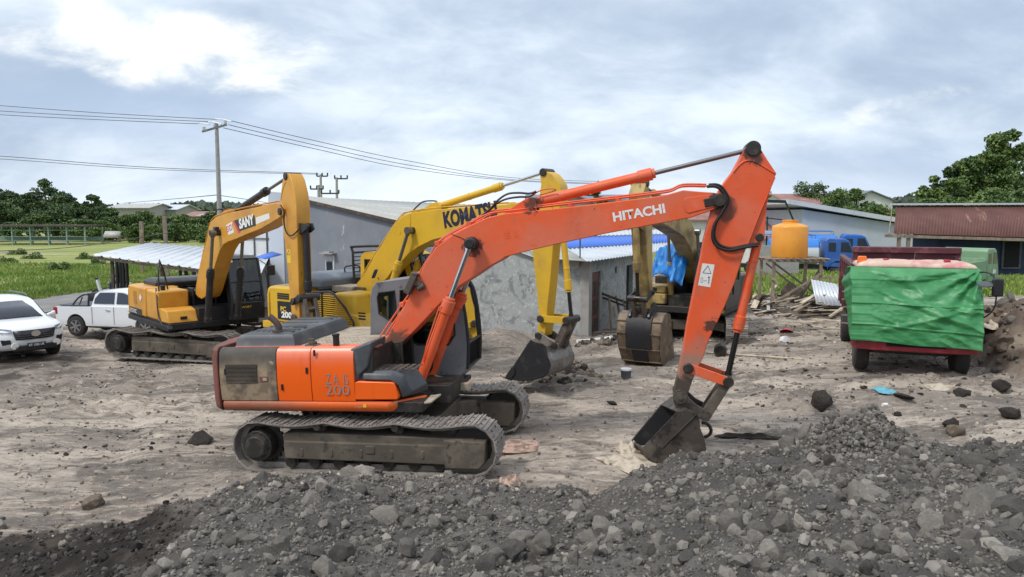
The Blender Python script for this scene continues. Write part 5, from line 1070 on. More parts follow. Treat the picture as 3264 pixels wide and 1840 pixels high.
side_glass(cabn, [(.92, 1.27), (.40, 1.62), (.05, 1.71), (-.38, 1.72), (-.38, 1.27)]); side_glass(cabn, [(-.48, 1.27), (-.48, 1.72), (-1.2, 1.71), (-1.3, 1.27)]); side_glass(cabn, [(-1.42, 1.30), (-1.34, 1.70), (-1.75, 1.66), (-2.0, 1.38)])
k = MB(); rows = []
for t in [0, .5, 1]:
    x = 1.10*(1-t)+.36*t; z = 1.215*(1-t)+1.675*t; w_ = gy(z)-.07
    rows.append([(x+.03-.12*abs(s)**3, s*w_, z+.02-.05*abs(s)**3) for s in (-1, -.8, -.4, 0, .4, .8, 1)])
k.add([p for r in rows for p in r], [(j*7+i, j*7+i+1, (j+1)*7+i+1, (j+1)*7+i) for j in range(2) for i in range(6)]); k.build('windscreen', CARGLASS, cabn, solid=.01)
k = MB(); k.loft([[(2.33-.42*abs(s)**3.2*.5, s*.56, z) for s in (-1, -.6, 0, .6, 1)]+[(2.20, s*.54, z) for s in (1, 0, -1)] for z in (.72, 1.0)]) if False else None
k = MB(); rows = []
for z in (.70, .98): rows.append([(2.385-.42*abs(s*.6)**3.2-(.03 if z > .8 else 0), s*.58*(1 if z > .8 else .86), z) for s in (-1, -.6, -.3, 0, .3, .6, 1)])
k.add([p for r in rows for p in r], [(i, i+1, 8+i, 7+i) for i in range(6)]); gr = k.build('grille', BLACKP, body, solid=.03)
for i in range(4):
    k = MB(); z = .75+i*.06; k.tube([(2.40-.42*abs(s*.6)**3.2-.01*i, s*.54, z) for s in (-1, -.5, 0, .5, 1)], .010, 5); k.build('grille_bar', HOOD, gr)
k = MB(); k.cyl((2.395, 0, .87), (2.41, 0, .87), .10, n=24); k.cyl((2.41, 0, .87), (2.42, 0, .87), .02, n=10); e = k.build('emblem', CHROME, gr)
e.scale = (1, 1.25, .9); e.location = (0, 0, .087)
for s in (-1, 1):
    P = [(2.20, s*.60, 1.02), (2.26, s*.60, .92), (2.09, s*.84, .93), (1.78, s*.925, 1.02), (2.02, s*.84, 1.06)]
    poly(body, 'headlight', P if s > 0 else P[::-1], LAMPGL, -.03)
    P = [(2.24, s*.62, .72), (2.26, s*.62, .60), (2.13, s*.80, .56), (2.10, s*.84, .72)]
    poly(body, 'fog_light_recess', P if s > 0 else P[::-1], VOID, -.03)
    k = MB(); k.cyl((2.36, s*.56, .54), (2.40, s*.56, .54), .10, n=18); k.build('spot_lamp', STICKER, body, bevel=.008)
    k = MB(); k.loft([[(.92, s*.86, 1.20), (1.0, s*.86, 1.20), (1.0, s*.86, 1.26), (.92, s*.86, 1.26)], [(.85, s*1.10, 1.18), (1.0, s*1.10, 1.2), (.98, s*1.10, 1.34), (.83, s*1.10, 1.34)]]); k.build('side_mirror', WHITEPAINT, body, bevel=.03, seg=3)
k = MB(); k.box((2.37, 0, .45), (.06, 1.15, .17)); k.build('lower_grille', BLACKP, body, bevel=.02)
k = MB(); k.box((2.415, .0, .53), (.015, .50, .13)); pl = k.build('number_plate', BLACKP, body, bevel=.004); text(pl, 'KT 1302 UK', (2.424, -.21, .50), (2.424, .21, .50), .07, (1, 0, 0), LETW, bold=.015)
k = MB(); k.bx(-1.95, 1.95, -.78, .78, .28, .62); k.build('underbody', VOID, suv)
for x in (-1.38, 1.37):
    for s in (-1, 1): wheel(suv, (x, s*.80, .385), .385, .25, s)
k = MB()
for s in (-1, 1): k.tube([(-1.6, s*.66, 1.82), (-1.5, s*.66, 1.86), (-.2, s*.66, 1.86), (0, s*.66, 1.79)], .018, 6)
k.build('roof_rail', DRYROD, cabn); suv.scale = (.95, .96, .95)
# ---- white pickup (front at +x)
pk = empty('pickup_truck', (-13.45, 26.2, -.17), -10); tag(pk, 'white double cab pickup with black roll bar, half hidden by the amber excavator', 'pickup')
pf = [(-2.55, .62), (-2.5, .50), (-2.1, .46)]+arch(-1.62, .45, zc=.42)+[(-1.1, .42), (.95, .40)]+arch(1.45, .45, zc=.42)+[(2.0, .42), (2.4, .44), (2.5, .60), (2.52, .85), (2.42, 1.02), (1.9, 1.13), (1.2, 1.18), (.6, 1.20), (-.95, 1.20), (-.98, 1.17), (-2.52, 1.17), (-2.58, 1.12)]
body = shell(pk, 'body', pf, .90, WHITEPAINT, front=.42, rear=.06, crown=.04, zb=.4, zt=1.2)
gh = [(-1.0, 1.17), (-.86, 1.64), (-.72, 1.74), (-.1, 1.79), (.5, 1.75), (.75, 1.66), (1.42, 1.16)]
cabn = shell(pk, 'cab', gh, .84, WHITEPAINT, front=.12, rear=.06, crown=.05, tumble=.17, zb=1.17, zt=1.78)
kw = dict(W=.84, t=.17, zb=1.17, zt=1.78)
side_glass(cabn, [(1.12, 1.27), (.68, 1.60), (.45, 1.68), (.18, 1.69), (.18, 1.27)], **kw); side_glass(cabn, [(.06, 1.27), (.06, 1.69), (-.60, 1.68), (-.80, 1.45), (-.82, 1.27)], **kw)
k = MB(); rows = []
for t in [0, .5, 1]:
    x = 1.36*(1-t)+.76*t; z = 1.20*(1-t)+1.64*t; w_ = gy(z, **kw)-.07
    rows.append([(x+.03-.12*abs(s)**3, s*w_, z+.02-.04*abs(s)**3) for s in (-1, -.8, -.4, 0, .4, .8, 1)])
k.add([p for r in rows for p in r], [(j*7+i, j*7+i+1, (j+1)*7+i+1, (j+1)*7+i) for j in range(2) for i in range(6)]); k.build('windscreen', CARGLASS, cabn, solid=.01)
k = MB(); k.bx(-2.48, -1.02, -.76, .76, 1.16, 1.185); k.build('bed_cover', BLACKP, pk)
k = MB()
for s in (-.72, .72): k.tube(smoothpts([(-1.85, s, 1.2), (-1.6, s, 1.45), (-1.35, s, 1.58), (-1.15, s, 1.60)], 4), .035, 7); k.tube([(-1.15, s, 1.18), (-1.1, s, 1.64)], .04, 7); k.tube([(-1.55, s, 1.2), (-1.4, s, 1.5)], .025, 6)
k.tube([(-1.15, -.72, 1.62), (-1.15, .72, 1.62)], .035, 7); k.box((-1.06, 0, 1.5), (.12, 1.5, .30)); k.build('roll_bar', BLACKP, pk, bevel=.01); pk.scale = (.86, .9, .90)
for s in (-1, 1):
    k = MB(); k.bx(-2.60, -2.42, s*.76, s*.905, .85, 1.12); k.build('tail_light', TAIL, body, bevel=.02)
    k = MB(); k.box((1.08, s*1.0, 1.30), (.12, .22, .17)); k.build('side_mirror', WHITEPAINT, body, bevel=.04, seg=3)
    k = MB(); k.bx(-.25, -.05, s*.905, s*.925, 1.02, 1.05); k.bx(.75, .95, s*.905, s*.925, 1.02, 1.05); k.build('door_handle', CHROME, body, bevel=.005)
    for x0_ in (-.87, .10, 1.12):
        k = MB(); k.bx(x0_, x0_+.012, s*.897, s*.902, .5, 1.16); k.build('door_gap', VOID, body)
    P = [(2.30, s*.6, 1.0), (2.40, s*.6, .86), (2.18, s*.84, .86), (1.98, s*.88, 1.0)]; poly(body, 'headlight', P if s > 0 else P[::-1], LAMPGL, -.03)
    k = MB(); k.bx(-1.0, .9, s*.84, s*.93, .36, .42); k.build('side_step', BLACKP, body, bevel=.01)
k = MB(); k.bx(2.38, 2.50, -.5, .5, .6, .95); k.build('grille', BLACKP, body, bevel=.03)
k = MB(); k.bx(-2.2, 2.1, -.76, .76, .36, .70); k.build('underbody', VOID, pk)
for x in (-1.62, 1.45):
    for s in (-1, 1): wheel(pk, (x, s*.78, .39), .39, .26, s)
# ---- red tipper truck under a green tarpaulin, front at +x
TY = -110
trk = empty('tipper_truck', (8.84, 16.38, .40), TY); TSC = 1.05; TLIFT = .12; trk.scale = (TSC,)*3; tag(trk, 'red tipper truck whose cab front is covered, with dark red tipping body behind', 'truck')
k = MB(); W2 = 1.10
k.prism([(-1.7, .62), (0, .55), (.04, .95), (-.02, 1.35), (-.28, 2.05), (-.42, 2.14), (-1.6, 2.16), (-1.7, 2.05)], -W2, W2); cb = k.build('cab', REDP, trk, bevel=.06, seg=3)
k = MB(); k.loft([[(-.1, -1.22, .49), (.12, -1.12, .47), (.17, -.8, .46), (.17, .8, .46), (.12, 1.12, .47), (-.1, 1.22, .49)], [(-.1, -1.22, .72), (.12, -1.12, .72), (.17, -.8, .72), (.17, .8, .72), (.12, 1.12, .72), (-.1, 1.22, .72)]]); bpr = k.build('bumper', REDP, trk, bevel=.03, seg=3)
k = MB(); k.box((.175, 0, .60), (.02, 1.1, .07)); k.build('bumper_slot', VOID, bpr)
for s in (-1, 1):
    k = MB(); k.box((.10, s*1.0, .80), (.06, .2, .13)); k.build('headlight', LAMPGL, cb, bevel=.01)
    k = MB(); k.prism([(-1.2, 1.35), (-.28, 1.35), (-.42, 1.95), (-1.2, 1.95)], s*W2, s*(W2+.01)); k.build('side_window', CARGLASS, cb)
k = MB(); k.add([(-.035, -.95, 1.40), (-.035, .95, 1.40), (-.27, .9, 2.02), (-.27, -.9, 2.02)], [(0, 1, 2, 3)]); k.build('windscreen', CARGLASS, cb, solid=.01)
k = MB(); k.bx(-6.3, -.3, -.42, .42, .42, .66); k.bx(-.9, -.5, -.9, .9, .3, .42); k.bx(-4.6, -4.2, -.8, .8, .35, .5); k.build('chassis', DARKST, trk, bevel=.02)
for x, tw in ((-.72, .29), (-4.4, .5)):
    for s in (-1, 1): wheel(trk, (x, s*(.96 if tw < .3 else .88), .46), .46, tw, s, rim=FRAME, spokes=8)
# tipping body: high front board, flared sides with ribs
k = MB(); k.bx(-2.05, -1.95, -1.02, 1.02, .85, 2.52); k.prism([(-6.2, .85), (-2.0, .85), (-2.0, 2.10), (-6.2, 2.10)], -1.08, -1.0); k.prism([(-6.2, .85), (-2.0, .85), (-2.0, 2.10), (-6.2, 2.10)], 1.0, 1.08); k.bx(-6.2, -2.0, -1.05, 1.05, .78, .88); k.bx(-6.25, -6.17, -1.05, 1.05, .85, 2.05)
k.bx(-2.12, -1.86, -1.12, 1.12, 2.42, 2.56); k.bx(-2.02, -1.90, -1.12, -1.0, .85, 2.5); k.bx(-2.02, -1.90, 1.0, 1.12, .85, 2.5)
for i in range(6):
    for s in (-1, 1): k.bx(-2.3-i*.72, -2.2-i*.72, s*1.08, s*1.15, .85, 2.1)
for s in (-1, 1): k.bx(-6.2, -2.0, s*1.0, s*1.14, 2.06, 2.16)
tbod = k.build('tipping_body', MAROON, trk, bevel=.015)
k = MB()
for i in range(7): k.beam((-1.75, -1.13, 1.95-i*.2), (-3.4, -1.17, 1.75-i*.2), .03, .09, (0, 1, 0))
k.build('side_plank', WOOD, tbod)
k = MB(); k.tube(smoothpts([(-.35, 1.05, 2.1), (-.1, 1.25, 2.14), (.1, 1.36, 2.0), (.12, 1.38, 1.5), (.02, 1.25, 1.25), (-.1, 1.10, 1.2)], 4), .016, 7); ma = k.build('mirror_arm', BLACKP, trk)
k = MB(); k.box((.14, 1.40, 1.86), (.08, .20, .36)); k.build('wing_mirror', BLACKP, ma, bevel=.03, seg=3)
k = MB(); k.lathe((.2, 1.16, 1.90), (.3, 0, 1), [(0, .02), (.01, .15), (.035, .14), (.05, .05)], 18); k.build('round_mirror', HOOD, ma)
for yy, sz, m_ in ((-1.02, .12, LAMPO), (-.55, .08, TAIL), (.62, .08, TAIL)):
    k = MB(); k.box((-.62, yy, 2.27+sz*.45), (.16, sz*1.6, sz*1.3), top=(.85, .85)); k.build('roof_lamp', m_, cb, bevel=.015)
k = MB(); k.tube([(-.7, .0, 2.25), (-.7, .02, 2.50)], .008, 5); k.cyl((-.7, 0, 2.25), (-.7, 0, 2.3), .04, n=10); k.build('antenna', DRYROD, cb)
for ch in [c_ for c_ in bpy.data.objects if c_.parent == trk and not c_.name.startswith('wheel')]: ch.location.z += TLIFT
# roof cloth and tarpaulin rest on the truck: things of their own
def RW(p, fr): return fr.M@((Vector(p)+Vector((0, 0, TLIFT)))*TSC)+fr.o
FT = Frame(trk.location, TY)
k = MB()
def fn(u, v):
    x = -1.55+1.2*u; y = -1.15+2.3*v; e = min(1, min(u, 1-u)*7, min(v, 1-v)*10)
    return RW((x, y, 2.19+.12*e**.5+.035*float(N1.f(x*2, y*2, 1.5, 3))*e), FT)
k.grid(fn, 24, 40); o = k.build('roof_cloth', PINKC, solid=.01, smooth=60); tag(o, 'pink and cream mottled cloth stretched over the truck roof', 'cloth')
k = MB()
def fn(u, v):
    # v: top to bottom, u: across from the picture's left (y = -) to right (y = +)
    y = -1.20+2.38*u; ztop = 2.20; 
    zb = .66-.09*u**1.5+.015*math.sin(u*9)
    s = v
    tl = float(sst(0, .16, u))
    z = ztop+(zb-ztop)*s
    if s < .06: x = -.42+.06*s/.06*3
    zz = z
    xf = float(np.interp(zz, [.5, .95, 1.35, 2.05, 2.2], [.20, .18, .10, -.20, -.36]))
    sag = .05*math.sin(math.pi*v)*math.sin(math.pi*u)
    fold = .05*float(N2.f(u*2+v, v*3-u, 2.0, 4))+.11*(.5-abs(float(N1.f(u*1.2+v*.9, (v-u*.7)*3.2, 1.6, 2))))
    dd = math.hypot(1.02-u, v*.8); an = math.atan2(v*.8, 1.02-u); fold += .05*math.sin(an*17+2*float(N3.f(u, v, 1, 2)))*float(sst(1.0, .1, dd))*float(sst(.02, .15, dd))
    fold += .030*math.exp(-((v-.48)/.012)**2)+.022*math.exp(-((v-.76-.05*u)/.012)**2)+.02*math.exp(-((v-.14-.03*math.sin(u*5))/.02)**2)+.05*math.exp(-((v-.35-.55*(u-.25))/.05)**2)*float(sst(.15, .4, u))+.012*float(N1.f(u*9, v*9, 1.5, 3))+.03*math.exp(-((v-.85+.5*(u-.2))/.03)**2)*float(sst(.1, .3, u))
    x = xf+.045+sag*.6+fold
    if u < .13:
        q = (1-u/.13); x -= .75*q*(1-.75*v); y = -1.20-.04-.16*q*(1-v)*math.sin(min(1, v*4+.2)*1.57)+.05*float(N1.f(v*4, u, 2, 2)); z -= .22*q*(1-v)
        y += .0
    if v < .05: z = ztop-.02; x = xf-.1+.1*(v/.05)
    return RW((x, y, z), FT)
k.grid(fn, 150, 120); tarp = k.build('tarpaulin', TARPG, solid=.006, smooth=60); tag(tarp, 'creased green tarpaulin hung over the front of the red truck', 'tarpaulin')
# ---- blue trucks far behind (front at +x)
def far_truck(loc, yaw, label, cabm, tank, sc=1.0, bodym=BLUEB):
    t = empty('truck', loc, yaw); tag(t, label, 'truck', 'trucks parked along the grey wall'); t.scale = (sc, sc, sc)
    k = MB(); k.prism([(-1.9, .75), (-.05, .70), (.02, 1.2), (-.12, 1.7), (-.45, 2.5), (-.7, 2.62), (-1.75, 2.66), (-1.9, 2.5)], -1.15, 1.15); c = k.build('cab', cabm, t, bevel=.07, seg=3)
    for s in (-1, 1):
        k = MB(); k.prism([(-.95, 1.75), (-.22, 1.75), (-.5, 2.38), (-.95, 2.40)], s*1.15, s*1.165); k.prism([(-1.7, 1.78), (-1.25, 1.78), (-1.25, 2.36), (-1.7, 2.36)], s*1.15, s*1.165); k.build('side_window', CARGLASS, c)
        k = MB(); k.bx(-.95, -.5, s*1.15, s*1.162, 1.2, 1.42); k.build('door_plate', STICKER, c)
        k = MB(); k.prism([(-1.75, .5)]+[(-1.1+.62*math.cos(R(180-a)), .55+.62*math.sin(R(180-a))) for a in range(0, 181, 20)]+[(-.3, .5), (-.3, .75), (-.45, 1.1), (-1.7, 1.1)], s*1.14, s*1.18); k.build('mudguard', cabm, c)
    k = MB(); k.add([(-.10, -1.0, 1.72), (-.10, 1.0, 1.72), (-.42, .95, 2.46), (-.42, -.95, 2.46)], [(0, 1, 2, 3)]); k.build('windscreen', CARGLASS, c, solid=.03)
    k = MB(); k.bx(-.1, .12, -1.2, 1.2, .45, .75); k.build('bumper', BLACKP, t, bevel=.03)
    k = MB(); k.bx(-7.5, -.3, -.45, .45, .6, .85); k.build('chassis', DARKST, t)
    for x, w_ in ((-1.1, .3), (-5.2, .55), (-6.4, .55)):
        for s in (-1, 1): wheel(t, (x, s*.95, .5), .5, w_, s, rim=FRAME, spokes=8)
    if tank:
        k = MB(); n = 22
        def rg(x, s): return [(x, 1.2*s*abs(math.cos(a))**.7*(1 if math.cos(a) > 0 else -1), 1.75+.85*s*abs(math.sin(a))**.7*(1 if math.sin(a) > 0 else -1)) for a in [2*math.pi*i/n+.01 for i in range(n)]]
        k.loft([rg(-5.4, .85), rg(-5.3, 1), rg(-2.3, 1), rg(-2.2, .85)]); tk = k.build('tank', M('white_blue_tank_paint', (.62, .66, .70), .4, layers=[dict(k='z', c=(.03, .20, .62), z0=1.95, z1=2.1, s=1, nz=.02)]), t)
        k = MB()
        for i in range(2): k.tube([(-5.2, -.9+1.8*i, 2.6), (-5.2, -.9+1.8*i, 2.85), (-2.5, -.9+1.8*i, 2.85), (-2.5, -.9+1.8*i, 2.6)], .03, 6)
        for i in range(4): k.tube([(-5.2+i*.85, -.9, 2.85), (-7+i*.85, .9, 2.85)], .02, 5)
        k.build('tank_rail', BLUEB, tk)
    else:
        k = MB(); k.prism([(-7.5, .95), (-2.2, .95), (-2.0, 2.0), (-7.6, 1.9)], -1.2, -1.1); k.prism([(-7.5, .95), (-2.2, .95), (-2.0, 2.0), (-7.6, 1.9)], 1.1, 1.2); k.bx(-2.25, -2.1, -1.2, 1.2, .95, 2.1); k.bx(-7.5, -2.2, -1.15, 1.15, .9, 1.0)
        k.build('tipping_body', bodym, t, bevel=.02)
    return t
p = at(2715, 880, 47)
far_truck((p.x, p.y, .08), -14, 'weathered blue truck cab beside the orange water tank, nearest of the far trucks', BLUEP, True, .93)
p = at(2770, 860, 52); far_truck((p.x, p.y, .05), -18, 'bright blue tanker truck behind the weathered blue cab', BLUEB, True, .98)
p = at(3110, 900, 38); g = far_truck((p.x, p.y, .1), 40, 'faded green truck parked behind the dark red tipping body', TRUCKGRN, False, .86, TRUCKGRN)
# ================================================================== buildings, walls, roofs
def house(name, label, cat, mat_w, mat_r, x0, x1, y0, y1, zb, ze, zr, ridge='x', over=.4, windows=(), rthick=.12):
    o = empty(name, ((x0+x1)/2, y0, zb)); tag(o, label, cat); dx = (x0+x1)/2
    k = MB()
    if ridge == 'x':
        k.bx(x0-dx, x1-dx, 0, y1-y0, 0, ze-zb)
        for xx in (x0-dx, x1-dx-.1): k.add([(xx, 0, ze-zb), (xx, y1-y0, ze-zb), (xx, (y1-y0)/2, zr-zb), (xx+.1, 0, ze-zb), (xx+.1, y1-y0, ze-zb), (xx+.1, (y1-y0)/2, zr-zb)], [(0, 1, 2), (3, 5, 4), (0, 3, 4, 1), (1, 4, 5, 2), (2, 5, 3, 0)])
    else:
        k.prism([(x0-dx, 0), (x1-dx, 0), (x1-dx, ze-zb), (0, zr-zb), (x0-dx, ze-zb)], 0, y1-y0)
    w_ = k.build('wall', mat_w, o)
    k = MB(); t = Vector((0, 0, rthick))
    if ridge == 'x':
        ym = (y1-y0)/2; sl = (zr-ze)/ym
        for s, ye in ((-1, -over), (1, y1-y0+over)):
            a = [Vector((x0-dx-over, ye, ze-zb-sl*over)), Vector((x1-dx+over, ye, ze-zb-sl*over)), Vector((x1-dx+over, ym, zr-zb)), Vector((x0-dx-over, ym, zr-zb))]
            a = [v+Vector((0, 0, .03)) for v in a]; k.add(a+[v+t for v in a], [(0, 3, 2, 1), (4, 5, 6, 7), (0, 1, 5, 4), (1, 2, 6, 5), (2, 3, 7, 6), (3, 0, 4, 7)])
    else:
        xm = 0; hw = (x1-x0)/2; sl = (zr-ze)/hw
        for s in (-1, 1):
            a = [Vector((s*(hw+over), -over, ze-zb-sl*over)), Vector((s*(hw+over), y1-y0+over, ze-zb-sl*over)), Vector((0, y1-y0+over, zr-zb)), Vector((0, -over, zr-zb))]
            a = [v+Vector((0, 0, .03)) for v in a]; k.add(a+[v+t for v in a], [(0, 3, 2, 1), (4, 5, 6, 7), (0, 1, 5, 4), (1, 2, 6, 5), (2, 3, 7, 6), (3, 0, 4, 7)])
    k.build('roof', mat_r, o)
    for wx, wz, ww, wh in windows:
        k = MB(); k.bx(wx-dx, wx-dx+ww, -.03, .05, wz-zb, wz-zb+wh); f = k.build('window', WHITEW, o); k = MB(); k.bx(wx-dx+.08, wx-dx+ww-.08, -.045, -.031, wz-zb+.08, wz-zb+wh-.08); k.build('pane', CARGLASS, f)
    return o
# long grey shed wall (smooth painted) running away to the left, its pale sheet roof rising behind
Cn = Vector((2.33, 23.6, 0)); dW = Vector((-3.4, 2.4, 0)); dn = Vector((2.4, 3.4, 0)).normalized()
def wp(t, z, off=0): return Vector((Cn.x+dW.x*t, Cn.y+dW.y*t, z))+dn*off
shed = empty('shed', wp(2.4, 0), 0); tag(shed, 'long shed with smooth blue grey wall and pale sheet roof behind the excavators', 'shed')
so2 = shed.location.copy()
def rel_(P): return [Vector(p)-so2 for p in P]
t0, t1 = 1.12, 3.63
zl, zr_ = 4.86, 3.16
def slabwall(k, a, b, za0, za1, zb0, zb1, th=.2):
    """wall from a to b; bottoms za0/zb0 and tops za1/zb1"""
    A = [Vector((a.x, a.y, za0)), Vector((b.x, b.y, zb0)), Vector((b.x, b.y, zb1)), Vector((a.x, a.y, za1))]; d = dn*th
    k.add(A+[v+d for v in A], [(0, 1, 2, 3), (7, 6, 5, 4), (0, 4, 5, 1), (1, 5, 6, 2), (2, 6, 7, 3), (3, 7, 4, 0)])
k = MB(); a, b = rel_([wp(t0, 0), wp(t1-.07, 0)]); slabwall(k, a, b, -.4, zr_, -.4, zl-.05); wl = k.build('wall', WALLG, shed)
k = MB(); a, b = rel_([wp(t1-.11, 0, -.05), wp(t1+.12, 0, -.05)]); slabwall(k, a, b, -.4, zl+.05, -.4, zl+.12, .35); k.build('end_pillar', PALEW, shed, bevel=.01)
# window with a small hood
wc = FK  # window centre on the wall from the photo
def wallpt(px, py, off=0):
    d = ray(px, py); o = Vector((0, 0, CH)); n = dn; t = ((Cn+dn*off)-o).dot(n)/d.dot(n); return o+d*t
dx_ = -dW.normalized()
c = wallpt(1053, 845, -.02); k = MB()
def wbox(k, c, w_, h, th, off=0):
    m_ = Matrix((dx_, dn, Vector((0, 0, 1)))).transposed(); k.box(Vector(c)-so2+dn*off, (w_, th, h), m_)
wbox(k, c, .50, .80, .08); f = k.build('window', WHITEW, shed, bevel=.01); k = MB(); wbox(k, c, .36, .66, .02, -.05); k.build('pane', CARGLASS, f)
k = MB(); wbox(k, c+Vector((0, 0, .47)), .75, .05, .3, -.1); wbox(k, c+Vector((0, 0, .52)), .35, .06, .2, -.1); k.build('window_hood', CONC, f)
# roof sheet of the shed: from the wall's sloping top away to the back
A = wp(t0-.05, zr_+.03, -.15); B = wp(t1-.12, zl+.0, -.12); Cb = at(1030, 632, 46); Db = at(1850, 668, 42)
k = MB(); corr(k, *rel_([B, A, Db, Cb]), 46, .022); k.build('roof', OLDROOF, shed, solid=.01)
k = MB(); k.beam(*rel_([B+Vector((0, 0, -.05)), A+Vector((0, 0, -.05))]), .05, .12); k.build('barge_board', DKWOOD, shed)
# small rough plastered house with doors, roof of white and blue sheets
hs = empty('plaster_house', Cn, 0); tag(hs, 'small house of rough grey plaster with brown door and white and blue sheet roof', 'house'); so2 = hs.location.copy()
k = MB(); a, b = rel_([wp(0, 0), wp(t0+.03, 0, 0)]); slabwall(k, a, b, -.4, 2.52, -.4, 3.18, .18); k.build('wall', PLASTER, hs)
E1 = gnd(1475*1.267, 860*1.267, 0); 
eD = Vector((dn.x*.995, dn.y, 0)).normalized()      # door wall runs away to the right
eD = (at(2010, 1040, 28.2)-Cn); eD.z = 0; eD.normalize()
nD = Vector((eD.y, -eD.x, 0))
def dp_(s, z, off=0): return Cn+eD*s+nD*off+Vector((0, 0, z))
def facew(k, s0, s1, z0, z1, th=.16, off=0):
    A = rel_([dp_(s0, z0, off), dp_(s1, z0, off), dp_(s1, z1, off), dp_(s0, z1, off)]); d = nD*(-th)
    k.add(A+[v+d for v in A], [(0, 1, 2, 3), (7, 6, 5, 4), (0, 4, 5, 1), (1, 5, 6, 2), (2, 6, 7, 3), (3, 7, 4, 0)])
def dwall(px, py):   # photo pixel on the door wall -> (s, z)
    d = ray(px, py); o = Vector((0, 0, CH)); t = (Cn-o).dot(nD)/d.dot(nD); p = o+d*t; return (p-Cn).dot(eD), p.z
s_a = dwall(*z7(805, 600))[0]; s_b = dwall(*z7(880, 600))[0]; s_c = dwall(*z7(1080, 500))[0]; s_d = dwall(*z7(1130, 500))[0]
zd = dwall(*z7(840, 405))[1]; zv = dwall(*z7(1105, 350))[1]
k = MB(); facew(k, .0, s_a, -.4, 2.55); facew(k, s_a, s_b, zd, 2.55); facew(k, s_b, s_c, -.4, 2.55); facew(k, s_c, s_d, zv, 2.55); facew(k, s_d, s_d+2.2, -.4, 2.55); k.build('front_wall', PLASTER, hs)
k = MB(); k.box(Vector((0, 0, 1.0))+nD*.0, (.30, .30, 3.1), Matrix((eD, -nD, Vector((0, 0, 1)))).transposed()); k.build('corner_column', CONC, hs, bevel=.02)
k = MB(); facew(k, s_a+.02, s_b-.02, -.05, zd-.02, .05, -.05); dr_ = k.build('door', BRDOOR, hs)
k = MB()
for q in range(2):
    for r_ in range(3):
        ww = (s_b-s_a-.3)/2; facew(k, s_a+.1+q*(ww+.1), s_a+.1+q*(ww+.1)+ww, .12+r_*.62, .12+r_*.62+.48, .01, -.035)
k.build('door_panel', DKWOOD, dr_)
k = MB(); facew(k, s_c-.1, s_d+.1, -.3, zv+.1, .02, -.17); k.build('dark_doorway', VOID, hs)
k = MB(); m_ = Matrix((eD, -nD, Vector((0, 0, 1)))).transposed(); s_v, z_v = dwall(*z7(1003, 385)); k.box(Vector(dp_(s_v, z_v, .05)-so2), (.3, .06, .2), m_); k.build('vent_block', CONC, hs, bevel=.01)
# roof: eave overhanging the door wall, rising to the back left
e0 = wallpt(1845, 818, -.3); 
R0 = at(*z7(470, 215), 23.4); R1 = at(*z7(785, 325), 22.6); R2 = at(*z7(895, 355), 22.9); R3 = at(*z7(1200, 300), 27.5); R3b = at(2120, 800, 30.0)
U0 = at(1720, 742, 33); U1 = at(2150, 735, 38)
def rowpt(v, f):  # v along the eave 0..1, f up the roof 0..1
    e = R1.lerp(R3b, v); u = U0.lerp(U1, v); return e.lerp(u, f)
def sheet(name, f0, f1, mat, lift):
    k = MB(); 
    def fn(u, v):
        p = rowpt(u, f0+(f1-f0)*v); return p+Vector((0, 0, lift+.02*math.sin(u*60*math.pi)))-so2
    k.grid(fn, 160, 2); return k.build(name, mat, hs, solid=.008)
rf = sheet('roof', 0, .36, ZINC, 0); sheet('blue_roof_sheet', .35, .74, BLUEROOF, .03); sheet('upper_roof', .73, 1.0, ZINC, .06)
k = MB(); k.quad(*rel_([wallpt(1700, 830, -.15)+Vector((0, 0, .1)), R1, U0, wallpt(1560, 770, -.15)])); k.build('side_roof', OLDROOF, hs, solid=.02)
k = MB(); k.beam(Vector(wallpt(1849, 760, -.25)-so2), Vector(wallpt(1849, 850, -.25)-so2), .04); k.build('downpipe', HOOD, hs)
# white panelled building and open shelter beside the road
o = empty('panel_building', at(800, 900, 35)); tag(o, 'white panelled building between the amber boom and arm', 'building')
b = o.location; k = MB(); pz = [at(690, 728, 35), at(890, 700, 34.2)]
k.add([Vector(v)-b for v in (Vector((pz[0].x, pz[0].y, -.3)), Vector((pz[1].x, pz[1].y, -.3)), pz[1], pz[0])]+[Vector(v)-b+Vector((0, 6, 0)) for v in (Vector((pz[0].x, pz[0].y, -.3)), Vector((pz[1].x, pz[1].y, -.3)), pz[1], pz[0])], [(0, 1, 2, 3), (7, 6, 5, 4), (0, 4, 5, 1), (1, 5, 6, 2), (2, 6, 7, 3), (3, 7, 4, 0)])
k.build('wall', WHITEW, o)
k = MB()
for i in range(6):
    u = i/5; a = pz[0].lerp(pz[1], u)-b+Vector((0, -.03, 0)); k.beam((a.x, a.y, -.3-b.z), a, .05)
for z in (1.9, 2.9, 3.9): 
    k.beam((pz[0].x-b.x, pz[0].y-b.y-.03, z-b.z), (pz[1].x-b.x, pz[1].y-b.y-.03, z-b.z), .05)
k.build('wall_batten', HOOD, o)
sh = empty('open_shelter', at(450, 930, 34)); sh.location.z = -.2; tag(sh, 'open roadside shelter with white corrugated roof on dark posts', 'shelter'); b = sh.location
A = at(297, 815, 33); C_ = at(485, 776, 38); D_ = at(868, 803, 37); B_ = at(830, 882, 27)
Bm = at(632, 855, 29.6)
k = MB()
def fn(u, v):
    e = A.lerp(B_, u); t = C_.lerp(D_, u); return e.lerp(t, v)-b+Vector((0, 0, .06*max(0, math.cos(u*16*2*math.pi))**5))
k.grid(fn, 16*10, 2); rf = k.build('roof', ZINC, sh, solid=.008)
k = MB(); k.beam(A-b+Vector((0, 0, -.09)), B_-b+Vector((0, 0, -.09)), .07, .10); k.beam(C_-b+Vector((0, 0, -.09)), D_-b+Vector((0, 0, -.09)), .07, .1)
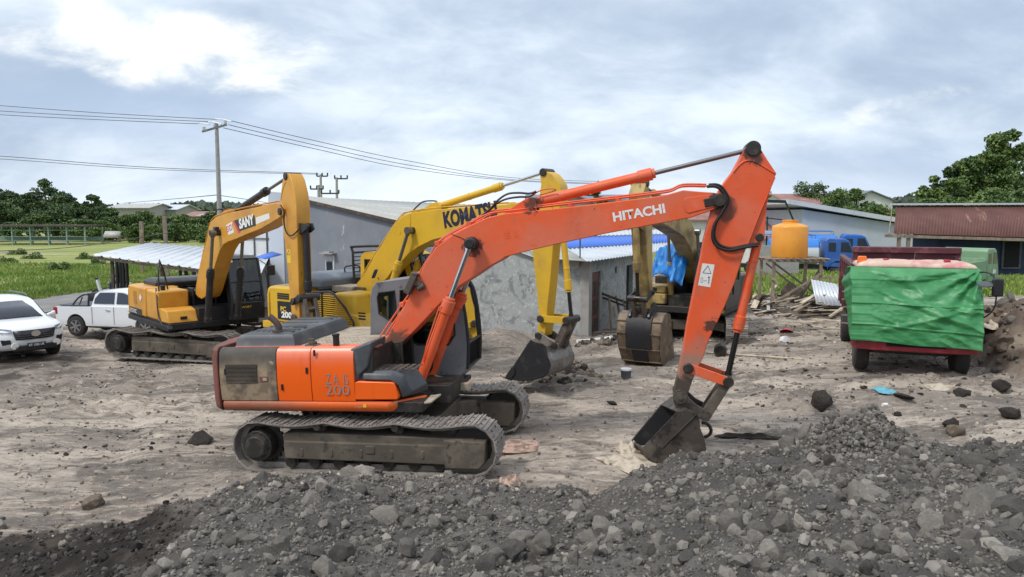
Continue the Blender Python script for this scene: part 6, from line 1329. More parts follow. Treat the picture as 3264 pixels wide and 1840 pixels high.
for u in (.03, .25, .5, .75, .97): k.beam(A.lerp(B_, u)-b+Vector((0, 0, -.07)), C_.lerp(D_, u)-b+Vector((0, 0, -.07)), .06, .08)
k.build('roof_beam', DKWOOD, sh)
for u, v in ((.12, .03), (.45, .03), (.64, .03), (.25, .95), (.55, .95), (.95, .05), (.45, .5)):
    p_ = A.lerp(B_, u).lerp(C_.lerp(D_, u), v)-b; k = MB(); k.beam((p_.x, p_.y, -.2), (p_.x, p_.y, p_.z-.05), .12); k.build('post', DKWOOD, sh, bevel=.01)
k = MB(); q = [at(*z2(965, 668), 28.5), at(*z2(1072, 632), 30), at(*z2(1140, 652), 29.5), at(*z2(1030, 682), 28)]; k.quad(*[v+Vector((0, 0, .03))-b for v in q]); k.build('blue_flap', BLUEROOF, sh, solid=.015)
# right: pale hall with lean-to roof, rust-roofed blue house
YB = 56; o = empty('hall', at(2720, 880, YB)); o.location.z = 0; tag(o, 'pale blue grey hall with sloping white roof edge behind the blue trucks', 'building'); b = o.location
tp_ = [at(2505, 648, YB), at(2560, 664, YB), at(2860, 708, YB)]
k = MB(); k.prism([(tp_[1].x-b.x, -.2), (tp_[2].x+1.5-b.x, -.2), (tp_[2].x+1.5-b.x, tp_[2].z-.35), (tp_[1].x-b.x, tp_[1].z-.1)], 0, 14); k.build('wall', PALEW, o)
d = (tp_[2]-tp_[0]); k = MB(); a = tp_[0]-b; e = tp_[2]+d*.12-b
k.loft([[(a.x, -.5, a.z-.05), (a.x, -.5, a.z+.28), (a.x, 15, a.z+.28), (a.x, 15, a.z-.05)], [(e.x, -.5, e.z-.05), (e.x, -.5, e.z+.28), (e.x, 15, e.z+.28), (e.x, 15, e.z-.05)]]); k.build('roof', ZINC, o)
YR = 42; o = empty('rust_roofed_house', at(3000, 900, YR)); o.location.z = 0; tag(o, 'low dark blue house under a rusty brown sheet roof at the right edge', 'house'); b = o.location
E0 = at(2848, 745, YR); E1_ = at(3420, 762, YR); T0 = at(2858, 657, YR+2.2); T1 = at(3440, 655, YR+2.2)
k = MB()
def fn(u, v): return E0.lerp(E1_, u).lerp(T0.lerp(T1, u), v)-b+Vector((0, 0, .02*math.sin(u*60*2*math.pi)))
k.grid(fn, 240, 2)
_d = (T0-E0); _d.z = 0; E0b = E0+_d*2; E1b = E1_+_d*2
def fn(u, v): return E0b.lerp(E1b, u).lerp(T0.lerp(T1, u), v)-b+Vector((0, 0, .02*math.sin(u*60*2*math.pi)))
k.grid(fn, 240, 2); rr = k.build('roof', RUSTROOF, o, solid=.01)
k = MB(); k.beam(T0-b+Vector((-.3, 0, .1)), T1-b+Vector((0, 0, .1)), .35, .10); k.build('ridge_cap', ZINC, rr)
k = MB(); k.beam(E0-b+Vector((-.5, -.05, -.12)), E1_-b+Vector((0, -.05, -.12)), .06, .16); k.beam(E0-b+Vector((-.25, 0, -.1)), T0-b+Vector((-.25, 0, -.1)), .05, .2); k.build('eave_board', WOOD, rr)
k = MB(); x0w = E0.x-b.x+.6; k.bx(x0w+2.6, E1_.x-b.x, 1.2, 1.35, 0, E0.z+.4); k.bx(x0w+2.6, x0w+2.75, 1.36, 4, 0, E0.z+.4); k.build('wall', DKBLUEW, o)
k = MB(); _e = [Vector((.25, 0, 0))+v-b for v in (E0, E0b, T0-Vector((0, 0, .12)))]; k.add(_e+[v+Vector((.1, 0, 0)) for v in _e], [(0, 1, 2), (3, 5, 4), (0, 3, 4, 1), (1, 4, 5, 2), (2, 5, 3, 0)]); k.build('gable', DKWOOD, o)
k = MB()
for px in (2868, 2898): q = at(px, 760, YR); k.bx(q.x-b.x-.08, q.x-b.x+.08, .0, .16, 0, E0.z)
k.build('porch_post', WOOD, o)
q = at(3222, 800, YR+1.2); k = MB(); k.bx(q.x-b.x-.55, q.x-b.x+.55, 1.1, 1.19, .9, 2.6); f = k.build('window', HOOD, o); k = MB(); k.bx(q.x-b.x-.42, q.x-b.x+.42, 1.07, 1.095, 1.0, 2.45); k.build('pane', VOID, f)
k = MB(); k.bx(x0w+3, E1_.x-b.x, .7, 1.1, 0, .55); k.build('plinth', CONC, o)
# houses beyond
def hz(px0, px1, pyb, pye, pyr, Y, dep, name, label, w_, r_, ridge='x', **kw):
    a = at(px0, pye, Y); c = at(px1, pye, Y); r0 = at(px0, pyr, Y+(dep/2 if ridge == 'x' else 0)); return house(name, label, 'house', w_, r_, a.x, c.x, Y, Y+dep, -1, a.z, r0.z, ridge, **kw)
hz(2700, 2845, 700, 640, 611, 95, 14, 'white_house', 'white gabled house beyond the treetops on the right', WHITEW, HOODG, 'y', over=.5)
hz(2520, 2700, 700, 652, 622, 88, 12, 'red_roofed_house', 'house with pale red tiled roof partly behind the trees right of the boom', WHITEW, TILE, 'x')
hz(2405, 2560, 780, 695, 668, 72, 10, 'brown_roofed_house', 'low house with brown roof just right of the orange arm', CONC, M('brown_tile_roofing', (.22, .14, .12), .8), 'x')
hz(2390, 2500, 800, 762, 712, 60, 8, 'tiled_house', 'white house with red striped tile roof behind the water tank', WHITEW, TILE, 'x', windows=[(14.6, 1.0, 1.0, .9)])
hz(2160, 2300, 780, 700, 640, 70, 9, 'terrace_house', 'two storey white house with terrace railing seen under the orange boom', WHITEW, TILE, 'x')
hz(1690, 2260, 760, 640, 625, 78, 10, 'long_roofed_house', 'long grey roofed building whose ridge shows just above the orange boom', CONC, HOODG, 'x')
hz(1745, 1905, 760, 655, 622, 64, 9, 'dark_red_house', 'house with dull pink red roof above the boom between the yellow machines', CONC, M('dull_pink_roofing', (.30, .17, .17), .8), 'y')
for i, (a, b_, c, d, e, Y, lab, rm) in enumerate([(350, 470, 690, 663, 651, 190, 'long white warehouse on the far left hillside', OLDROOF), (465, 560, 690, 668, 654, 200, 'pale warehouse with stepped roof right of the long white warehouse', ZINC),
        (590, 650, 720, 690, 676, 170, 'small house with pinkish roof among the far left trees', TILE), (640, 690, 720, 688, 680, 165, 'grey house nearest the concrete utility pole', OLDROOF)]):
    hz(a, b_, c, d, e, Y, 14, 'far_building', lab, CONC, rm, 'x', over=.8)
# grey boundary wall behind the tank, white pole frame
k = MB(); a = at(2400, 900, 44); c = at(2490, 900, 44); k.bx(a.x, c.x+1, 44, 44.2, -.2, 2.2); o = k.build('boundary_wall', CONC); tag(o, 'plain grey block wall standing behind the timber tank stand', 'wall')
k = MB(); k.bx(at(2380, 750, 50).x, at(2470, 750, 50).x, 50, 56, 2.6, 2.9); o = k.build('flat_roof', ZINC); tag(o, 'white flat roof edge between orange arm and water tank', 'roof')
fr_ = empty('steel_frame', at(2450, 700, 52)); fr_.location.z = 0; tag(fr_, 'black steel canopy frame above the red tiled roof beside the orange arm', 'frame'); b = fr_.location
k = MB(); P_ = [at(2440, 640, 52), at(2503, 643, 52), at(2530, 705, 52), at(2446, 690, 52)]
k.beam(P_[0]-b+Vector((-1, 0, 0)), P_[1]-b, .28, .2); k.beam(P_[1]-b, P_[2]-b, .10); k.tube([P_[3]-b+Vector((-1, 0, 0)), P_[2]-b], .04, 5); k.tube([P_[3]-b, (P_[3].x-b.x, 0, 0)], .06, 5); k.build('frame_bars', BLACKP, fr_)
# ================================================================== poles and wires
pole = empty('utility_pole', at(700, 700, 50)); pole.location.z = -.1; tag(pole, 'tall concrete utility pole with crossarm and three insulators left of the amber boom', 'utility pole')
b = pole.location; tp0 = at(690, 393, 50); H0 = tp0.z-b.z
k = MB(); k.cyl((0, 0, -.3), (tp0.x-b.x, 0, H0), .19, .115, n=14); k.build('shaft', CONC, pole)
k = MB(); ca = at(645, 420, 50.6)-b; cc = at(722, 398, 49.4)-b; k.beam(ca, cc, .09, .12); k.build('crossarm', DRYROD, pole)
INS = []
for px, py in ((650, 408), (685, 398), (718, 388)):
    p = at(px, py, 50)-b; k = MB(); k.lathe(p+Vector((0, 0, -.18)), (0, 0, 1), [(0, .05), (.05, .12), (.08, .06), (.14, .13), (.17, .07), (.24, .12), (.28, .06)], 12); k.build('insulator', WHITEW, pole); INS.append(p+b+Vector((0, 0, .15)))
k = MB(); p_ = [(630, 393, 668, 397), (655, 388, 706, 396), (686, 380, 738, 388)]
for q in p_: k.tube([at(q[0], q[1], 50.5)-b, at((q[0]+q[2])/2, q[1]+1, 50)-b, at(q[2], q[3], 49.5)-b], .045, 6)
k.build('wire_cover', WHITEPL, pole)
def wire(pts, label, group, r=.016, n=14):
    P = smoothpts(pts, n); k = MB(); k.tube(P, r, 5); o = k.build('power_line', DARKST); tag(o, label, 'power line', group); return o
G1 = 'power lines on the concrete pole'
for i, ((ly, qx, qy), nm) in enumerate(zip([(337, 690, 381), (354, 662, 388), (366, 630, 395)], ['top', 'middle', 'bottom'])):
    wire([at(-700, ly-42, 62), at(-300, ly-22, 58), at(0, ly, 56), at(330, (ly+qy)/2+2, 53), at(qx, qy, 50)], nm+' wire of the three running from the concrete pole to the left', G1, .02)
for i, ((sx, sy, e), nm) in enumerate(zip([(738, 386, 567), (728, 398, 573), (712, 408, 576)], ['top', 'middle', 'bottom'])):
    ey = e
    wire([at(sx, sy, 50), at(1000, sy+62+i*2, 56), at(1300, sy+127+i*1, 64), at(1635, ey, 74), at(2000, ey+14, 84)], nm+' wire of the three running from the concrete pole to the right', G1, .022)
wire([at(-300, 485, 75), at(0, 498, 78), at(500, 535, 84), at(1015, 553, 92)], 'upper thin wire crossing low behind the concrete pole', 'low wires', .03)
wire([at(-300, 494, 75), at(0, 507, 78), at(500, 541, 84), at(1015, 556, 92)], 'lower thin wire crossing low behind the concrete pole', 'low wires', .026)
wire([at(395, 648, 120), at(560, 634, 80), at(690, 622, 50.3)], 'slack wire running from the pole shaft down to the far left houses', 'slack service wires', .03)
wire([at(705, 624, 50.3), at(800, 638, 60), at(900, 655, 75)], 'slack wire running right from the pole shaft behind the amber arm', 'slack service wires', .022)
wire([at(-250, 808, 40), at(0, 800, 40), at(250, 786, 40), at(545, 741, 41)], 'dark cable strung low over the grass field', 'low wires', .022)
def small_pole(px, yt, yb, Y, label, arms, grp='distant power poles'):
    o = empty('utility_pole', at(px, yb, Y)); o.location.z = 0; tag(o, label, 'utility pole', grp); b = o.location; top = at(px, yt, Y)
    k = MB(); k.cyl((0, 0, 0), (top.x-b.x, 0, top.z), .2, .14, n=8); k.build('shaft', CONC, o)
    k = MB()
    for x0, x1, yy in arms:
        a = at(x0, yy, Y)-b; c = at(x1, yy, Y)-b; k.beam(a, c, .16, .16)
        for f in (0, .5, 1): q = a.lerp(c, f); k.cyl(q, q+Vector((0, 0, .4)), .09, n=6)
    k.build('crossarm', DARKST, o)
small_pole(1022, 556, 640, 92, 'left of two far poles above the grey shed roof', [(1010, 1044, 562)])
small_pole(1073, 566, 640, 90, 'right of two far poles above the grey shed roof', [(1067, 1107, 570)])
small_pole(1015, 590, 640, 86, 'dark transformer frame in front of the far left pole above the shed', [(990, 1030, 603), (1025, 1080, 617)])
small_pole(2457, 610, 700, 120, 'thin pole standing beyond the right side of the orange arm', [])
# ================================================================== water tank on timber stand
ts = empty('tank_stand', at(2520, 950, 30.5)); ts.location.z = .38; tag(ts, 'rickety timber stand carrying the orange water tank', 'stand'); b = ts.location
ztop = at(2500, 828, 30.5).z-b.z; hw = .82
xsl = at(2445, 900, 30.5).x-b.x; xsr = at(2590, 900, 30.5).x-b.x
for x in (xsl, xsr):
    for y in (-.75, .75):
        k = MB(); k.beam((x+random.uniform(-.1, .1), y, -.1), (x, y, ztop-.05), .11, .11); k.build('post', WOOD, ts, bevel=.008)
k = MB(); k.beam((xsl-.4, -.8, ztop), (xsr+.25, -.8, ztop), .08, .1); k.beam((xsl-.4, .8, ztop), (xsr+.25, .8, ztop), .08, .1)
for i in range(9): x = xsl-.2+i*(xsr-xsl+.4)/8; k.beam((x, -1.0, ztop+.08), (x+random.uniform(-.05, .05), 1.0, ztop+.08), .17, .03)
k.build('platform', WOOD, ts, bevel=.006)
for nm, a, c in (('brace', (xsl, -.8, ztop-.1), (xsr, -.85, .35)), ('brace', (xsr, -.83, ztop-.5), (xsl-.1, -.86, .1)), ('brace', (xsl-.9, -.7, ztop-.1), (xsl+.2, -.9, ztop-.9)), ('brace', (xsr+.1, -.8, ztop-.1), (xsr-.25, .7, .1)), ('brace', (xsl+.2, .8, ztop-.2), (xsr, .8, .3))):
    k = MB(); k.beam(a, c, .07, .04, (0, 1, 0)); k.build(nm, DKWOOD if a[0] == xsl else WOOD, ts)
tk = empty('water_tank', at(2515, 826, 30.5)); tag(tk, 'orange plastic water tank on the timber stand', 'water tank')
tk.location.z = b.z+ztop+.1; r_ = .70; hT = at(2515, 722, 30.5).z-tk.location.z
k = MB(); k.lathe((0, 0, 0), (0, 0, 1), [(0, r_*.98), (.03, r_*1.01), (hT*.5, r_), (hT*.96, r_*.99), (hT, r_*.97), (hT+.03, r_*.92), (hT+.12, r_*.55), (hT+.13, .30), (hT+.22, .30)], 40); k.build('tank_body', ORPL, tk, smooth=50)
k = MB(); k.cyl((0, 0, hT+.22), (0, 0, hT+.26), .32, n=24); k.build('lid', ORPL, tk, bevel=.01)
# stakes standing in the field, wooden posts
for px, yt, Y, lab in ((447, 706, 52, 'left of two bare wooden stakes above the shelter roof'), (527, 690, 50, 'right of two bare wooden stakes above the shelter roof')):
    a = at(px, yt, Y); k = MB(); k.beam((0, 0, 0), (random.uniform(-.1, .1), 0, a.z), .22, .2); o = k.build('wooden_stake', WOOD, bevel=.02); o.location = (a.x, a.y, 0); tag(o, lab, 'stake', 'wooden stakes in the field')
# pale-green railed pavilion and bench at the far edge of the field
pv = empty('pavilion', at(130, 765, 100)); pv.location.z = 0; tag(pv, 'long low pavilion with pale green rails and dark roof at the field edge', 'pavilion'); b = pv.location
Y = 100; k = MB(); L0 = at(-60, 720, Y).x-b.x; L1_ = at(290, 720, Y).x-b.x; zt_ = at(100, 722, Y).z
k.bx(L0, L1_, -1.5, 3.5, zt_, zt_+.18); k.build('roof', DKWOOD, pv)
for i in range(7):
    x = L0+(L1_-L0)*i/6.1
    for y in (-1.2, 3): k = MB(); k.bx(x-.07, x+.07, y, y+.14, 0, zt_); k.build('post', GRNPAINT, pv)
k = MB()
for z in (.6, 1.1, zt_-.5): k.bx(L0, L1_, -1.22, -1.15, z, z+.06)
k.bx(L0, L1_, 2.9, 3.0, .5, 1.0); k.build('railing', GRNPAINT, pv)
bn = empty('field_bench', at(352, 762, 108)); bn.location.z = 0; tag(bn, 'pale bench with sloping back right of the green pavilion', 'bench'); k = MB(); k.bx(-1.3, 1.3, -.4, .5, .7, .8); k.build('seat', WOOD, bn)
k = MB(); k.add([(-1.3, .4, .8), (1.3, .4, .8), (1.15, .9, 1.6), (-1.15, .9, 1.6)], [(0, 1, 2, 3)]); k.build('backrest', OLDROOF, bn, solid=.08)
for x in (-1.2, 1.2): k = MB(); k.bx(x-.08, x+.08, -.3, .5, 0, .7); k.build('leg', WOOD, bn)
# ================================================================== ground sheet
def steps(a, lst):
    out = [a]
    for stop, d in lst:
        while out[-1] < stop-1e-6: out.append(min(out[-1]+d, stop))
    return out
xp = steps(0, [(7, .045), (14, .09), (26, .2), (60, 1.5), (200, 10), (900, 60)]); xs_ = np.array([-v for v in xp[:0:-1]]+xp)
ys_ = np.array([-30., -10., 0., 2.]+steps(3.0, [(13.5, .045), (24, .08), (36, .14), (60, .6), (140, 5), (1200, 60)]))
GX, GY = np.meshgrid(xs_, ys_); GZ = terrain(GX, GY)
nx, ny = len(xs_), len(ys_)
V = np.stack([GX.ravel(), GY.ravel(), GZ.ravel()], 1)
ii = (np.arange(ny-1)[:, None]*nx+np.arange(nx-1)[None]).ravel(); Fq = np.stack([ii, ii+1, ii+nx+1, ii+nx], 1)
m = bpy.data.materials.new('trodden_clay_ground'); m.use_nodes = True; nt = m.node_tree; N_ = nt.nodes; L_ = nt.links; b_ = N_['Principled BSDF']; b_.inputs['Roughness'].default_value = .92; b_.inputs['Specular IOR Level'].default_value = .25
tc_ = N_.new('ShaderNodeTexCoord'); at_ = N_.new('ShaderNodeAttribute'); at_.attribute_name = 'zone'; sx_ = N_.new('ShaderNodeSeparateColor'); L_.new(at_.outputs['Color'], sx_.inputs[0])
def gn(scale, det=6, st=(1, 1, 1), ro=.6, di=0, rz=0):
    mp = N_.new('ShaderNodeMapping'); L_.new(tc_.outputs['Object'], mp.inputs[0]); mp.inputs['Scale'].default_value = st; mp.inputs['Rotation'].default_value = (0, 0, rz)
    n = N_.new('ShaderNodeTexNoise'); n.inputs['Scale'].default_value = scale; n.inputs['Detail'].default_value = det; n.inputs['Roughness'].default_value = ro; n.inputs['Distortion'].default_value = di; L_.new(mp.outputs[0], n.inputs['Vector']); return n.outputs['Fac']
def gr_(v, a, b, c=0, d=1):
    n = N_.new('ShaderNodeMapRange'); n.interpolation_type = 'SMOOTHSTEP'; L_.new(v, n.inputs[0])
    for i, q in enumerate((a, b, c, d)): n.inputs[i+1].default_value = q
    return n.outputs[0]
def gm(f, a, b):
    n = N_.new('ShaderNodeMix'); n.data_type = 'RGBA'; L_.new(f, n.inputs[0])
    for i, v in ((6, a), (7, b)):
        if hasattr(v, 'links'): L_.new(v, n.inputs[i])
        else: n.inputs[i].default_value = (*v, 1)
    return n.outputs[2]
st_ = (.55, 1.3, 1)
c = gm(gr_(gn(.22, 7, st_, .7, .8, R(-14)), .42, .58), (.25, .215, .185), (.455, .39, .325))
c = gm(gr_(gn(.5, 6, st_, .65, 1.0, R(-14)), .50, .60), c, (.165, .143, .125))
c = gm(gr_(gn(.34, 5, (.7, 1, 1), .6, 0), .60, .72, 0, .4), c, (.46, .31, .24))
c = gm(gr_(gn(2.6, 9, (.4, 1.3, 1), .75, .8, R(-12)), .50, .66, 0, .85), c, (.10, .085, .072))
c = gm(gr_(gn(3.4, 9, (.4, 1.3, 1), .75, .8, R(-12)), .54, .68, 0, .8), c, (.56, .48, .39))
c = gm(gr_(gn(22, 4, (1, 1, 1), .7), .62, .70, 0, .7), c, (.06, .05, .045))
c = gm(gr_(gn(17, 3, (1, 1, 1), .7), .66, .72, 0, .6), c, (.50, .46, .40))
grv = gm(gr_(gn(1.3, 6), .42, .64), (.080, .074, .068), (.135, .125, .115)); grv = gm(gr_(gn(30, 5, (1, 1, 1), .8), .5, .7), grv, (.045, .042, .04))
c = gm(gr_(gn(7.5, 10, (.45, 1.2, 1), .8, .7, R(-12)), .52, .60, 0, .75), c, (.115, .095, .08))
c = gm(gr_(gn(6.1, 10, (.45, 1.2, 1), .8, .7, R(-12)), .55, .62, 0, .7), c, (.52, .43, .34))
c = gm(gr_(gn(1.1, 8, (.6, 1.1, 1), .7, .9, R(-12)), .62, .70, 0, .35), c, (.40, .23, .17))
drk = gm(gr_(gn(2.5, 7), .45, .68), (.026, .021, .018), (.070, .056, .045))
c = gm(sx_.outputs[0], c, grv); c = gm(sx_.outputs[1], c, drk); 
dam = gm(gr_(gn(.8, 8), .42, .58), (.26, .21, .16), (.13, .10, .08)); c = gm(sx_.outputs[2], c, dam)
L_.new(c, b_.inputs['Base Color'])
bm1 = N_.new('ShaderNodeBump'); bm1.inputs['Strength'].default_value = .85; bm1.inputs['Distance'].default_value = .05; L_.new(gn(7, 10, (.6, 1.2, 1), .72, .6, R(-12)), bm1.inputs['Height'])
bm2 = N_.new('ShaderNodeBump'); bm2.inputs['Strength'].default_value = .6; bm2.inputs['Distance'].default_value = .012; L_.new(gn(45, 6, (1, 1, 1), .7), bm2.inputs['Height']); L_.new(bm1.outputs[0], bm2.inputs['Normal']); L_.new(bm2.outputs[0], b_.inputs['Normal'])
ground = npmesh('ground', V, Fq, m, smooth=True); ground['kind'] = 'structure'
# zone masks: gravel, dark soil, damp earth bank
P0 = pile_z(GX, GY)+.20*N2.f(GX, GY, .8, 3)+.11*N3.f(GX, GY, 3.0, 4)
onp = sst(-.10, .06, P0-base_z(GX, GY)+.05*N1.f(GX, GY, 2.5, 3)); lf = sst(-.4, .5, xb(GY)-GX+.5*N2.f(GX, GY, .9, 3))
lumpm = sst(.0, .1, mound(GX, GY, 4.65, 9.7, .95, .64, .62, .55))
Rz = np.clip(onp*(1-lf)+lumpm*.9, 0, 1); Gz = onp*lf
Gz = np.maximum(Gz, .8*sst(.05, .5, mound(GX, GY, -15.5, 20.6, 4.5, 3.2, 1))*sst(-.2, .2, N1.f(GX, GY, 1.2, 4)+.1))
Gz = np.maximum(Gz, .7*sst(.02, .5, mound(GX, GY, 10.9, 26.6, 1.7, 1.2, 1)+mound(GX, GY, 9.3, 27.8, 1.8, 1.1, 1)))
Gz = np.maximum(Gz, .55*sst(.05, .6, mound(GX, GY, 1.1, 18.0, 1.2, 1.0, 1)))
Bz = sst(.03, .3, mound(GX, GY, 13.2, 16.5, 2.6, 7, 1)); 
ca = ground.data.color_attributes.new('zone', 'FLOAT_COLOR', 'POINT'); ca.data.foreach_set('color', np.stack([Rz.ravel(), Gz.ravel(), Bz.ravel(), np.ones(nx*ny)], 1).astype(np.float32).ravel())
# road and field
m = M('worn_asphalt', (.19, .185, .18), .85, layers=[dict(c=(.27, .26, .25), s=1.2, lo=.4, hi=.7, a=.7)], bump=(40, .005, .5))
rx = [(-30, 5), (-25, 20), (-23.6, 36), (-22.6, 44), (-20.8, 56), (-16, 80), (-5, 120)]
k = MB()
def fn(u, v):
    y = 5+115*v; xl = float(np.interp(y, [p[1] for p in rx], [p[0] for p in rx])); x = xl+3.6*u; return (x, y, tz(x, y)+.03)
k.grid(fn, 3, 120); o = k.build('road', m); o['kind'] = 'structure'
def fieldx(y): return np.interp(y, [p[1] for p in rx], [p[0] for p in rx])-.25
FM = M('grassy_field_ground', (.23, .27, .07), .95, layers=[dict(c=(.32, .32, .11), s=.06, lo=.4, hi=.65, a=.9, st=(1, 2.5, 1)), dict(c=(.11, .15, .035), s=.12, lo=.52, hi=.7, a=.8, st=(1, 2, 1)), dict(c=(.16, .19, .05), s=1.5, lo=.5, hi=.7, a=.5, st=(1, 2, 1))], bump=(3, .12, .8))
k = MB()
def fn(u, v):
    y = 10+(1.0*v**2.2)*390; xl = float(fieldx(y)); x = xl-(u**1.6)*340; return (x, y, tz(x, y)+.05+.12*float(N1.f(x, y, .25, 3)))
k.grid(fn, 50, 90); o = k.build('field', FM); o['kind'] = 'structure'
k = MB()
def fn(u, v): x = 9.5+60*u; y = 33+(v**1.5)*300; return (x, y, tz(x, y)+.05+.05*float(N1.f(x, y, .4, 3)))
k.grid(fn, 40, 40); o = k.build('grass_verge', FM); o['kind'] = 'structure'
k = MB()
def fn(u, v): x = -14+130*u; y = 58+v*300; return (x, y, tz(x, y)+.07)
k.grid(fn, 20, 20); o = k.build('far_ground', FM); o['kind'] = 'structure'
# tall grass as stuff: blades in tufts
def blades(n, region, hgt, name, mat, seed, w0=.03, clump=.5):
    r = np.random.default_rng(seed); x, y = region(r, n); x = np.asarray(x); y = np.asarray(y)
    z = terrain(x, y, False)+.03; h = hgt(x, y)*r.uniform(.5, 1.25, len(x)); a = r.uniform(0, 2*math.pi, len(x)); w_ = w0*(1+y/40); lean = r.normal(0, .28, (len(x), 2))*h[:, None]
    p = np.stack([x, y, z], 1); s = np.stack([np.cos(a)*w_, np.sin(a)*w_, np.zeros_like(a)], 1); t = np.stack([lean[:, 0], lean[:, 1], h], 1)
    V = np.stack([p-s, p+s, p+t*.55+s*.7, p+t+t*0, p+t*.55-s*.7], 1).reshape(-1, 3); Fc = (np.arange(len(x))*5)[:, None]+np.array([0, 1, 2, 3, 4])[None]
    o = npmesh(name, V, Fc, mat); o['kind'] = 'stuff'; return o
def reg1(r, n):
    y = 22+r.random(n)**1.3*38; x = fieldx(y)-r.random(n)**1.4*(10+.9*y); return x, y
def hg1(x, y): return .30*(.55+.9*np.clip(N2.f(x, y, .30, 3)+.35, 0, 1.2))*np.clip((fieldx(y)-x)/1.2, .45, 1)
tag(blades(120000, reg1, hg1, 'tall_grass', GRASSM, 5, w0=.016), 'tall rough green grass growing beside the road', 'grass')
def reg3(r, n): y = 33+r.random(n)*14; x = 9.8+r.random(n)*24; return x, y
tag(blades(14000, reg3, lambda x, y: .26+0*x, 'verge_grass', GRASSM, 6), 'short green grass behind the timber stand and beside the blue house', 'grass')
# ================================================================== gravel heap: loose stone as stuff, the largest stones one by one
def in_gravel(x, y): return (pile_z(x, y)-base_z(x, y) > -.02) & (x > xb(y)-.1+.5*N2.f(x, y, .9, 3))
def scatter(n, seed, rmin, rmax, pw, sink=.3, region='g', ymin=3.2, bias=1.0):
    r = np.random.default_rng(seed); y = ymin+(11.3-ymin)*r.random(n*3)**bias; x = r.uniform(-.80, 1.05, n*3)*(y+1.2)
    if region == 'g': ok = in_gravel(x, y)
    elif region == 'd': ok = (~in_gravel(x, y)) & (pile_z(x, y)-base_z(x, y) > -.02)
    else: ok = np.ones(len(x), bool)
    x, y = x[ok][:n], y[ok][:n]; n_ = len(x); rad = rmin+(rmax-rmin)*r.random(n_)**pw; z = terrain(x, y)+rad*(1-2*sink)*.5
    return np.stack([x, y, z], 1), rad, r

def stuff_stones(name, n, seed, rmin, rmax, pw, sub, jag, label, region='g', mats=STONE, **kw):
    P, rad, r = scatter(n, seed, rmin, rmax, pw, region=region, **kw); V, Fc = stones(P, rad, sub, r, jag); per = len(Fc)//len(P)
    mi = np.repeat(r.choice(len(mats), len(P), p=[.42, .28, .24, .06] if len(mats) == 4 else None), per); o = npmesh(name, V, Fc, None, mats=mats, mi=mi); o['kind'] = 'stuff'; o['label'] = label; o['category'] = 'gravel'; return o
stuff_stones('gravel', 44000, 21, .007, .023, 1.4, 1, .28, 'fine grey gravel covering the heap in the foreground', bias=.8)
stuff_stones('coarse_gravel', 5400, 22, .020, .085, 2.8, 1, .24, 'fist sized grey stones scattered through the gravel heap', bias=.9)
stuff_stones('soil_crumbs', 7000, 23, .010, .045, 2.5, 1, .3, 'crumbs of dark soil on the dug earth at the lower left', region='d', mats=[CLOD, STONE[2]])
# pebbles over the trodden yard
r = np.random.default_rng(31); n = 10500; y = 9.6+r.random(n)**1.3*18; x = r.uniform(-.68, .70, n)*y; rad = .009+.036*r.random(n)**5
P = np.stack([x, y, terrain(x, y)+rad*.2], 1); V, Fc = stones(P, rad, 1, r, .3); mi = np.repeat(r.integers(0, 8, n), len(Fc)//n)
o = npmesh('yard_pebbles', V, Fc, None, mats=[CLAYL, CLAYD, CLAYD, CLAYL, STONE[0], EARTH, CLAYD, STONE[1]], mi=mi); tag(o, 'small pebbles and crumbs lying over the trodden yard', 'pebbles', kind='stuff')
# clods on the spoil heaps and the hard lump
def lump_stones(name, cx, cy, rx_, ry_, n, rmin, rmax, seed, label, mats, pw=2):
    r = np.random.default_rng(seed); a = r.uniform(0, 2*math.pi, n); d = np.sqrt(r.random(n)); x = cx+rx_*d*np.cos(a); y = cy+ry_*d*np.sin(a); rad = rmin+(rmax-rmin)*r.random(n)**pw
    P = np.stack([x, y, terrain(x, y)+rad*.25], 1); V, Fc = stones(P, rad, 2, r, .2); mi = np.repeat(r.integers(0, len(mats), n), len(Fc)//n)
    o = npmesh(name, V, Fc, None, mats=mats, mi=mi); tag(o, label, 'earth', kind='stuff')
lump_stones('hard_earth_lumps', 4.65, 9.65, .88, .58, 2600, .012, .045, 41, 'crusted dark grey lumps on the raised ridge behind the gravel heap', [STONE[0], STONE[2], STONE[1]])
lump_stones('spoil_clods', 1.15, 18.0, 1.0, .6, 160, .04, .12, 42, 'broken brown clods turned up beside the yellow bucket', [CLOD, EARTH, STONE[2]])
lump_stones('bank_clods', 13.0, 16.2, 2.2, 5.5, 420, .05, .2, 43, 'brown clods over the earth bank at the right edge', [EARTH, EARTH, CLOD, STONE[0]], 3)
lump_stones('rubble', 2.9, 21.9, 1.1, .7, 150, .04, .14, 44, 'rubble heaped by the corner of the plaster house', [STONE[0], EARTH, CLOD])
def spread(name, n, seed, x0, x1, y0, y1, rmin, rmax, pw, mats, label):
    r = np.random.default_rng(seed); rmax *= .75; x = r.uniform(x0, x1, n*2); y = r.uniform(y0, y1, n*2); ok = N1.f(x, y, .5, 3)+.35*r.random(n*2) > .12; x, y = x[ok][:n], y[ok][:n]; n = len(x); rad = rmin+(rmax-rmin)*r.random(n)**pw
    P = np.stack([x, y, terrain(x, y)+rad*.15], 1); V, Fc = stones(P, rad, 1, r, .32); zc_ = np.repeat(P[:, 2], len(V)//n); V[:, 2] = zc_+(V[:, 2]-zc_)*.6; mi = np.repeat(r.integers(0, len(mats), n), len(Fc)//n); o = npmesh(name, V, Fc, None, mats=mats, mi=mi); tag(o, label, 'earth', kind='stuff')
spread('loose_soil', 1500, 61, 5.0, 13.5, 10.6, 24, .02, .11, 3.5, [CLOD, EARTH, STONE[2], EARTH], 'dark loose soil and clods strewn over the right side of the yard')
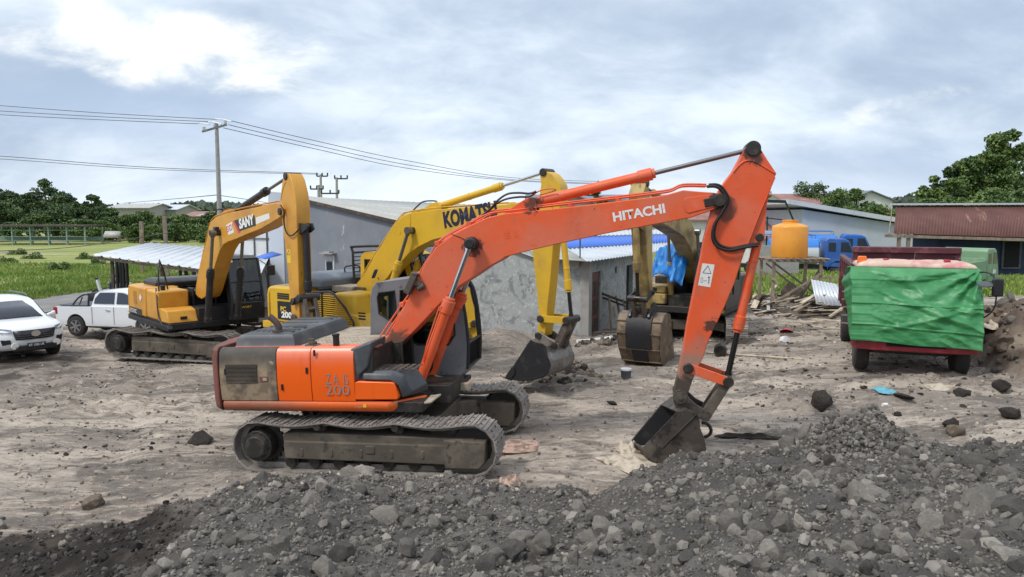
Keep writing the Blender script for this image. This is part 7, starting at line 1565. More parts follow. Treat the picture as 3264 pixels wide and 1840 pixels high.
spread('loose_soil', 1100, 62, -12.5, -3.2, 12.8, 21, .015, .07, 3.5, [CLOD, EARTH, STONE[2]], 'dark crumbs of soil strewn over the left side of the yard')
spread('pale_chips', 420, 63, 5.5, 12.5, 18, 30, .02, .09, 2.5, [PALEWOOD, CLAYL, WHITEPL, CLAYL], 'pale chips and scraps strewn between the tank stand and the truck')
spread('pale_chips', 300, 64, -1, 7, 15, 23, .015, .05, 3, [CLAYL, PALEWOOD, CLAYL], 'pale chips scattered over the middle of the yard')
# individual stones
VAR = []
for i in range(9):
    bm = bmesh.new(); bmesh.ops.create_icosphere(bm, subdivisions=3, radius=1); rr_ = random.Random(i+3)
    pl = [(Vector((rr_.gauss(0, 1), rr_.gauss(0, 1), rr_.gauss(0, 1))).normalized(), rr_.uniform(.62, .9)) for _ in range(11)]
    for v in bm.verts:
        for n_, d in pl:
            t = v.co.dot(n_)-d
            if t > 0: v.co -= n_*t
        v.co *= 1+.05*(math.sin(v.co.x*7+i)+math.sin(v.co.y*9-i)+math.sin(v.co.z*8))
    me = bpy.data.meshes.new('stone'); bm.to_mesh(me); bm.free(); me.shade_smooth(); me.set_sharp_from_angle(angle=R(28)); me.materials.append(STONE[i % 4]); VAR.append(me)
def stone_obj(name, p, s, vi, label, group=None, mat=None, cat='stone', rot=None):
    o = bpy.data.objects.new(name, VAR[vi % 9]); COL.objects.link(o)
    if mat: o.data = VAR[vi % 9].copy(); o.data.materials.clear(); o.data.materials.append(mat)
    o.location = p; o.scale = s; o.rotation_euler = rot or (random.uniform(0, 6), random.uniform(0, 6), random.uniform(0, 6)); tag(o, label, cat, group); return o
notable = [  # photo x, y, half width px, half height px, label, material
 (1165, 1515, 46, 28, 'light angular rock on the ridge just below the orange track', 3), (1105, 1520, 40, 30, 'brown grey rock left of the light angular rock below the track', 1), (1150, 1560, 22, 32, 'upright grey rock in front of the light angular rock below the track', 0),
 (838, 1530, 36, 20, 'dark rock on sand just left of the gravel ridge', 2), (995, 1605, 42, 34, 'flat brown grey rock left of centre on the gravel heap', 1), (1225, 1645, 48, 34, 'large pale topped boulder left of centre in the gravel', 1),
 (1385, 1805, 58, 34, 'long slab of grey rock lying at the bottom left of centre', 0), (1840, 1620, 30, 24, 'rounded grey rock in the middle of the heap', 1), (1830, 1785, 28, 30, 'blocky brown grey rock near the bottom centre', 0), (2210, 1655, 28, 26, 'brown grey block alone in fine gravel right of centre', 1),
 (1875, 1720, 34, 28, 'big brown grey rock lower centre of the heap', 1), (1930, 1760, 26, 26, 'wedge shaped pale rock at the lower centre', 3), (2100, 1725, 44, 30, 'broad rock with purple tint right of bottom centre', 1), (2065, 1765, 34, 26, 'dark rock below the broad purple tinted rock', 2),
 (2480, 1795, 32, 42, 'blue grey splintered rock near the bottom right of centre', 0), (2410, 1720, 42, 28, 'ridged pale rock above the blue grey splintered rock', 1), (2785, 1590, 56, 34, 'large smooth grey boulder on the right of the heap', 1), (2960, 1620, 40, 28, 'grey boulder right of the large smooth boulder', 1),
 (2870, 1770, 36, 26, 'square faced pale brown rock at the lower right', 3), (3080, 1740, 30, 26, 'rounded rock at the lower right', 1), (3225, 1775, 56, 34, 'white and purple quartz like rock at the right edge', 3), (3160, 1615, 100, 50, 'huge flat dark slab at the right edge', 0), (3230, 1640, 90, 50, 'second huge dark slab beside the right edge', 2),
 (3130, 1480, 52, 22, 'dark slab on top of the right end of the heap', 2), (2930, 1505, 34, 14, 'thin dark slab on the crest of the heap, right', 0), (3230, 1530, 50, 40, 'big rough earth block at the right edge of the crest', 0), (2330, 1640, 24, 16, 'small pale rock high on the right slope', 3), (2370, 1540, 26, 20, 'grey rock near the crest below the bucket', 1), (1690, 1790, 30, 24, 'dark rock near the bottom centre', 2), (2110, 1470, 16, 12, 'cream coloured stone beside the orange bucket', 3)]
for i, (px, py, hw, hh, lab, mt) in enumerate(notable):
    p = hit(px, py); d = p.y; sx = hw*d/F; sz = hh*d/F
    o = stone_obj('rock', p-Vector((0, -sx*.3, sz*.25)), (sx*1.15, sx*.9, sz*1.3), i, lab, mat=STONE[mt] if lab.startswith('cream') is False else CLOTH, cat='rock', rot=(random.uniform(-.4, .4), random.uniform(-.4, .4), random.uniform(0, 6)))
r = np.random.default_rng(77); cnt = 0
while cnt < 205:
    y = 3.8+7.0*r.random(); x = r.uniform(-.66, .70)*(y+.6)
    if not in_gravel(np.array([x]), np.array([y]))[0]: continue
    s = .05+.10*r.random()**2.6; cnt += 1
    z = tz(x, y, True); stone_obj('stone', (x, y, z+s*.25), (s*r.uniform(.8, 1.3), s*r.uniform(.8, 1.2), s*r.uniform(.6, 1)), int(r.integers(0, 9)), 'loose grey stone lying among the gravel of the foreground heap', 'larger loose stones on the gravel heap')
for i in range(36):
    y = 5.0+5.4*r.random(); x = float(xb(y))-.3-r.random()*3.2
    if abs(x) > .72*y: continue
    s = .04+.09*r.random()**2; stone_obj('clod', (x, y, tz(x, y, True)+s*.2), (s, s, s*.8), i, 'dark clod of soil lying on the dug earth at the lower left', 'dark clods at the lower left', mat=None if i % 2 else CLOD, cat='clod')
for i, (px, py, hw, hh, lab) in enumerate([(2620, 1278, 40, 40, 'large round black earth clod on the bare yard, right of the orange bucket'), (2862, 1322, 15, 11, 'small dark clod right of the large round black clod'), (2722, 1312, 7, 5, 'tiny dark clod between the two black clods'), (3030, 1350, 26, 20, 'jagged dark clod below the front of the red truck'), (3040, 1372, 38, 24, 'crumbling brown clod under the jagged dark clod'),
    (3070, 1255, 30, 16, 'flat dark clod in front of the truck wheel'), (3190, 1228, 30, 22, 'dark clod with loose soil right of the truck'), (3220, 1318, 40, 22, 'dark clod at the right edge of the yard'), (2880, 1265, 34, 10, 'low crumbled clod beside the blue plastic'), (3190, 1090, 44, 26, 'brown boulder half buried in the earth bank'), (486, 1414, 8, 7, 'upper of two small black clods left of the orange machine'), (482, 1428, 8, 6, 'lower of two small black clods left of the orange machine'),
    (640, 1400, 46, 18, 'flat pile of dark clods behind the orange track'), (300, 1600, 40, 24, 'pale lump of clay at the edge of the dark dug earth'), (1950, 1285, 20, 8, 'dark scrap of soil left of the orange bucket')]):
    p = hit(px, py+hh*.6); d = p.y; stone_obj('clod', p+Vector((0, 0, hh*d/F*.6)), (hw*d/F, hw*d/F*.9, hh*d/F), i+2, lab, mat=CLOD if 'pale' not in lab and 'brown' not in lab else EARTH, cat='clod', rot=(.3, .2, i))
# ================================================================== litter and small things
def at_g(px, py): return hit(px, py)
def thing(k, name, mat, p, label, cat, rot=(0, 0, 0), **kw):
    o = k.build(name, mat, **kw); o.location = p; o.rotation_euler = rot; tag(o, label, cat); return o
p = at_g(1995, 1208); k = MB(); k.lathe((0, 0, 0), (0, 0, 1), [(0, .10), (.01, .115), (.20, .125), (.215, .13)], 20); bkt_ = thing(k, 'paint_bucket', HOOD, p, 'small grey paint bucket with white rim in front of the brown bucket', 'bucket')
k = MB(); k.lathe((0, 0, .215), (0, 0, 1), [(0, .133), (.04, .133), (.05, .11), (.045, .02)], 20); k.build('lid', WHITEPL, bkt_)
p = at_g(2508, 1062); k = MB(); k.lathe((0, 0, 0), (0, 0, 1), [(0, .07), (.10, .19), (.11, .20), (.10, .18), (.03, .05)], 18); thing(k, 'plastic_bowl', REDPL, p+Vector((0, 0, .12)), 'red plastic bowl lying tipped on the yard', 'bowl', (R(150), .3, 0))
p = at_g(2495, 1088); k = MB(); k.lathe((0, 0, 0), (0, 0, 1), [(0, .1), (.02, .14), (.16, .12), (.17, .05)], 14); thing(k, 'plastic_jug', WHITEPL, p, 'crushed pale jug below the red bowl', 'jug', (R(70), 0, .4))
def rag(name, mat, px, py, w_, d_, h_, label, seed, rz=0):
    p = at_g(px, py); k = MB()
    def fn(u, v):
        x = (u-.5)*w_*(1+.25*float(N1.f(v*3+seed, 0, 1, 2))); y = (v-.5)*d_*(1+.3*float(N2.f(u*3+seed, 0, 1, 2))); return (x, y, .02+h_*max(0, .35+float(N3.f(u*3+seed, v*3, 1.3, 3)))*math.sin(math.pi*u)**.5*math.sin(math.pi*v)**.5)
    k.grid(fn, 22, 18); o = k.build(name, mat, solid=.008, smooth=60); o.location = p; o.rotation_euler = (0, 0, rz); tag(o, label, 'rag'); return o
rag('plastic_sheet', TURQ, 2820, 1250, .34, .5, .12, 'scrap of turquoise plastic on the bare yard', 1)
rag('cream_sack', CLOTH, 2015, 1480, .75, .9, .16, 'dirty cream sack lying at the mouth of the orange bucket', 2, .5)
rag('cream_sack', CLOTH, 2005, 1440, .42, .4, .22, 'folded cream cloth with blue print beside the bucket teeth', 6, .2)
rag('rag', PINKRAG, 1625, 1545, .32, .5, .16, 'pinkish dirty rag at the crest of the gravel right of the track', 3)
rag('rag', CLOTH, 3010, 1240, .75, .5, .10, 'cream cloth trodden into the ground before the truck', 4)
rag('cardboard', CLOTH, 3165, 1045, .6, .8, .2, 'torn yellowish cardboard on the earth bank beside the truck', 5)
rag('rag', PINKRAG, 1640, 1425, .8, .8, .06, 'reddish film pressed into the ground right of the orange track', 7)
rag('black_film', CLOD, 2395, 1398, 1.1, .16, .12, 'strip of black plastic film behind the gravel heap', 8, -.15)
p = at_g(2820, 1296); k = MB(); k.cyl((-.05, 0, .035), (.05, 0, .035), .035, n=12); thing(k, 'paper_cup', WHITEPL, p, 'white paper cup lying on the yard', 'cup', (0, 0, .2))
k = MB(); a = hit(1545, 1052); pts = [hit(*q)+Vector((0, 0, .05)) for q in ((1420, 1046), (1560, 1050), (1700, 1062), (1712, 1064))]; k.tube(smoothpts(pts, 4), .03, 8); tag(k.build('white_pipe', PIPEW), 'thin white pipe laid along the foot of the grey wall', 'pipe')
k = MB(); pts = [hit(*q)+Vector((0, 0, .06)) for q in ((1840, 1094), (1880, 1092), (1935, 1085), (1950, 1082))]; k.tube(smoothpts(pts, 4), .055, 9); tag(k.build('white_pipe', PIPEW), 'short thick white pipe on the ground below the brown door', 'pipe')
k = MB(); pts = [hit(*q)+Vector((0, 0, .04)) for q in ((2250, 1128), (2330, 1134), (2400, 1139), (2560, 1150))]; k.tube(smoothpts(pts, 4), .03, 6); tag(k.build('plank', PALEWOOD), 'long thin batten on the ground before the cream excavator track', 'plank')
p = hit(2295, 1140); k = MB(); k.lathe((0, 0, 0), (.3, 1, .1), [(0, .14), (0, .17), (.25, .17), (.25, .14), (0, .14)], 20); thing(k, 'pipe_ring', DARKST, p+Vector((0, 0, .16)), 'dark pipe ring lying before the cream excavator', 'pipe')
r = random.Random(5)
def plank(px, py, L, w_, h_, lab, mat=None, up=0, rz=None):
    p = hit(px, py); k = MB(); k.box((0, 0, 0), (L, w_, h_)); o = thing(k, 'plank', mat or r.choice([WOOD, PALEWOOD]), p+Vector((0, 0, h_/2+.02+abs(math.sin(up))*L/2*.9)), lab, 'plank', (r.uniform(-.1, .1), -up, rz if rz is not None else r.uniform(-1, 1)), bevel=.004); o['group'] = 'scrap planks by the tank stand'; return o
for i in range(54):
    px = r.uniform(2385, 2680); py = r.uniform(935, 1010) if i < 40 else r.uniform(1005, 1075)
    plank(px, py, r.uniform(.3, 1.5), r.uniform(.05, .16), r.uniform(.02, .05), 'loose scrap plank in the litter around the tank stand', up=r.uniform(0, .35) if i < 30 else 0)
for i in range(46):
    px = r.uniform(2565, 2675) if i % 2 else r.uniform(2400, 2500); py = r.uniform(925, 1000)
    plank(px, py, r.uniform(.2, .8), r.uniform(.06, .22), r.uniform(.01, .03), 'loose scrap plank in the litter around the tank stand', mat=[PALEWOOD, WHITEPL, PALEWOOD, OLDROOF, DKWOOD][i % 5], up=r.uniform(0, .6), rz=r.uniform(-1.5, 1.5))
plank(2690, 1010, 1.3, .10, .06, 'pale plank leaning against the truck side near the ground', PALEWOOD, .55, .2); plank(2545, 965, 1.9, .11, .06, 'long brown plank sloping up through the scrap heap', WOOD, .5, .5)
for q in ((1945, 1045, .9, 'pale short plank standing against rubble by the door', PALEWOOD, .9, .9), (1905, 1050, .6, 'plank end beside the door step', WOOD, .3, .3)): plank(q[0], q[1], q[2], .1, .05, q[3], q[4], q[5], q[6])
p = hit(2640, 985); k = MB(); corr(k, (-.55, -.3, .1), (.5, -.5, .05), (.35, .2, .75), (-.5, .35, .9), 8, .02); o = k.build('zinc_sheet', ZINC, solid=.006); o.location = p+Vector((0, 0, .1)); tag(o, 'bent white corrugated sheet leaning on the scrap heap', 'sheet')
p = hit(2520, 962); stone_obj('boulder', p+Vector((0, 0, .25)), (.62, .5, .42), 4, 'brown earth mound under the tank stand', mat=EARTH, cat='boulder')
# low timber trestle and hoarding by the plaster house
tr_ = empty('saw_horse', hit(1975, 1050)); tag(tr_, 'rough wooden trestle leaning by the open doorway', 'trestle')
for a, c in (((-.3, -.2, 0), (-.35, .1, 1.05)), ((.35, 0, 0), (.1, .1, 1.0)), ((.1, 0, 0), (-.1, .3, 1.1))): k = MB(); k.beam(a, c, .06, .05); k.build('leg', WOOD, tr_)
k = MB(); k.beam((-.75, .1, 1.25), (.3, .1, .85), .06, .08); k.beam((-.7, .2, 1.1), (.3, .2, .72), .05, .06); k.build('rail', DKWOOD, tr_)
# timber fence rails behind the truck
fn_ = empty('rail_fence', at(2640, 905, 33)); fn_.location.z = .3; tag(fn_, 'rough pole fence between the tank stand and the truck', 'fence'); b = fn_.location
for px in (2600, 2648, 2690): q = at(px, 900, 33); k = MB(); k.beam((q.x-b.x, 0, 0), (q.x-b.x, 0, 1.0), .09); k.build('post', WOOD, fn_)
for z in (.55, .92): k = MB(); k.beam((at(2590, 900, 33).x-b.x, 0, z), (at(2790, 900, 33).x-b.x, 0, z+.06), .07); k.build('rail', WOOD, fn_)
# blue tarpaulin over the old cab
FC = Frame(CO_, CUY); k = MB()
def fn(u, v):
    x = -.2+1.75*u**1.0; y = -.95+1.0*v; z = 2.95-.9*max(0, u-.55)*2.1-.3*abs(v-.5)+.24*float(N1.f(u*5, v*5, 1, 4)); x += .25*float(N2.f(u*4, v*7, 1, 3))
    q = FC.M@Vector((x, y, z))+FC.o; return q
k.grid(fn, 26, 26); tag(k.build('tarpaulin', TARPB, solid=.01, smooth=50), 'crumpled bright blue tarpaulin hung beside the boom of the cream excavator', 'tarpaulin')
# ================================================================== person on a scooter under the shelter
sp0 = Vector((at(360, 925, 37).x, 37, -.15)); sc_ = empty('scooter', sp0, 200); tag(sc_, 'white scooter parked under the shelter behind the pickup', 'scooter')
k = MB(); k.prism([(-.75, .62), (-.85, .78), (-.3, .80), (.05, .76), (.1, .40), (.45, .34), (.52, .6), (.62, 1.0), (.72, .98), (.62, .5), (.55, .26), (-.1, .26), (-.5, .4)], -.14, .14); k.build('body', WHITEPAINT, sc_, bevel=.03)
k = MB(); k.box((-.35, 0, .82), (.7, .26, .09)); k.build('seat', RUBBER, sc_, bevel=.03)
k = MB(); k.tube([(.6, -.33, 1.08), (.62, 0, 1.02), (.6, .33, 1.08)], .02, 6); k.box((.68, 0, 1.0), (.12, .26, .16)); k.build('handlebar', BLACKP, sc_, bevel=.02)
for x in (-.62, .68): wheel(sc_, (x, 0, .27), .27, .11, 1, rf=.6)
def skin_person(name, J, E, Rr, mat, loc, rz, label):
    me = bpy.data.meshes.new(name); me.from_pydata(J, E, []); o = bpy.data.objects.new(name, me); COL.objects.link(o); md = o.modifiers.new('skin', 'SKIN'); md.use_smooth_shade = True
    for v, q in zip(me.skin_vertices[0].data, Rr): v.radius = (q, q)
    me.skin_vertices[0].data[0].use_root = True; s = o.modifiers.new('sub', 'SUBSURF'); s.levels = 1; s.render_levels = 2; me.materials.append(mat); o.location = loc; o.rotation_euler = (0, 0, rz); tag(o, label, 'person'); return o
J = [(0, 0, .92), (0, 0, 1.12), (.03, 0, 1.36), (.05, 0, 1.48), (.06, 0, 1.56), (.07, 0, 1.70), (.04, .19, 1.40), (.16, .24, 1.16), (.42, .22, 1.12), (.04, -.19, 1.40), (.16, -.24, 1.16), (.42, -.22, 1.12), (.04, .11, .90), (.42, .16, .86), (.40, .14, .42), (.52, .14, .36), (.04, -.11, .90), (.42, -.16, .86), (.40, -.14, .42), (.52, -.14, .36)]
E_ = [(0, 1), (1, 2), (2, 3), (3, 4), (4, 5), (2, 6), (6, 7), (7, 8), (2, 9), (9, 10), (10, 11), (0, 12), (12, 13), (13, 14), (14, 15), (0, 16), (16, 17), (17, 18), (18, 19)]
Rr = [.15, .14, .16, .07, .07, .10, .07, .05, .035, .07, .05, .035, .10, .075, .05, .045, .10, .075, .05, .045]
per = skin_person('person', J, E_, Rr, M('dark_blue_jacket', (.05, .07, .12), .8), sp0+Vector((.3, .1, -.05)), R(200), 'person in dark blue jacket and green helmet sitting on the scooter under the shelter')
k = MB(); k.lathe((.075, 0, 1.60), (0, 0, 1), [(0, .125), (.08, .14), (.16, .12), (.21, .07), (.225, .01)], 16); k.build('helmet', M('green_helmet', (.10, .42, .25), .3), per)
k = MB(); k.lathe((.10, 0, 1.58), (1, 0, .1), [(0, .09), (.06, .08), (.085, .04)], 12); k.build('face', M('skin', (.30, .17, .11), .6), per)
k = MB()
for i in range(4): k.cyl((i*.15-.22, .05*(i % 2), 0), (i*.15-.22, .05*(i % 2), 2.05), .075, n=10)
q = at(390, 905, 36); o = k.build('black_drums', RUBBER, smooth=40); o.location = (q.x, 36, -.1); tag(o, 'upright bundle of black pipes beside the shelter post', 'pipes')
# ================================================================== trees
def tree(px, ytop, ybase, Y, wpx, kind, label, n=5000, leaf=None, seed=0, airy=0.0, group=None, nb=10, name='tree', trunk=.5):
    r = np.random.default_rng(seed+int(px)+1000); b = at(px, ybase, Y); top = at(px, ytop, Y); z0 = 0; Hh = top.z-z0; W = wpx/2*Y/F
    o = empty(name, (b.x, Y, z0)); tag(o, label, 'tree', group); n = int(n*2.1) if leaf is None else int(n*2.3); leaf = leaf or Y/2407*4.6
    cz = Hh*(1-trunk/2); hz_ = Hh*trunk/2; C = []
    for i in range(nb):
        a = r.uniform(0, 2*math.pi); rr = r.random()**.6*.72; zz = r.uniform(-.75, .78); sc_ = math.sqrt(max(.12, 1-zz*zz))
        C.append((W*rr*math.cos(a)*sc_, W*.8*rr*math.sin(a)*sc_, cz+zz*hz_, r.uniform(.22, .42)*(1-.3*abs(zz))))
    C.append((0, 0, Hh-hz_*.25, .22))
    pts = []
    for c in C:
        m_ = int(n/len(C)); d = r.normal(size=(m_, 3)); d /= np.linalg.norm(d, axis=1)[:, None]; q = r.random(m_)**(.28 if not airy else .6)
        bump = 1+.22*np.sin(d[:, 0]*5+c[0])*np.cos(d[:, 1]*6)+.18*np.sin(d[:, 2]*7+c[1]); s = c[3]*W
        p = np.array(c[:3])+d*(q*bump)[:, None]*np.array([s, s, min(s*.75, hz_*.6)]); pts.append(p[r.random(m_) > airy*.5])
    pts = np.concatenate(pts); pts = pts[(pts[:, 2] < Hh) & (pts[:, 2] > Hh*.08)]
    V, Fc = leaves(pts, leaf, r); mats = LEAF if isinstance(kind, tuple) else [LEAF[kind]]
    ks = kind if isinstance(kind, tuple) else (kind,); mi = r.integers(0, len(ks), len(pts)); npmesh('crown', V, Fc, None, parent=o, mats=[LEAF[q] for q in ks], mi=mi)
    k = MB(); rt = max(.08, Hh*.022); k.tube([(0, 0, -.2), (rt*.8, 0, Hh*.3), (0, rt, Hh*.6), (0, 0, Hh*.85)], rt, 8, rad=[rt*1.3, rt, rt*.7, rt*.3])
    for c in C[:7]: k.tube([(0, 0, Hh*.35), (c[0]*.5, c[1]*.5, (Hh*.35+c[2])/2+.3), (c[0], c[1], c[2])], rt*.4, 5, rad=[rt*.5, rt*.35, rt*.12])
    k.build('trunk', BARK, o); return o
GL = 'wood at the left edge of the field'
for i, (px, yt, Y, w_, kd) in enumerate([(-70, 600, 132, 150, 2), (-10, 590, 128, 130, (2, 0)), (45, 606, 126, 110, 2), (95, 612, 130, 110, (0, 2)), (150, 562, 128, 120, (2, 0)), (205, 606, 126, 110, 2), (250, 640, 124, 90, (0, 2)), (298, 612, 130, 80, (2, 0)), (335, 655, 122, 90, (0, 2)), (372, 690, 118, 90, 0), (-120, 590, 124, 140, (2, 0)), (20, 640, 120, 140, (2, 0)), (180, 650, 119, 150, (0, 2))]):
    tree(px, yt, 760, Y, w_*1.35, kd, ['dense dark tree in the wood at the left of the field', 'tallest tree of the wood at the left, rising above the rest', 'round topped tree standing out at the right part of the left wood'][1 if px == 150 else 2 if px == 298 else 0], n=5200, seed=i, group=GL, trunk=.92, nb=15)
GB = 'low bushes along the far side of the field'
for i, (px, yt, Y, w_, kd) in enumerate([(30, 725, 112, 90, (1, 0)), (150, 700, 116, 100, (0, 1)), (260, 715, 114, 110, (0, 1)), (330, 720, 112, 90, 1), (410, 700, 116, 110, (0, 1)), (470, 688, 120, 100, (0, 1)), (530, 705, 116, 110, 1), (590, 700, 118, 110, (0, 1)), (640, 712, 112, 110, (1, 0)), (700, 690, 125, 120, (0, 1)), (760, 700, 120, 110, 0), (440, 728, 106, 90, 1), (560, 730, 106, 100, (1, 0)), (680, 733, 102, 90, 1), (-60, 715, 108, 100, 1)]):
    tree(px, yt-16, 765, Y, w_*1.35, kd, 'leafy green bush at the far edge of the field', n=2600, seed=40+i, group=GB, trunk=.95, nb=12, name='bush')
for i, (px, yt, w_, lab, kd, Y, n, tk_) in enumerate([(2600, 575, 130, 'dark round tree behind the pale hall roof, left of the others', (2, 0), 92, 5200, .62), (2665, 590, 100, 'mid green tree just right of the dark round tree behind the hall', (0, 1), 84, 4200, .6), (2700, 655, 120, 'bright yellowish bushy tree above the left part of the hall roof', (1, 3), 76, 4500, .55), (2725, 585, 70, 'slender leaning tree above the hall roof', (1, 0), 78, 3600, .7), (2775, 640, 120, 'mid green tree above the middle of the hall roof', (1, 0), 75, 4500, .6), (2840, 668, 110, 'green tree above the low end of the hall roof', (1, 3), 74, 4200, .6), (2620, 650, 100, 'low green bush above the high end of the hall roof', (3, 1), 80, 3000, .6), (2870, 690, 80, 'low green bush beside the rusty roof gable', (1, 0), 70, 3000, .6),
        (2460, 648, 110, 'dark green tree just right of the orange arm', (2, 0), 82, 4500, .7), (2545, 690, 90, 'small tree between orange arm and hall', (2, 0), 72, 3000, .7)]):
    tree(px, yt, 800, Y, w_*1.7, kd, lab, n=n, seed=70+i, trunk=.96, nb=17)
for i, (px, yt, w_, lab, kd, Y, n, ai, nb) in enumerate([(2965, 545, 110, 'thin airy tree with sparse pale leaves left of the big trees', (0, 1), 70, 2300, .8, 10), (3025, 560, 150, 'broad mid green tree at the left of the big group on the right', (1, 0), 66, 8000, 0, 14), (3060, 490, 150, 'big rounded tree with spreading branches in the right group', (0, 2), 70, 8000, .15, 14), (3130, 470, 190, 'largest mid green tree in the right group', (0, 1), 68, 11000, .1, 17), (3200, 392, 180, 'tallest open crowned tree at the right edge', (0, 1), 72, 9500, .3, 17), (3270, 430, 190, 'dark tall tree cut by the right edge', (0, 2), 66, 9000, .1, 15), (2940, 650, 110, 'low dark tree below the airy tree', (2, 0), 74, 3600, 0, 10), (3150, 600, 260, 'dense lower tree right behind the rusty roof', (1, 0), 62, 9500, 0, 16), (3020, 630, 200, 'leafy green tree just above the rusty roof ridge', (1, 0), 64, 7000, 0, 14), (3250, 590, 160, 'deep green tree above the right end of the rusty roof', (0, 2), 60, 6500, 0, 13)]):
    tree(px, yt, 800, Y, w_*1.25, kd, lab, n=n, seed=100+i, airy=ai, nb=nb, trunk=.75 if i not in (6, 7, 8, 9) else .9, leaf=.21)
# dark ragged palm behind the orange cylinder
o = empty('palm_tree', (at(1900, 700, 60).x, 60, 0)); tag(o, 'dark ragged palm whose spiky crown shows above the orange boom', 'palm'); zt_ = at(1900, 590, 60).z
k = MB(); k.tube([(0, 0, 0), (.1, 0, zt_*.5), (0, 0, zt_-.8)], .22, 8); k.build('trunk', BARK, o)
r = np.random.default_rng(9); pts = []
k = MB()
for i in range(26):
    a = r.uniform(0, 6.28); el = r.uniform(-.6, 1.3); L = r.uniform(1.0, 1.8); d = Vector((math.cos(a)*math.cos(el), math.sin(a)*math.cos(el), math.sin(el))); c = Vector((0, 0, zt_-.9)); e = c+d*L-Vector((0, 0, .25*L)); s = d.cross(Vector((0, 0, 1))).normalized()*.16
    k.add([c-s*.3, c+s*.3, c+d*L*.5+s, e, c+d*L*.5-s], [(0, 1, 2, 3, 4)])
k.build('fronds', LEAF[2], o)
# far wooded skyline as one mass
r = np.random.default_rng(55); n = 26000; Yh = r.uniform(260, 420, n); px = r.uniform(-500, 3900, n); xx = (px-1632)/F*Yh
prof = np.interp(px, [-500, 380, 560, 640, 760, 900, 1200, 1632, 2100, 2350, 2800, 2950, 3300, 3900], [640, 660, 656, 650, 655, 668, 676, 672, 668, 660, 640, 628, 640, 640])+6*N1.f(px/60, px*0, 1, 4)
ztop = CH+(684-prof)/F*Yh; zz = ztop*r.random(n)**.45
pts = np.stack([xx, Yh, np.maximum(zz, .5)], 1); V, Fc = leaves(pts, 2.6, r); 
FARL = M('hazy_far_leaves', (.060, .085, .055), .8, layers=[dict(c=(.10, .13, .085), s=.06, lo=.42, hi=.62)])
o = npmesh('far_woodland', V, Fc, FARL); tag(o, 'hazy wooded skyline far behind the yard and the field', 'woodland', kind='stuff')
k = MB()
def fn(u, v):
    x = -420+840*u; y = 300+200*v; return (x, y, 3.2*math.sin(math.pi*min(1, v*1.3))+1.0*float(N1.f(x, y, .02, 3))-.6)
k.grid(fn, 60, 8); o = k.build('hills', FARL); o['kind'] = 'structure'
# roadside shrubs in the tall grass
for i, (px, py, w_) in enumerate([(60, 800, 60), (110, 815, 70), (270, 815, 60), (310, 835, 50), (20, 830, 60), (190, 850, 70)]):
    p = gnd(px, py+14, -.05); Y = p.y; o = empty('shrub', (p.x, Y, -.1)); tag(o, 'low green shrub among the tall grass of the field', 'shrub', 'shrubs in the tall grass'); r = np.random.default_rng(i); d = r.normal(size=(1500, 3)); d[:, 2] = abs(d[:, 2]); d /= np.linalg.norm(d, axis=1)[:, None]; W = w_/2*Y/F
    pp = d*(r.random(1500)**.4*(1+.3*np.sin(d[:, 0]*6+i)))[:, None]*np.array([W, W*.8, .62]); V, Fc = leaves(pp, .10, r); npmesh('foliage', V, Fc, LEAF[1], parent=o)
# ================================================================== camera, sun, sky
cam = bpy.data.cameras.new('camera'); co = bpy.data.objects.new('camera', cam); COL.objects.link(co)
cam.sensor_width = 36; cam.lens = 36*F/3264; cam.clip_end = 3000; cam.clip_start = .05
co.location = (0, 0, CH); co.rotation_euler = (R(90-5.6), 0, 0); SC.camera = co
SUN_EL, SUN_AZ = 52, -125      # azimuth measured from +Y towards +X: behind the camera to the left
sl = bpy.data.lights.new('sun', 'SUN'); sl.energy = 1.5; sl.angle = R(10); sl.color = (1.0, .96, .90)
so_ = bpy.data.objects.new('sun', sl); COL.objects.link(so_)
sd = Vector((math.sin(R(SUN_AZ))*math.cos(R(SUN_EL)), math.cos(R(SUN_AZ))*math.cos(R(SUN_EL)), math.sin(R(SUN_EL))))
so_.rotation_euler = sd.to_track_quat('Z', 'Y').to_euler()
w = bpy.data.worlds.new('World'); SC.world = w; w.use_nodes = True; nt = w.node_tree; N = nt.nodes; L = nt.links; N.clear()
out = N.new('ShaderNodeOutputWorld'); bg = N.new('ShaderNodeBackground'); L.new(bg.outputs[0], out.inputs[0])
sky = N.new('ShaderNodeTexSky'); sky.sky_type = 'NISHITA'; sky.sun_disc = False; sky.sun_elevation = R(SUN_EL); sky.sun_rotation = R(SUN_AZ)
sky.dust_density = 2; sky.air_density = 1
tc = N.new('ShaderNodeTexCoord'); sp = N.new('ShaderNodeSeparateXYZ'); L.new(tc.outputs['Generated'], sp.inputs[0])
def mth(op, a, b=None, c=None, clamp=False):
    n = N.new('ShaderNodeMath'); n.operation = op; n.use_clamp = clamp
    for i, v in enumerate((a, b, c)):
        if v is None: continue
        if hasattr(v, 'links'): L.new(v, n.inputs[i])
        else: n.inputs[i].default_value = v
    return n.outputs[0]
zc_ = mth('MAXIMUM', sp.outputs[2], 0.0); den = mth('ADD', zc_, .48)
cx = mth('DIVIDE', sp.outputs[0], den); cyy = mth('DIVIDE', sp.outputs[1], den)
cb = N.new('ShaderNodeCombineXYZ'); L.new(cx, cb.inputs[0]); L.new(cyy, cb.inputs[1])
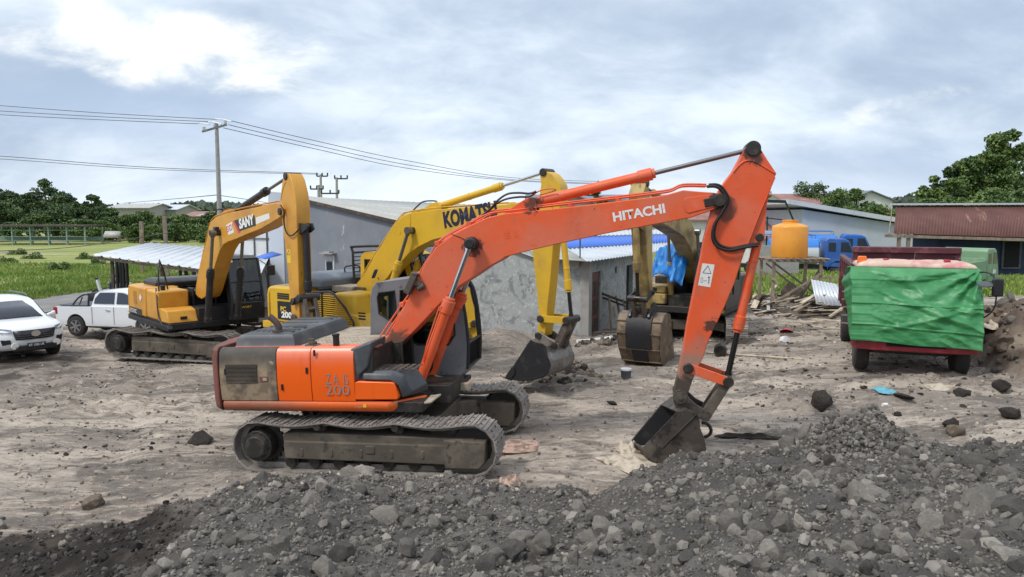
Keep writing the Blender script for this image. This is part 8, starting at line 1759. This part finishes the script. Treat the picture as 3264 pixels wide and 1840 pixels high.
def cn(scale, det, st, off, rough=.55, dist=0.0, rot=0.0):
    mp = N.new('ShaderNodeMapping'); mp.inputs['Scale'].default_value = st; mp.inputs['Location'].default_value = off; mp.inputs['Rotation'].default_value = (0, 0, rot)
    L.new(cb.outputs[0], mp.inputs[0]); n = N.new('ShaderNodeTexNoise'); n.inputs['Scale'].default_value = scale; n.inputs['Detail'].default_value = det
    n.inputs['Roughness'].default_value = rough; n.inputs['Distortion'].default_value = dist; L.new(mp.outputs[0], n.inputs['Vector']); return n.outputs['Fac']
def rmp(v, a, b, c=0, d=1):
    n = N.new('ShaderNodeMapRange'); n.interpolation_type = 'SMOOTHSTEP'; L.new(v, n.inputs[0])
    for i, q in enumerate((a, b, c, d)): n.inputs[i+1].default_value = q
    return n.outputs[0]
def mixc(f, a, b):
    n = N.new('ShaderNodeMix'); n.data_type = 'RGBA'
    if hasattr(f, 'links'): L.new(f, n.inputs[0])
    else: n.inputs[0].default_value = f
    for i, v in ((6, a), (7, b)):
        if hasattr(v, 'links'): L.new(v, n.inputs[i])
        else: n.inputs[i].default_value = (*v, 1)
    return n.outputs[2]
big = cn(1.45, 8, (.75, 1, 1), (3.1, 1.7, 0), .54, .25, R(-30)); fine = cn(4.6, 9, (.75, 1.15, 1), (7.7, 2.2, 0), .60, .3, R(-30))
mixf = mth('ADD', mth('MULTIPLY', big, .66), mth('MULTIPLY', fine, .34))
c1 = mixc(rmp(mixf, .36, .64), (.35, .44, .57), (.76, .84, .93))
# bright breaks in the cloud, low on the left
def blob(az, el, ra, re, th):
    d = Vector((math.sin(R(az))*math.cos(R(el)), math.cos(R(az))*math.cos(R(el)), math.sin(R(el))))
    ax = mth('SUBTRACT', mth('ARCTAN2', sp.outputs[0], sp.outputs[1]), R(az)); ay = mth('SUBTRACT', mth('ARCSINE', sp.outputs[2]), R(el))
    if th: ay = mth('SUBTRACT', ay, mth('MULTIPLY', ax, th))
    q = mth('ADD', mth('POWER', mth('DIVIDE', ax, R(ra)), 2), mth('POWER', mth('DIVIDE', ay, R(re)), 2))
    return rmp(q, 1.0, 0.0)
bl = mth('ADD', mth('ADD', blob(-23.5, 10.8, 18, 3.6, -.05), mth('MULTIPLY', blob(-33, 15.2, 7, 1.8, -.35), .9)), mth('ADD', mth('MULTIPLY', blob(25.5, 6.8, 9, 1.4, .25), .55), mth('MULTIPLY', blob(-21, 3, 20, 4, 0), .22)))
bl = mth('MULTIPLY', bl, 1.0, clamp=True)
brk = cn(5.5, 9, (.9, 1.1, 1), (4.3, 2.2, 0), .60, .3, R(-15))
bf = rmp(mth('ADD', mth('MULTIPLY', bl, .22), brk), .56, .90)
bf = mth('MULTIPLY', bf, rmp(bl, .0, .6))
c2 = mixc(bf, c1, (1.02, 1.02, .97))
dk = blob(-24, 6.5, 14, 2.8, -.05); dk2 = blob(25, 2.5, 14, 3.5, 0); dk3 = blob(-20, 21, 14, 3.4, .1)
c3 = mixc(mth('MULTIPLY', mth('ADD', mth('ADD', mth('MULTIPLY', dk, .5), mth('MULTIPLY', dk2, .45)), mth('MULTIPLY', dk3, .55), clamp=True), mth('SUBTRACT', 1.0, bf)), c2, (.40, .50, .67))
hz = rmp(sp.outputs[2], .08, -.01); c4 = mixc(mth('MULTIPLY', hz, .5), c3, (.76, .84, .92))
up = rmp(sp.outputs[2], .15, .75); c5 = mixc(mth('MULTIPLY', up, .7), c4, (.84, .90, .97))
skm = N.new('ShaderNodeVectorMath'); skm.operation = 'SCALE'; L.new(sky.outputs[0], skm.inputs[0]); skm.inputs['Scale'].default_value = .10
c6 = mixc(.06, c5, skm.outputs[0])
L.new(c6, bg.inputs[0]); bg.inputs[1].default_value = .86
SC.view_settings.view_transform = 'Standard'; SC.view_settings.look = 'None'; SC.view_settings.gamma = 1; SC.view_settings.exposure = .62
SC.cycles.max_bounces = 6; SC.cycles.transparent_max_bounces = 12
